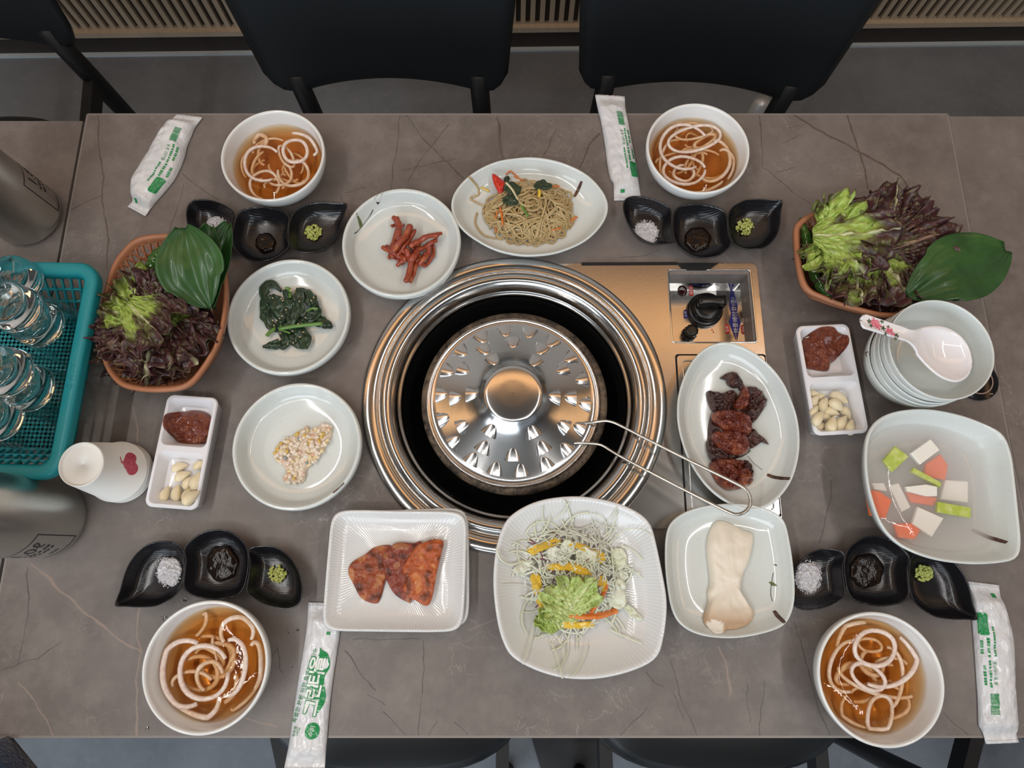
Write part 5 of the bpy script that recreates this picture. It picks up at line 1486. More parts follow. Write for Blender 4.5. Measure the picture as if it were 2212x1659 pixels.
# cabbage salad -----------------------------------------------------------------------------
M_lett = mat('iceberg_leaf', (0.36, 0.46, 0.11), 0.3, sss=0.2, coat=0.1, var=(45, (0.62, 0.70, 0.36), 0.4, 0.68), bump=(90, 0.5, 0.002))
M_cab = mat('shredded_cabbage', (0.74, 0.76, 0.64), 0.28, sss=0.3, var=(25, (0.66, 0.71, 0.48), 0.4, 0.7))
M_purp = mat('purple_cabbage', (0.16, 0.05, 0.07), 0.35)
M_dress = mat('yellow_mango_dressing', (0.72, 0.47, 0.035), 0.10, coat=0.5, sss=0.15)
b = bvh_of(DISH['sal'][1])
sx0 = W(*Z8(1430, 500), 0.03)
mb = MB(); mbp = MB(); mbw = MB()
SAX, SAY = 0.052, 0.058
def sal_h(x, y):
    e = ((x - sx0.x) / SAX) ** 2 + ((y - sx0.y) / SAY) ** 2
    return 0.002 + 0.022 * max(0.0, 1 - e) ** 0.7
for i in range(260):
    an = rnd(0, tau); q = rnd(0, 1) ** 0.6 * (1.25 if i % 6 == 0 else 0.95)
    x, y = SAX * q * cos(an), SAY * q * sin(an) + (0.010 if i % 2 else 0.0); hd = rnd(0, tau); cv = rnd(-55, 55); pts = []
    for k in range(int(rnd(7, 15))):
        wx, wy = sx0.x + x, sx0.y + y
        pts.append(V((wx, wy, zdrop(b, wx, wy) + sal_h(wx, wy) * rnd(.92, 1.12) + 0.0016 + (0.002 if q > 1 else 0))))
        hd += cv * 0.004; x += 0.0036 * cos(hd); y += 0.0036 * sin(hd)
    tgt = mbp if i % 22 == 3 and q < .9 else mb
    tgt.tube(cr(pts, len(pts) * 2, False), rnd(.0006, .00125), 5, 0.5)
for pts in ([Z8(1205, 130), Z8(1185, 170), Z8(1200, 240)], [Z8(1050, 475), Z8(1070, 430), Z8(1150, 390)], [Z8(1840, 740), Z8(1780, 690), Z8(1700, 640)], [Z8(1455, 790), Z8(1450, 850), Z8(1450, 930)], [Z8(1150, 650), Z8(1180, 610)], [Z8(1320, 230), Z8(1400, 180), Z8(1460, 185)], [Z8(1720, 350), Z8(1760, 460), Z8(1740, 500)], [Z8(1350, 290), Z8(1420, 400), Z8(1520, 440)], [Z8(1360, 420), Z8(1400, 540), Z8(1480, 560)]):
    lf = .003 if W(*pts[1], 0.02).y > sx0.y + .03 or True else .02
    P_ = px_line(pts, b, 0, 18, h=0.022)
    for p in P_: p.z += sal_h(p.x, p.y) + 0.0015
    mb.tube(P_, .0009, 5, 0.6)
for pts, wd in (([Z8(1060, 440), Z8(1110, 420), Z8(1190, 380)], 22), ([Z8(1700, 300), Z8(1700, 370), Z8(1690, 440)], 34), ([Z8(1620, 560), Z8(1680, 600), Z8(1710, 670)], 42), ([Z8(1650, 540), Z8(1700, 520), Z8(1740, 550)], 22), ([Z8(1350, 270), Z8(1390, 300), Z8(1420, 320)], 30), ([Z8(1260, 330), Z8(1320, 340), Z8(1360, 380)], 30), ([Z8(1430, 340), Z8(1500, 350), Z8(1540, 400)], 34), ([Z8(1740, 650), Z8(1790, 700), Z8(1840, 735)], 16), ([Z8(1660, 450), Z8(1720, 470), Z8(1760, 470)], 24)):
    p = W(*pts[1], 0.022)
    r_ = ribbon(pts, wd, b, sal_h(p.x, p.y) + .001, 0.0035, 0.0009, seed=wd)
    mbw.add(r_.v, r_.f)
so_ = mb.build('shredded_cabbage', M_cab); tag(so_, 'tangle of thin pale cabbage shreds on the large square plate', 'cabbage', kind='stuff')
tag(mbp.build('purple_cabbage_shreds', M_purp), 'few dark purple cabbage shreds among the pale ones', 'cabbage', kind='stuff')
tag(mbw.build('cabbage_flakes', M_cab), 'broader pale cabbage flakes at the edge of the salad', 'cabbage', kind='stuff')
DR = [[(1135, 310), (1180, 285), (1250, 260), (1320, 235), (1352, 270), (1290, 300), (1230, 320), (1170, 350)], [(1350, 275), (1430, 258), (1520, 290), (1600, 320), (1630, 360), (1590, 400), (1530, 340), (1440, 305)], [(1248, 400), (1320, 392), (1400, 385), (1480, 410), (1545, 460), (1480, 475), (1390, 440), (1270, 435)],
      [(1160, 470), (1205, 450), (1228, 500), (1222, 590), (1190, 590), (1165, 530)], [(1245, 690), (1300, 740), (1400, 770), (1500, 745), (1560, 750), (1550, 790), (1440, 800), (1340, 792), (1262, 770)], [(1195, 620), (1240, 610), (1290, 680), (1270, 710), (1215, 670)], [(1570, 480), (1620, 470), (1640, 540), (1600, 580), (1560, 540)], [(1420, 470), (1480, 480), (1500, 520), (1440, 510)]]
mbd = MB()
for i, pts in enumerate(DR):
    P_ = [Z8(*p) for p in pts]; m_ = mound(P_, 0.024, 0.0036, 4.0, b, 0.30, 150, 12, 64, lift=0.0, seed=i)
    for v in m_.v: v.z += sal_h(v.x, v.y) * 1.0 + 0.0035 * noise.noise(V((v.x * 70, v.y * 70, i)))
    mbd.add(m_.v, m_.f)
tag(mbd.build('mango_dressing', M_dress), 'glossy yellow dressing poured over the cabbage salad', 'dressing', kind='stuff')
for pts, wd, lf, lab in (([(1390, 710), (1500, 718), (1602, 712)], 34, .006, 'orange carrot stick lying level at the left in the salad'), ([(1625, 525), (1585, 610), (1525, 690)], 30, .004, 'orange carrot stick standing upright in the salad'), ([(1560, 722), (1640, 705), (1702, 685)], 32, .008, 'orange carrot stick lying at the right in the salad')):
    P_ = px_line([Z8(*p) for p in pts], b, 0, 10, h=0.026)
    for p in P_: p.z += sal_h(p.x, p.y) + lf * .6
    tag(MB().tube(P_, wd * .0000975, 4, 0.8).build('carrot_stick', M_carrot, smooth=False), lab, 'carrot', 'carrot sticks in the salad')

# king oyster mushroom slice ---------------------------------------------------------------
M_mush = mat('mushroom_flesh', (0.8, 0.75, 0.65), 0.5, sss=0.2, attr=True)
b = bvh_of(DISH['mus'][1])
MU = [(290, 130), (340, 135), (420, 170), (470, 195), (508, 210), (505, 280), (480, 380), (450, 450), (430, 530), (430, 600), (445, 660), (470, 690), (512, 702), (500, 745), (450, 782), (380, 802), (320, 806), (308, 818), (250, 822), (215, 788), (195, 755), (205, 700), (230, 640), (225, 580), (240, 520), (235, 440), (225, 360), (220, 290), (230, 220), (255, 160)]
def mcol(v):
    # along the stem from the cut top to the cap
    p0, p1 = W(*Z9(370, 150), .02), W(*Z9(345, 800), .02)
    d = p1 - p0; q = max(0, min(1, (v - p0).dot(d) / d.dot(d)))
    st = 0.5 + 0.5 * noise.noise(V((v.x * 420, v.y * 26, 0)))
    a, c = V((0.80, 0.735, 0.62)), V((0.50, 0.33, 0.19))
    k = max(0, min(1, (q - 0.70) / 0.22)) ** 1.2
    col_ = a.lerp(c, k * (0.75 + .25 * st)) * (0.90 + 0.14 * st)
    e = W(*Z9(262, 790), .02)
    if (V((v.x, v.y, 0)) - V((e.x, e.y, 0))).length < 0.0088 + .002 * noise.noise(v * 300): col_ = V((0.86, 0.82, 0.74))
    return (col_.x, col_.y, col_.z)
o = mound([Z9(*p) for p in MU], 0.018, 0.0125, 6.0, b, 0.05, 60, 26, 120, colf=mcol).build('mushroom_slice', M_mush)
tag(o, 'thick cream king oyster mushroom slice with a tan cap', 'mushroom')

# water kimchi -----------------------------------------------------------------------------------
SOP = [(0.19, 0.0076, .6), (0.4, 0.0082, 0.6), (0.56, 0.0106, 0.5), (0.70, 0.0187, 0.3), (0.80, 0.0295, 0.1), (0.845, 0.0372, 0.06), (0.84, 0.0380, 0.06), (0.5, 0.0380, .3), (0.1, 0.0380, .5)]
filler('soup', SOP, 'kimchi_broth', M_broth, 'cloudy pinkish broth filling the big rounded square bowl', 'broth', outline=soup_ol)
M_rad2 = mat('white_radish', (0.82, 0.80, 0.74), 0.25, sss=0.2)
M_cuc = mat('cucumber_skin', (0.42, 0.52, 0.085), 0.22, sss=0.1, var=(110, (0.62, 0.66, 0.26), 0.45, 0.7))
M_car2 = mat('pickled_carrot', (0.80, 0.17, 0.055), 0.25, sss=0.1)
SL = TZ + 0.0003 + 0.0380
PIECES = [('cucumber', [Z6(1380, 1212), Z6(1465, 1275), Z6(1362, 1372), Z6(1306, 1300)], .0010, 'pale green cucumber square at the upper left of the broth'),
          ('radish', [Z6(1600, 1168), Z6(1655, 1235), Z6(1535, 1325), Z6(1476, 1255)], .0008, 'white radish square floating highest in the broth'),
          ('cucumber', [Z6(1495, 1345), Z6(1668, 1440), Z6(1660, 1465), Z6(1480, 1368)], .0010, 'thin green cucumber strip beside the radish square'),
          ('radish', [Z6(1450, 1462), Z6(1570, 1448), Z6(1640, 1462), Z6(1640, 1520), Z6(1580, 1522), Z6(1460, 1492)], .0012, 'white radish wedge in the middle of the broth'),
          ('cucumber', [Z6(1645, 1555), Z6(1850, 1592), Z6(1848, 1655), Z6(1640, 1620)], .0010, 'green cucumber slice at the lower right of the broth'),
          ('radish', [Z9(1520, 45), Z9(1680, 115), Z9(1608, 230), Z9(1485, 150)], -.0012, 'white radish slab low in the middle of the broth'),
          ('carrot', [Z6(1570, 1320), Z6(1660, 1262), Z6(1705, 1330), Z6(1690, 1420), Z6(1560, 1400)], -.0055, 'orange carrot piece sunk behind the top radish square'),
          ('carrot', [Z6(1200, 1480), Z6(1280, 1490), Z6(1358, 1545), Z6(1320, 1660), Z6(1230, 1640)], -.0025, 'orange carrot piece at the left wall of the bowl'),
          ('carrot', [Z9(1370, 150), Z9(1480, 145), Z9(1535, 190), Z9(1500, 245), Z9(1400, 235)], -.0035, 'orange carrot piece lowest in the broth'),
          ('carrot', [Z6(1450, 1495), Z6(1560, 1520), Z6(1640, 1530), Z6(1620, 1580), Z6(1480, 1560)], -.0060, 'orange carrot piece under the radish wedge'),
          ('radish', [Z6(1340, 1455), Z6(1400, 1440), Z6(1475, 1590), Z6(1420, 1620)], -.0060, 'sunken white radish stick left of the wedge'),
          ('radish', [Z6(1690, 1420), Z6(1830, 1430), Z6(1830, 1560), Z6(1660, 1540)], -.0065, 'sunken white radish slab at the right in the broth'),
          ('radish', [Z6(1230, 1440), Z6(1310, 1440), Z6(1330, 1490), Z6(1250, 1480)], -.0065, 'sunken white radish bit at the left in the broth')]
for kind, pts, dz, lab in PIECES:
    P_ = [W(u, v, SL - TZ + dz) for u, v in pts]
    c = sum(P_, V((0, 0, 0))) / len(P_)
    th = 0.006
    rr_ = [[c + (p - c) * k + V((0, 0, z)) for p in P_] for k, z in ((0.93, -th), (1.0, -th * .85), (1.0, -0.0008), (0.94, 0.0))]
    o = MB().loft(rr_).build(kind + '_piece', {'radish': M_rad2, 'cucumber': M_cuc, 'carrot': M_car2}[kind], smooth=False)
    tag(o, lab, kind)
# ------------------------------------------------------------------ leaf baskets
M_terra = mat('terracotta_plastic', (0.36, 0.145, 0.070), 0.42, var=(30, (0.42, 0.18, 0.09), 0.35, 0.7))
def leaf_basket(pts, h, label):
    c, ol = px_outline(pts, h, 120)
    t = thing('leaf_basket', label, 'basket', (c.x, c.y, TZ + 0.0003), 0, 'terracotta leaf baskets')
    def rg(k, z): return [V((p.x * k, p.y * k, z)) for p in ol]
    MB().loft([rg(0.925, h - 0.009), rg(0.985, h - 0.010), rg(1.0, h - 0.004), rg(0.99, h - 0.0005), rg(0.965, h), rg(0.935, h - 0.0015), rg(0.925, h - 0.009)], False, False).build('rim', M_terra, t)
    MB().loft([rg(0.10, 0.001), rg(0.70, 0.0), rg(0.72, 0.002), rg(0.725, 0.010), rg(0.705, 0.010), rg(0.68, 0.004), rg(0.1, 0.004)], True, True).build('base', M_terra, t)
    mb = MB(); n = 66
    for k in range(n):
        for dirn in (1, -1):
            a = k * 120 / n; bq = a + dirn * 5.0
            def at(q, kk, z):
                i = int(math.floor(q)) % 120; f = q - math.floor(q)
                p = ol[i].lerp(ol[(i + 1) % 120], f); return V((p.x * kk, p.y * kk, z))
            mb.bar(at(a, 0.94, h - 0.006), at(bq, 0.715, 0.006), 0.0022, 0.0022)
    for q, z in ((0.86, h * 0.62), (0.785, h * 0.32)):
        mb.tube(rg(q, z)[::2], 0.0014, 5, closed=True)
    o = mb.build('lattice', M_terra, t, smooth=False); o['kind'] = 'stuff'
    return t, ol, c
BL_ = [(300, 510), (375, 503), (440, 512), (478, 545), (490, 610), (487, 680), (472, 740), (442, 795), (405, 835), (350, 846), (290, 843), (250, 828), (222, 785), (212, 720), (218, 650), (238, 580), (262, 540)]
BR_ = [(1716, 500), (1722, 480), (1745, 462), (1790, 448), (1860, 440), (1950, 445), (2030, 475), (2075, 520), (2086, 575), (2083, 610), (2055, 645), (1995, 675), (1920, 683), (1850, 668), (1780, 645), (1738, 622), (1722, 570)]
leaf_basket(BL_, 0.055, 'oval terracotta plastic basket of dark lettuce beside the teal glass basket')
leaf_basket(BR_, 0.055, 'oval terracotta plastic basket of lettuce behind the stacked bowls')

M_let = mat('red_leaf_lettuce', (0.3, 0.4, 0.1), 0.34, sss=0.0, attr=True, bump=(130, 0.5, 0.0022), coat=0.1)
GRN = [V((0.34, 0.46, 0.085)), V((0.24, 0.36, 0.055)), V((0.46, 0.56, 0.18))]
PUR = [V((0.060, 0.024, 0.024)), V((0.040, 0.020, 0.021)), V((0.095, 0.034, 0.034))]
OLI = V((0.11, 0.12, 0.032))
def lettuce(base, tip, hb, ht, spread, purple, seed, label, grp, ruff=1.0, pale=0.0):
    """fan-shaped leaf from its rib end (px) to its tip (px); purple 0..1 says how far the dark colour reaches in"""
    A_, B_ = W(*base, hb), W(*tip, ht)
    d = B_ - A_; L_ = d.length; d.normalize(); sd_ = V((-d.y, d.x, 0)).normalized(); up = sd_.cross(d) * -1
    if up.z < 0: up = -up
    cols = []
    nu, nv = 73, 34
    def f(s, t):
        th = (s * 2 - 1); r = t
        lob = 1 + 0.05 * sin(th * 7 + seed) + 0.10 * noise.noise(V((th * 3, seed, 2))) + 0.05 * r * noise.noise(V((th * 16, seed, 6)))
        an = th * spread
        rr_ = r ** 0.85 * L_ * lob * (1 - 0.30 * abs(th) ** 3)
        p = A_ + d * (rr_ * cos(an)) + sd_ * (rr_ * sin(an))
        p += sd_ * (th * 0.010 * (1 - r))
        e = r ** 2.6
        ph = seed * 2 + 1.5 * noise.noise(V((th * 4, seed, 1)))
        z = 0.008 * r * (1 - th * th) + ruff * e * (0.0060 * sin(th * 21 * spread + ph) + 0.0050 * sin(th * 43 * spread + ph * 2 + r * 5))
        z += ruff * 0.0080 * r * noise.noise(V((th * 4 + seed, r * 5, seed))) + ruff * 0.0048 * noise.noise(V((th * 11 + seed, r * 12, 3))) + ruff * 0.0022 * noise.noise(V((th * 26 + seed, r * 24, 3)))
        q = p + up * z
        q += sd_ * (ruff * e * 0.0045 * sin(th * 31 * spread + ph + 1.2)) + d * (ruff * e * 0.0050 * noise.noise(V((th * 20, r * 3, seed + 8))))
        q += (d * cos(an) + sd_ * sin(an)) * (ruff * e * 0.0035 * sin(th * 43 * spread + ph * 2))
        q.z = max(q.z, TZ + 0.006)
        return q
    vs, fs = sheet(nu, nv, f, 0.0008)
    for j in range(nv):
        for i in range(nu):
            th = i / (nu - 1) * 2 - 1; r = j / (nv - 1)
            n1 = noise.noise(V((th * 3.2 + seed, r * 4.2, 7))); n2 = noise.noise(V((th * 11, r * 12 + seed, 5)))
            g = GRN[0].lerp(GRN[2] if n2 > 0 else GRN[1], min(abs(n2) * 1.8, 1))
            pu = PUR[0].lerp(PUR[2] if n2 > 0 else PUR[1], min(abs(n2) * 1.8, 1))
            m_ = (r * 0.85 + abs(th) * 0.10 + n1 * 0.38 + n2 * 0.12) - (1.0 - purple)
            k = max(0, min(1, m_ * 3.2 + 0.5)) if purple > 0 else 0
            c = g.lerp(OLI, min(1, k * 2)).lerp(pu, max(0, k * 2 - 1))
            if abs(th) < 0.07 * (1.1 - r): c = c.lerp(V((0.62, 0.62, 0.36)) if purple < .9 else V((0.40, 0.27, 0.20)), 0.75)
            vein = abs(((th * 6 + r * 2.5 * (1 if th > 0 else -1)) % 1) - .5)
            if vein > 0.46: c = c.lerp(V((0.42, 0.46, 0.18)), 0.35)
            if pale: c = c.lerp(V((0.62, 0.70, 0.34)), pale * (0.5 + 0.5 * min(1, max(0, n1 + .5))) * (1.1 - .5 * r))
            cols.append((c.x, c.y, c.z))
    mb = MB(); mb.add(vs, fs, cols + cols)
    o = mb.build('lettuce_leaf', M_let)
    return tag(o, label, 'lettuce', grp)
GLB, GRB = 'lettuce leaves in the basket beside the glasses', 'lettuce leaves in the basket behind the stacked bowls'
for a in [((330, 690), (330, 838), .022, .034, 1.15, .80, 1.1, 'dark lettuce leaf lowest in the pile beside the glasses'), ((340, 700), (455, 745), .026, .045, 1.1, .62, 2.2, 'two-toned lettuce leaf at the right wall of the left basket'),
          ((325, 690), (275, 590), .045, .066, .85, .25, 3.7, 'bright green frilled lettuce leaf pointing up left beside the glasses'), ((340, 670), (345, 585), .056, .070, 1.1, .85, 4.9, 'maroon lettuce leaf under the big smooth leaf'),
          ((310, 690), (222, 672), .052, .064, .80, .28, 5.3, 'pale green lettuce leaf reaching left over the basket rim'), ((330, 680), (440, 640), .052, .062, .90, .55, 6.1, 'olive and green lettuce leaf in the right of the pile'),
          ((300, 690), (225, 770), .056, .066, .95, .92, 7.7, 'purple-brown lettuce leaf hanging over the lower left rim'), ((330, 690), (320, 815), .060, .062, 1.0, .86, 8.4, 'dark purple lettuce leaf pointing down the basket'), ((340, 680), (425, 790), .056, .052, .90, .80, 9.6, 'dark purple lettuce leaf at the lower right of the pile'),
          ((275, 655), (365, 735), .064, .078, .85, .58, 10.2, 'topmost lettuce leaf with a rosy rib beside the glasses')]:
    lettuce(*a[:7], a[7], GLB)
for a in [((1830, 560), (2010, 580), .024, .040, 1.1, .70, 11.0, 'dark lettuce leaf lowest in the pile behind the bowls'), ((1860, 500), (1820, 640), .028, .045, 1.1, .45, 12.0, 'green lettuce leaf low in the pile behind the bowls'),
          ((1930, 530), (1925, 405), .045, .060, 1.0, .86, 13.3, 'brown-purple lettuce leaf standing at the far rim'), ((1920, 540), (2050, 500), .050, .058, .95, .92, 14.1, 'dark purple lettuce leaf next to the big green leaf'), ((1900, 550), (1965, 655), .048, .056, .95, .62, 15.2, 'olive brown lettuce leaf hanging over the near rim'),
          ((1850, 550), (1845, 662), .052, .058, .95, .45, 16.7, 'green lettuce leaf with brown tips at the near rim'), ((1810, 530), (1752, 600), .052, .056, .80, .12, 17.4, 'small bright green lettuce leaf at the left near rim'), ((1790, 520), (1840, 430), .060, .074, .95, .08, 18.8, 'bright green lettuce leaf pointing to the far rim'),
          ((1756, 510), (1935, 505), .066, .078, .85, .45, 19.9, 'topmost lettuce leaf with a pale rib and brown tip'), ((1790, 525), (1860, 590), .064, .072, .80, .22, 20.5, 'light green ruffled lettuce leaf on top at the left')]:
    lettuce(*a[:7], a[7], GRB)

lettuce(Z8(1345, 800), Z8(1255, 640), .026, .036, 1.0, 0, 31.0, 'darker green lettuce leaf at the lower left of the cabbage salad', None, .6, .15)
lettuce(Z8(1480, 700), Z8(1245, 560), .034, .044, .75, 0, 32.0, 'pale green crisp lettuce leaf left of the carrot sticks in the cabbage salad', None, .7, .75)
lettuce(Z8(1400, 690), Z8(1540, 490), .036, .045, .70, 0, 33.5, 'pale green crisp lettuce leaf under the upright carrot stick in the salad', None, .7, .65)
M_kor = mat('dark_smooth_leaf', (0.018, 0.070, 0.015), 0.36, coat=0.10, var=(26, (0.030, 0.105, 0.024), 0.4, 0.65), bump=(45, 0.25, 0.002))
def big_leaf(line, hs, wpx, label, seed, bend=0.006):
    n = 30
    P_ = cr([W(u, v, h) for (u, v), h in zip(line, hs)], n, False)
    def f(s, t):
        i = min(int(round(t * (n - 1))), n - 1); p = P_[i]
        a, c = P_[max(i - 1, 0)], P_[min(i + 1, n - 1)]
        d = (c - a).normalized(); sd_ = V((-d.y, d.x, 0)).normalized()
        q = s * 2 - 1
        w_ = wpx * 0.00054 * (max(0.02, sin(pi * min(1, (t * 0.93 + 0.035)))) ** 0.75) * (1.12 if t > .3 else 1)
        x = p + sd_ * (q * w_)
        x.z += bend * (q * q) * 1.4 + 0.003 * noise.noise(V((t * 4, q * 2, seed))) - 0.0022 * math.exp(-(q / 0.07) ** 2) + 0.0006 * cos(q * 26)
        return x
    vs, fs = sheet(25, n, f, 0.0009)
    tag(MB().add(vs, fs).build('smooth_leaf', M_kor), label, 'leaf', 'large smooth green leaves')
big_leaf([(462, 668), (462, 590), (498, 486)], [.050, .060, .072], 34, 'rearmost large smooth dark green leaf by the far left tray', 1)
big_leaf([(452, 668), (440, 590), (458, 490)], [.056, .068, .080], 40, 'middle large smooth dark green leaf of the three in the left basket', 2)
big_leaf([(452, 664), (418, 590), (398, 492)], [.073, .089, .096], 64, 'front large smooth dark green leaf of the three in the left basket', 3, .004)
big_leaf([(1960, 640), (2050, 590), (2172, 538)], [.064, .074, .058], 70, 'large smooth green leaf sticking far out past the right basket', 4, .003)
big_leaf([(1970, 640), (2045, 612), (2120, 560)], [.050, .061, .050], 44, 'second large smooth green leaf under the outstretched one', 5, .003)
M_pep = mat('green_chilli', (0.030, 0.095, 0.012), 0.12, coat=0.5, var=(20, (0.055, 0.15, 0.02), 0.4, 0.7))
M_pst = mat('chilli_stalk', (0.10, 0.15, 0.03), 0.4)
def chilli(line, hs, rpx, label):
    n = 20
    P_ = cr([W(u, v, h) for (u, v), h in zip(line, hs)], n, False)
    r_ = [rpx * 0.00054 * (0.30 + 0.70 * sin(pi * (0.12 + 0.80 * i / (n - 1))) ** 0.6) * (1 + .07 * sin(i * 1.3)) for i in range(n)]
    c = P_[0]
    t = thing('green_chilli', label, 'chilli', c)
    wpart(MB().tube(P_, r_, 12).build('pod', M_pep), t)
    e = (P_[0] - P_[2]).normalized()
    wpart(MB().tube([P_[0] - e * .001, P_[0] + e * 0.004, P_[0] + e * 0.010], [r_[0] * .8, .0022, .0016], 8).build('stalk', M_pst), t)
chilli([(326, 580), (343, 557), (366, 536)], [.058, .062, .066], 19, 'plump glossy green chilli beside the large leaves in the left basket')
chilli([(362, 594), (385, 592), (412, 593)], [.070, .072, .074], 8, 'slim green chilli lying on the large smooth leaf')
chilli([(1733, 486), (1742, 515), (1746, 555)], [.045, .043, .040], 11, 'green chilli at the left rim of the right basket')
chilli([(1748, 568), (1772, 612), (1798, 650)], [.032, .030, .028], 14, 'dark green chilli under the lettuce in the right basket')

# ------------------------------------------------------------------ teal basket with glasses
M_teal = mat('teal_plastic', (0.010, 0.235, 0.270), 0.38, spec=0.45)
HB = 0.078
TRc, BRc = W(217, 566, HB), W(127, 1037, HB)
yv = (TRc - BRc); LY = yv.length; yv.normalize(); xv = V((yv.y, -yv.x, 0))
LX = 0.36
bc = (TRc + BRc) / 2 - xv * (LX / 2)
trz = atan2(xv.y, xv.x)
tk = thing('glass_basket', 'teal plastic basket with drinking glasses at the left edge', 'basket', (bc.x, bc.y, TZ + 0.0003), trz)
def rrect(ins, z, rad): return rect_pts(-LX / 2 + ins, LX / 2 - ins, -LY / 2 + ins, LY / 2 - ins, z, rad, 9)
RM = 0.0155
MB().loft([rrect(0.0005, HB - 0.013, .026), rrect(0, HB - 0.004, .026), rrect(0.0015, HB - .0008, .026), rrect(.004, HB, .024), rrect(RM - .003, HB, .014), rrect(RM, HB - .002, .012), rrect(RM + .002, HB - .012, .012), rrect(RM, HB - 0.014, .012)], False, False).build('rim', M_teal, tk)
INB = 0.042
MB().loft([rrect(INB, 0.0, .018), rrect(INB - .002, 0.012, .018), rrect(INB + .001, 0.013, .018), rrect(INB + .003, 0.003, .016)], False, False).build('foot_band', M_teal, tk)
mb = MB()
top_i, bot_i = RM - 0.001, INB - 0.001
zt, zb_ = HB - 0.011, 0.011
def wl(side, s, q):
    """point on a side wall: s along it -1..1, q 0 bottom .. 1 top"""
    ins = bot_i + (top_i - bot_i) * q; z = zb_ + (zt - zb_) * q
    if side in (0, 1): return V(((LX / 2 - ins) * (1 if side == 0 else -1), s * (LY / 2 - ins - 0.004), z))
    return V((s * (LX / 2 - ins - 0.004), (LY / 2 - ins) * (1 if side == 2 else -1), z))
for side in range(4):
    ln = LY if side < 2 else LX
    n = int(ln / 0.0118)
    for k in range(n + 1):
        s = -1 + 2 * k / n
        mb.bar(wl(side, s, 0), wl(side, s, 1), 0.0032, 0.0022, up=(0, 1, 0) if side < 2 else (1, 0, 0))
    for q in (0.02, 0.34, 0.66, 0.99):
        for k in range(12): mb.bar(wl(side, -1 + k / 6, q), wl(side, -1 + (k + 1) / 6, q), 0.0030, 0.0034)
o = mb.build('wall_lattice', M_teal, tk, smooth=False); o['kind'] = 'stuff'
mb = MB()
fxh, fyh = LX / 2 - INB - .001, LY / 2 - INB - .001
step = 0.0104
for dirn in (1, -1):
    k = -(fxh + fyh)
    while k < fxh + fyh:
        # line y = dirn * x + k clipped to the floor
        pts = []
        for x in (-fxh, fxh):
            y = dirn * x + k
            if -fyh <= y <= fyh: pts.append((x, y))
        for y in (-fyh, fyh):
            x = (y - k) * dirn
            if -fxh < x < fxh: pts.append((x, y))
        if len(pts) >= 2: mb.bar((*pts[0], 0.0045), (*pts[1], 0.0045), 0.0034, 0.003)
        k += step
o = mb.build('floor_lattice', M_teal, tk, smooth=False); o['kind'] = 'stuff'
vs, fs = text_mesh('G M I T', 0.0095, 0.0003)
wpart_local = MB().add([V((LX / 2 - RM / 2 - p.y, -0.012 - p.x * -1.0, HB + 0.0002 + p.z)) for p in vs], fs).build('embossed_lettering', M_teal, tk, smooth=False)

def glass_mat():
    t = NT('clear_glass'); b = t.b
    b.inputs['Base Color'].default_value = (0.97, 0.985, 0.985, 1); b.inputs['Roughness'].default_value = 0.0
    b.inputs['Transmission Weight'].default_value = 1.0; b.inputs['IOR'].default_value = 1.45
    return t.m
M_glass = glass_mat()
GH = 0.092
def glass_mesh():
    # standing upside down: rim at z = 0, thick base on top
    L_ = lambda prof: [[V((r * cos(tau * k / 48), r * sin(tau * k / 48), z)) for k in range(48)] for r, z in prof]
    wall = [(0.0299, 0.0006), (0.0310, 0.0), (0.0316, 0.001), (0.0312, 0.012), (0.0302, 0.035), (0.0290, 0.055), (0.0275, 0.068), (0.0275, 0.0685), (0.0250, 0.0685), (0.0268, 0.055), (0.0282, 0.035), (0.0294, 0.012), (0.0299, 0.0006)]
    base = [(0.010, 0.0700), (0.0215, 0.0698), (0.0250, 0.0690), (0.0274, 0.0690), (0.0264, 0.073), (0.0266, 0.078), (0.0254, 0.086), (0.0236, 0.0905), (0.0205, GH), (0.0170, 0.0912), (0.0120, 0.0885), (0.004, 0.0880)]
    return mesh('wall', *(lambda m: (m.v, m.f))(MB().loft(L_(wall), False, False))), mesh('base', *(lambda m: (m.v, m.f))(MB().loft(L_(base), True, True)))
def thin_glass():
    t = NT('thin_clear_glass'); N = t.t.nodes; N.remove(t.b)
    tr = t.n('ShaderNodeBsdfTransparent'); tr.inputs[0].default_value = (0.93, 0.965, 0.965, 1)
    gl = t.n('ShaderNodeBsdfGlossy'); gl.inputs['Roughness'].default_value = 0.02
    lw = t.n('ShaderNodeFresnel'); lw.inputs['IOR'].default_value = 1.5
    ge = t.n('ShaderNodeNewGeometry')
    fc = t.math('MULTIPLY', lw.outputs[0], t.math('SUBTRACT', 1.0, ge.outputs['Backfacing']))
    mx = t.n('ShaderNodeMixShader'); t.l(t.math('MULTIPLY', fc, 1.35, clamp=True), mx.inputs[0]); t.l(tr.outputs[0], mx.inputs[1]); t.l(gl.outputs[0], mx.inputs[2])
    t.l(mx.outputs[0], t.o.inputs['Surface'])
    bp = t.n('ShaderNodeBump'); bp.inputs['Strength'].default_value = 0.5; bp.inputs['Distance'].default_value = 0.002
    t.l(t.noise(45, 2), bp.inputs['Height']); t.l(bp.outputs[0], gl.inputs['Normal'])
    return t.m
M_thin = thin_glass()
gl_me, gb_me = glass_mesh(); gl_me.materials.append(M_thin); gb_me.materials.append(M_glass)
GF = 0.0066
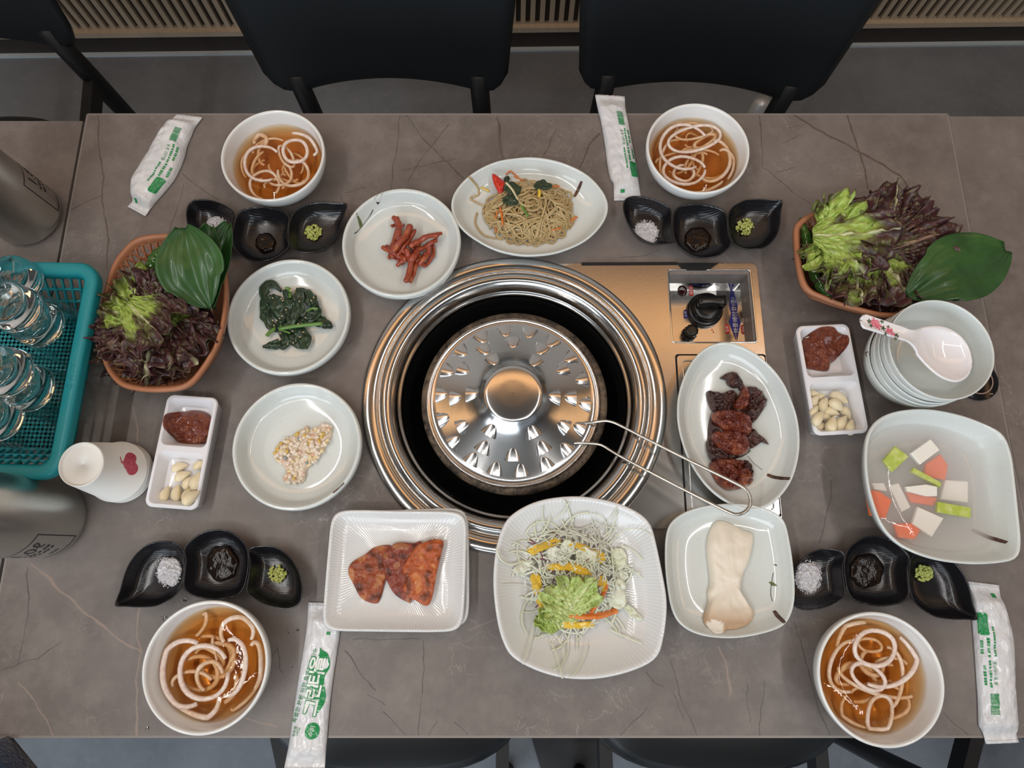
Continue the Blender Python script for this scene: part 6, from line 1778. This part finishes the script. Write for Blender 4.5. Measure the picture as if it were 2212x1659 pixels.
def put_glass(u, v, lift, label, printed=None):
    p = W(u, v, GF + lift)
    t = thing('drinking_glass', label, 'glass', (p.x, p.y, TZ + GF + lift), 0, 'upturned drinking glasses')
    o = bpy.data.objects.new('wall', gl_me); COL.objects.link(o); o.parent = t
    o = bpy.data.objects.new('base', gb_me); COL.objects.link(o); o.parent = t
    if printed:
        for txt, m, ang, z0, size, up in printed:
            vs, fs = text_mesh(txt, size)
            r = 0.0318
            out = [V((r * cos(ang + q.x / r * 1.0), r * sin(ang + q.x / r * 1.0), z0 + (-q.y if up else q.y))) for q in vs]
            MB().add(out, fs).build('printed_lettering', m, t, smooth=False)
    return t
M_wht = mat('white_glass_print', (0.85, 0.85, 0.82), 0.3); M_org = mat('orange_glass_print', (0.75, 0.38, 0.03), 0.3); M_blk = mat('dark_glass_print', (0.02, 0.025, 0.02), 0.3)
put_glass(170, 742, 0.0, 'clear glass, lower of the two nested in the middle of the teal basket', [('WK', M_blk, R(-125), .010, .010, False)])
put_glass(128, 712, 0.030, 'clear upturned glass, upper of the two nested in the middle of the teal basket')
put_glass(152, 868, 0.0, 'clear glass, lower of the two nested by the basket front', [('T', M_wht, R(100), .020, .016, False), ('I', M_org, R(82), .020, .016, False)])
put_glass(112, 838, 0.030, 'clear upturned glass, upper of the two nested by the basket front')
put_glass(128, 655, 0.0, 'clear single upturned glass in the far corner of the teal basket')
put_glass(92, 926, 0.0, 'clear single upturned glass nearest the paper cups', [('MMAC', M_blk, R(60), .012, .009, False)])
put_glass(-8, 960, 0.0, 'clear upturned glass half cut off at the frame edge, near corner')
put_glass(18, 660, 0.030, 'clear upturned glass at the frame edge by the far basket wall')

# ------------------------------------------------------------------ paper cups
M_paper = mat('white_paper', (0.74, 0.73, 0.69), 0.6)
M_strawb = mat('pink_fruit_print', (0.50, 0.055, 0.10), 0.5, var=(420, (0.68, 0.22, 0.26), 0.5, 0.75))
def cup_mesh():
    h = 0.069
    prof = [(0.0345, 0.0018), (0.0352, 0.0008), (0.0358, 0.0018), (0.0352, 0.0030), (0.0342, 0.0030), (0.0245, h - .002), (0.0241, h), (0.0231, h), (0.0229, h - 0.003), (0.020, h - 0.0036), (0.00002, h - 0.0036), (0.00002, h - 0.0046), (0.0222, h - .0046), (0.0336, 0.0018), (0.0345, 0.0018)]
    return MB().loft([[V((r * cos(tau * k / 64), r * sin(tau * k / 64), z)) for k in range(64)] for r, z in prof], False, False)
cm = cup_mesh(); cup_me = mesh('body', cm.v, cm.f); cup_me.materials.append(M_paper)
cc = W(265, 1021, 0.004)
for k, lab in enumerate(('lowest', 'second lowest', 'third', 'top')):
    t = thing('paper_cup', '%s white paper cup of the upturned stack beside the teal basket' % lab, 'cup', (cc.x, cc.y, TZ + 0.0003 + k * 0.0046), 0, 'stacked paper cups')
    o = bpy.data.objects.new('body', cup_me); COL.objects.link(o); o.parent = t
top_cup = t
# heart-shaped fruit print on the top cup, on the side that faces the camera
bb = bvh_of(o) if False else None
Mw = Matrix.Translation(t.location)
bb = BVHTree.FromPolygons([Mw @ v.co for v in cup_me.vertices], [tuple(p.vertices) for p in cup_me.polygons])
def onto(b, u, v, off=0.0004):
    d = (W(u, v, 0) - V((0, 0, CZ))).normalized()
    h_ = b.ray_cast(V((0, 0, CZ)), d)
    if h_[0] is None: return None
    nn = h_[1] if h_[1].dot(d) < 0 else -h_[1]
    return h_[0] + nn * off
fr = [(250 + x / 20.7, 960 + y / 20.7) for x, y in ((440, 460), (560, 375), (680, 380), (800, 440), (880, 520), (915, 650), (870, 820), (950, 920), (985, 1040), (960, 1180), (870, 1310), (760, 1360), (620, 1360), (520, 1280), (450, 1130), (370, 1000), (330, 880), (340, 730), (400, 580))]
def decal(name, poly, b, m, parent, off=0.0004, n=60):
    P_ = cr([V((u, v, 0)) for u, v in poly], n); c = sum(P_, V((0, 0, 0))) / n
    rings = []
    for k in (1.0, 0.66, 0.33):
        r = [onto(b, c.x + (p.x - c.x) * k, c.y + (p.y - c.y) * k, off) for p in P_]
        if any(q is None for q in r): return
        rings.append(r)
    ct = onto(b, c.x, c.y, off)
    mb = MB().loft(rings, False, False); i0 = len(mb.v); mb.v.append(ct); mb.c.append((1, 1, 1))
    for k in range(n): mb.f.append((2 * n + k, 2 * n + (k + 1) % n, i0))
    return wpart(mb.build(name, m, fix=False), parent)
decal('printed_fruit', fr, bb, M_strawb, top_cup)
decal('printed_stalk', [(258.5, 986.5), (260.2, 987.5), (262.5, 995), (266, 999), (263.5, 1002), (261, 998)], bb, M_strawb, top_cup, n=24)

# ------------------------------------------------------------------ steel water bottles
def bottle_mat():
    t = NT('brushed_bottle_steel'); b = t.b
    b.inputs['Metallic'].default_value = 1.0
    mp = t.n('ShaderNodeMapping'); mp.inputs['Scale'].default_value = (1, 1, 14); t.l(t.coord(), mp.inputs[0])
    f = t.noise(90, 3, 0.6, vec=mp.outputs[0])
    t.l(t.mix(f, (0.50, 0.50, 0.47), (0.64, 0.63, 0.60)), b.inputs['Base Color']); b.inputs['Roughness'].default_value = 0.33
    return t.m
M_bot = bottle_mat()
def bottle(u, v, r, ang, label, txt):
    p = W(u, v, 0)
    t = thing('water_bottle', label, 'bottle', (p.x, p.y, TZ + 0.0003))
    prof = [(0.001, 0.002), (r * .80, 0.002), (r * .86, 0.0), (r * .93, 0.001), (r * .985, 0.005), (r, 0.012), (r, 0.185), (r * .98, 0.200), (r * .86, 0.222), (r * .68, 0.238), (r * .62, 0.246), (r * .62, 0.252)]
    MB().loft([[V((a * cos(tau * k / 96), a * sin(tau * k / 96), z)) for k in range(96)] for a, z in prof], True, True).build('body', M_bot, t)
    cap = [(r * .66, 0.252), (r * .70, 0.254), (r * .70, 0.282), (r * .66, 0.288), (0.001, 0.288)]
    MB().loft([[V((a * cos(tau * k / 64), a * sin(tau * k / 64), z)) for k in range(64)] for a, z in cap], True, True).build('screw_cap', M_black, t)
    R_ = r + 0.0003
    def cyl(a, z): return V((R_ * cos(a), R_ * sin(a), z))
    z0, z1, da = 0.012, 0.075, 0.62        # frame of the printed capacity mark
    mb = MB()
    def strip(a0, zA, a1, zB, wd):
        n = 16; A, B = [], []
        for i in range(n + 1):
            q = i / n; a = a0 + (a1 - a0) * q; z = zA + (zB - zA) * q
            if abs(a1 - a0) > abs(zB - zA): A.append(cyl(a, z - wd / 2)); B.append(cyl(a, z + wd / 2))
            else: A.append(cyl(a - wd / 2 / r, z)); B.append(cyl(a + wd / 2 / r, z))
        mb.add(A + B, [(i, i + 1, n + 1 + i + 1, n + 1 + i) for i in range(n)])
    strip(ang - da, z0, ang + da, z0, .0011); strip(ang - da, z1, ang + da, z1, .0011); strip(ang - da, z0, ang - da, z1, .0011); strip(ang + da, z0, ang + da, z1, .0011)
    mb.build('printed_frame', M_ink, t, smooth=False, fix=False)
    for s_, sz, zz, dx in txt:
        vs, fs = text_mesh(s_, sz)
        MB().add([cyl(ang + (dx + q.x) / r, zz + q.y) for q in vs], fs).build('printed_lettering', M_ink, t, smooth=False, fix=False)
TX = [('1.8ℓ', 0.022, 0.058, 0.0), ('■ ■■ ■ ■■', 0.0050, 0.044, 0.0), ('■■ ■ ■■ ■', 0.0046, 0.036, 0.0), ('000', 0.0075, 0.022, 0.004)]
TX2 = [('1.0ℓ', 0.022, 0.058, 0.0), TX[1], TX[2], TX[3]]
bottle(66, 468, 0.0450, R(38), 'brushed steel water bottle behind the teal basket', TX)
bottle(112, 1121, 0.0445, R(-62), 'brushed steel water bottle in front of the teal basket', TX2)

# ------------------------------------------------------------------ call button disc beside the bowls
cbp = W(2113, 821, 0.004)
cbt = thing('call_button', 'round black call button half under the stacked bowls, pink ring', 'button', (cbp.x, cbp.y, TZ + 0.0003))
MB().loft([[V((r * cos(tau * k / 64), r * sin(tau * k / 64), z)) for k in range(64)] for r, z in ((0.0245, 0), (0.0256, 0.001), (0.0254, 0.0034), (0.0244, 0.004), (0.001, 0.0042))]).build('body', mat('gloss_black_disc', (.008, .008, .010), .18), cbt)
M_rosé = mat('rose_gold_print', (0.36, 0.25, 0.22), 0.3)
mb = MB(); n = 64
A = [V((0.0168 * cos(tau * k / n), 0.0168 * sin(tau * k / n), 0.0044)) for k in range(n)]; B = [V((0.0182 * cos(tau * k / n), 0.0182 * sin(tau * k / n), 0.0044)) for k in range(n)]
mb.loft([A, B], False, False); mb.build('printed_ring', M_rosé, cbt, smooth=False)
for a0 in (-60, 35, 160):
    MB().bar((0.0205 * cos(R(a0)), 0.0205 * sin(R(a0)), .0043), (0.0235 * cos(R(a0 + 10)), 0.0235 * sin(R(a0 + 10)), .0043), .0012, .0004).build('printed_dash', M_rosé, cbt, smooth=False)

# ------------------------------------------------------------------ wet wipe packets
def film():
    t = NT('translucent_white_film'); b = t.b
    c = t.mix(t.ramp(t.noise(26, 4), [(0.35, 0.0), (0.7, 1.0)]), (0.66, 0.68, 0.71), (0.76, 0.77, 0.79))
    t.l(c, b.inputs['Base Color']); b.inputs['Roughness'].default_value = 0.22; b.inputs['Coat Weight'].default_value = 0.4; b.inputs['Coat Roughness'].default_value = 0.08
    mp = t.n('ShaderNodeMapping'); mp.inputs['Scale'].default_value = (1, 0.45, 1); t.l(t.coord(), mp.inputs[0])
    t.bump(t.noise(85, 5, 0.65, 0.8, mp.outputs[0]), 0.55, 0.004)
    return t.m
M_film = film()
M_green = mat('green_packet_print', (0.012, 0.27, 0.075), 0.3, coat=0.3)
M_pale = mat('pale_green_packet_print', (0.16, 0.42, 0.25), 0.35, coat=0.2)
M_whitep = mat('white_packet_print', (0.80, 0.84, 0.80), 0.3)
def packet(Lp, Rp, hp, plump, label, seed):
    """edges traced in pixels from the far end to the near end"""
    n = 56
    LL = cr([W(u, v, hp) for u, v in Lp], n, False); RR_ = cr([W(u, v, hp) for u, v in Rp], n, False)
    c = (LL[n // 2] + RR_[n // 2]) / 2
    t = thing('wet_wipe_packet', label, 'packet', (c.x, c.y, TZ), 0, 'wet wipe packets')
    def surf(s, q, top=True):
        i = q * (n - 1); k = min(int(i), n - 2); f = i - k
        a = LL[k].lerp(LL[k + 1], f); b_ = RR_[k].lerp(RR_[k + 1], f)
        p = a.lerp(b_, s)
        endf = min(1, max(0, (min(q, 1 - q) - 0.035) / 0.10)); endf = endf * endf * (3 - 2 * endf)
        body = plump * endf * max(0, 1 - abs(2 * s - 1) ** 2.6) ** 0.6
        wr = 0.0011 * noise.noise(V((s * 5 + seed, q * 16, seed))) * (0.3 + endf) + 0.0007 * noise.noise(V((s * 11, q * 30, seed + 2)))
        edge = max(0, 1 - abs(2 * s - 1) ** 8)
        p.z = TZ + 0.0016 + (body + (wr + 0.0007) * edge if top else 0.0)
        if not top: p.z = TZ + 0.0004
        return p
    vt, ft = ngrid(29, 90, lambda s, q: surf(s, q, True)); vb, fb = ngrid(29, 90, lambda s, q: surf(s, q, False))
    mb = MB().add(vt, ft).add(vb, [tuple(reversed(f)) for f in fb])
    N0 = len(vt); nu, nv = 29, 90
    edge = [i for i in range(nu)] + [j * nu + nu - 1 for j in range(1, nv)] + [(nv - 1) * nu + i for i in range(nu - 2, -1, -1)] + [j * nu for j in range(nv - 2, 0, -1)]
    for k in range(len(edge)): mb.f.append((edge[k], edge[(k + 1) % len(edge)], edge[(k + 1) % len(edge)] + N0, edge[k] + N0))
    wpart(mb.build('film', M_film), t)
    for q0 in (0.018, 0.982):
        pts = [surf(0.03 + 0.94 * k / 14, q0) + V((0, 0, 0.0003)) for k in range(15)]
        wpart(MB().tube(pts, 0.0005, 5).build('crimp', M_film), t)
    Lm = sum((((LL[k] + RR_[k]) / 2) - ((LL[k + 1] + RR_[k + 1]) / 2)).length for k in range(n - 1))
    Wm = sum((LL[k] - RR_[k]).length for k in range(n)) / n
    return t, surf, Lm, Wm
def on_packet(pk, verts, faces, s0, q0, turn, name, m, off=0.0005):
    """flat print (metres, x right) laid on the film at (s0, q0); turn: degrees counter-clockwise of its reading direction"""
    t, surf, Lm, Wm = pk
    a = R(turn); out = []
    for p in verts:
        x = p.x * cos(a) - p.y * sin(a); y = p.x * sin(a) + p.y * cos(a)
        s = s0 + x / Wm; q = q0 - y / Lm
        z = surf(min(max(s, 0.01), 0.99), min(max(q, 0.005), 0.995))
        out.append(z + V((0, 0, off)))
    return wpart(MB().add(out, faces).build(name, m, fix=False), t)
def rr_poly(w_, h_, rad, nn=6, sub=10):
    """rounded rectangle as a fine grid fan so that it follows the film"""
    ring = rect_pts(-w_ / 2, w_ / 2, -h_ / 2, h_ / 2, 0, rad, nn)
    ring = cr(ring, 64)
    vs = []; fs = []; K = 7
    for k in range(K):
        f = 1 - k / K
        vs += [p * f for p in ring]
    vs.append(V((0, 0, 0)))
    m_ = len(ring)
    for k in range(K - 1):
        for i in range(m_): fs.append((k * m_ + i, k * m_ + (i + 1) % m_, (k + 1) * m_ + (i + 1) % m_, (k + 1) * m_ + i))
    for i in range(m_): fs.append(((K - 1) * m_ + i, (K - 1) * m_ + (i + 1) % m_, K * m_))
    return vs, fs
def fine(vs, fs, mx=0.004): return vs, fs
def back_print(pk, flip):
    """bar code, small type and the green panel of the packet's back; flip when the packet lies the other way round"""
    t, surf, Lm, Wm = pk
    F = lambda s, q: ((1 - s), (1 - q)) if flip else (s, q)
    tn = -90 if not flip else 90
    s0, q0 = F(0.70, 0.25)
    x = -0.0105; mb = MB()
    rs = random.Random(5)
    while x < 0.0105:
        wd = rs.choice((.0004, .0007, .0007, .0011))
        nseg = 6; A = [V((x, -0.0042 + 0.0084 * k / nseg, 0)) for k in range(nseg + 1)]; B = [p + V((wd, 0, 0)) for p in A]
        mb.add(A + B, [(k, k + 1, nseg + 2 + k, nseg + 1 + k) for k in range(nseg)])
        x += wd + rs.choice((.0003, .0003, .0006))
    on_packet(pk, mb.v, mb.f, s0, q0, tn, 'bar_code', M_green)
    lines = [(0.64, 0.435, 0.0040, '품 명 그린타올'), (0.76, 0.43, 0.0030, '■■ ■ ■■■ ■ ■■'), (0.87, 0.42, 0.0030, '■■■ ■■ ■■'), (0.76, 0.59, 0.0034, '■ ■■ ■■■'), (0.90, 0.59, 0.0030, '■■ ■■■'), (0.62, 0.63, 0.0026, '■■■ ■■ ■ ■■■■ ■■')]
    for s_, q_, sz, tx in lines:
        vs, fs = text_mesh(tx, sz); s1, q1 = F(s_, q_)
        on_packet(pk, vs, fs, s1, q1, tn, 'printed_lettering', M_green)
    vs, fs = rr_poly(0.0235, 0.0090, 0.0022); s1, q1 = F(0.84, 0.735)
    on_packet(pk, vs, fs, s1, q1, tn, 'green_panel', M_green)
    for dy, tx in ((0.0018, '그린타올'), (-0.0020, '위생물수건')):
        vs, fs = text_mesh(tx, 0.0038); vs = [p + V((0, dy, 0)) for p in vs]
        on_packet(pk, vs, fs, s1, q1, tn, 'panel_lettering', M_pale, 0.0009)
    vs, fs = rr_poly(0.0060, 0.0045, 0.0004); s1, q1 = F(0.32, 0.925)
    on_packet(pk, vs, fs, s1, q1, 0, 'eye_mark', M_green)
def Zs(pts, ox, oy, sc): return [(ox + x / sc, oy + y / sc) for x, y in pts]
pk = packet(Zs([(1085, 700), (1055, 730), (1000, 790), (920, 920), (840, 1050), (808, 1110), (805, 1190), (812, 1235), (780, 1270)], 0, 0, 2.8605), Zs([(1245, 718), (1200, 780), (1175, 840), (1150, 900), (1130, 980), (1080, 1090), (1020, 1170), (950, 1250), (890, 1330)], 0, 0, 2.8605), 0.004, 0.0125, 'plump twisted white wet wipe packet beside the far left sauce bowl', 1.0)
back_print(pk, False)
pk = packet(Zs([(40, 80), (75, 270), (130, 500), (180, 800), (215, 1080), (260, 1290), (300, 1350), (310, 1600)], 1280, 190, 6.633), Zs([(465, 105), (480, 280), (520, 480), (580, 800), (620, 1000), (655, 1200), (680, 1400), (705, 1590)], 1280, 190, 6.633), 0.004, 0.0060, 'upright white wet wipe packet overhanging the far table edge', 2.0)
back_print(pk, False)
pk = packet(Zs([(1835, 505), (1858, 590), (1860, 690), (1868, 800), (1880, 950), (1890, 1100), (1900, 1250), (1905, 1400), (1925, 1430), (1950, 1515)], 1452, 1079, 2.8605), Zs([(2030, 530), (2040, 600), (2070, 680), (2115, 850), (2125, 1000), (2130, 1150), (2140, 1300), (2148, 1420), (2138, 1455), (2155, 1505)], 1452, 1079, 2.8605), 0.004, 0.0085, 'white wet wipe packet with bar code at the near right corner', 3.0)
back_print(pk, True)
pk = packet(Zs([(290, 50), (280, 200), (265, 350), (235, 550), (200, 750), (170, 950), (140, 1150), (105, 1400), (75, 1560), (50, 1690)], 600, 1290, 4.493), Zs([(610, 60), (605, 200), (598, 345), (575, 500), (545, 700), (510, 950), (490, 1150), (470, 1400), (455, 1600), (450, 1690)], 600, 1290, 4.493), 0.004, 0.0060, 'wet wipe packet with green leaf logo under the rectangular plates', 4.0)
# front print: green double leaf with the product name reading upwards, round badge, small slogans
t, surf, Lm, Wm = pk
def PQ(x, y):
    """crop pixel -> (s, q) of the packet"""
    u, v = 600 + x / 4.493, 1290 + y / 4.493
    tgt = W(u, v, 0.007); best = None
    for j in range(0, 201):
        q = j / 200
        a, b_ = surf(0, q, False), surf(1, q, False); e = b_ - a; s = (tgt - a).dot(e) / e.dot(e); p = a + e * s
        d = (V((p.x, p.y, 0)) - V((tgt.x, tgt.y, 0))).length
        if best is None or d < best[0]: best = (d, s, q)
    return best[1], best[2]
def poly_on(pts, name, m, off=.0005, n=72):
    sq = [PQ(x, y) for x, y in pts]
    P_ = cr([V((s, q, 0)) for s, q in sq], n); ob = []
    tris = tessellate_polygon([[V((p.x * Wm, p.y * Lm, 0)) for p in P_]])
    mb = MB(); c = sum(P_, V((0, 0, 0))) / n
    mb.add([surf(min(max(p.x, .01), .99), min(max(p.y, .01), .99)) + V((0, 0, off)) for p in P_], [tuple(q) for q in tris])
    return wpart(mb.build(name, m, smooth=False, fix=False), t)
poly_on([(415, 490), (440, 515), (485, 550), (508, 620), (500, 690), (470, 745), (450, 800), (455, 860), (465, 920), (462, 990), (440, 1055), (395, 1118), (360, 1120), (385, 1040), (400, 970), (390, 880), (370, 800), (340, 720), (330, 690), (370, 610), (410, 550)], 'green_leaf_logo', M_green)
for tx, (x, y), sz in (('올', (398, 640), .0185), ('타', (385, 775), .0185), ('린', (360, 915), .0185), ('그', (340, 1065), .0185)):
    s1, q1 = PQ(x, y); vs, fs = text_mesh(tx, sz, bold=0.0014)
    on_packet(pk, vs, fs, s1, q1, 84, 'logo_outline', M_green, 0.0008)
    vs, fs = text_mesh(tx, sz, bold=0.0005)
    on_packet(pk, vs, fs, s1, q1, 84, 'logo_lettering', M_whitep, 0.0011)
vs, fs = text_mesh('특별한 분을 위한 특별한 물티슈', 0.0060); s1, q1 = PQ(262, 850)
on_packet(pk, vs, fs, s1, q1, 81, 'printed_lettering', M_green)
vs, fs = rr_poly(0.0152, 0.0165, 0.0074); s1, q1 = PQ(338, 1297); on_packet(pk, vs, fs, s1, q1, 0, 'round_badge', M_green)
vs, fs = text_mesh('수퍼', 0.0062); on_packet(pk, vs, fs, s1, q1, 80, 'badge_lettering', M_whitep, 0.0009)
vs, fs = text_mesh('일회용', 0.0040); s1, q1 = PQ(165, 1300); on_packet(pk, vs, fs, s1, q1, 82, 'printed_lettering', M_green)
vs, fs = text_mesh('1매입', 0.0036); s1, q1 = PQ(200, 1300); on_packet(pk, vs, fs, s1, q1, 82, 'printed_lettering', M_green)
vs, fs = rr_poly(0.0040, 0.0034, 0.0003); s1, q1 = PQ(494, 352); on_packet(pk, vs, fs, s1, q1, 0, 'eye_mark', M_green)

# ------------------------------------------------------------------ water drops on the table, sleeve at the corner
M_drop = mat('water', (1, 1, 1), 0.0, trans=1.0, ior=1.33)
mb = MB()
for k, (u, v, r) in enumerate(((356, 1336, .0024), (400, 1296, .0022), (642, 1360, .0018), (630, 1440, .0015), (350, 1330, .0012), (318, 1574, .0020), (622, 1366, .0014))):
    p = W(u, v, 0); rings = []
    for q in range(6):
        a = pi / 2 * q / 5; rings.append([V((p.x + r * cos(a) * cos(tau * i / 20) * (1 + .2 * sin(2 * tau * i / 20 + k)), p.y + r * cos(a) * sin(tau * i / 20), TZ + 0.0002 + r * 0.42 * sin(a))) for i in range(20)])
    mb.loft([[V((p.x + (x.x - p.x) * .98, x.y, x.z)) for x in r_] for r_ in rings[:5]], True, True)
tag(mb.build('water_drops', M_drop), 'few clear water drops on the table by the near left bowl', 'water', kind='stuff')

def knit():
    t = NT('navy_knit'); b = t.b
    t.l(t.mix(t.noise(35, 4), (0.008, 0.020, 0.055), (0.018, 0.040, 0.090)), b.inputs['Base Color']); b.inputs['Roughness'].default_value = 0.95; b.inputs['Sheen Weight'].default_value = 0.4
    t.bump(t.noise(160, 3, .7), 0.9, 0.005); return t.m
E = W(-184, 1716, 0.10)
pr = thing('person', 'person in a dark navy knit jacket, only an elbow at the near left corner', 'person', (E.x, E.y, TZ))
jv = [(-0.30, -0.40, 0.36), (-0.22, -0.30, 0.26), (-0.14, -0.19, 0.16), (-0.07, -0.09, 0.07), (-0.025, -0.035, 0.015), (-0.005, -0.03, 0.0), (0.015, -0.08, 0.02), (0.05, -0.17, 0.07), (0.09, -0.27, 0.13), (0.12, -0.34, 0.17)]
pts = cr(jv, 60, False)
rad = [0.085 - 0.034 * min(1, k / 26) - 0.012 * max(0, (k - 34) / 25) for k in range(60)]
mb = MB().tube(pts, rad, 28)
for q in mb.v: q += V((noise.noise(q * 22), noise.noise(q * 22 + V((5, 0, 0))), noise.noise(q * 22 + V((0, 7, 0))))) * 0.010 + V((noise.noise(q * 90), noise.noise(q * 90 + V((3, 0, 0))), 0)) * 0.0025
mb.build('sleeve', knit(), pr)
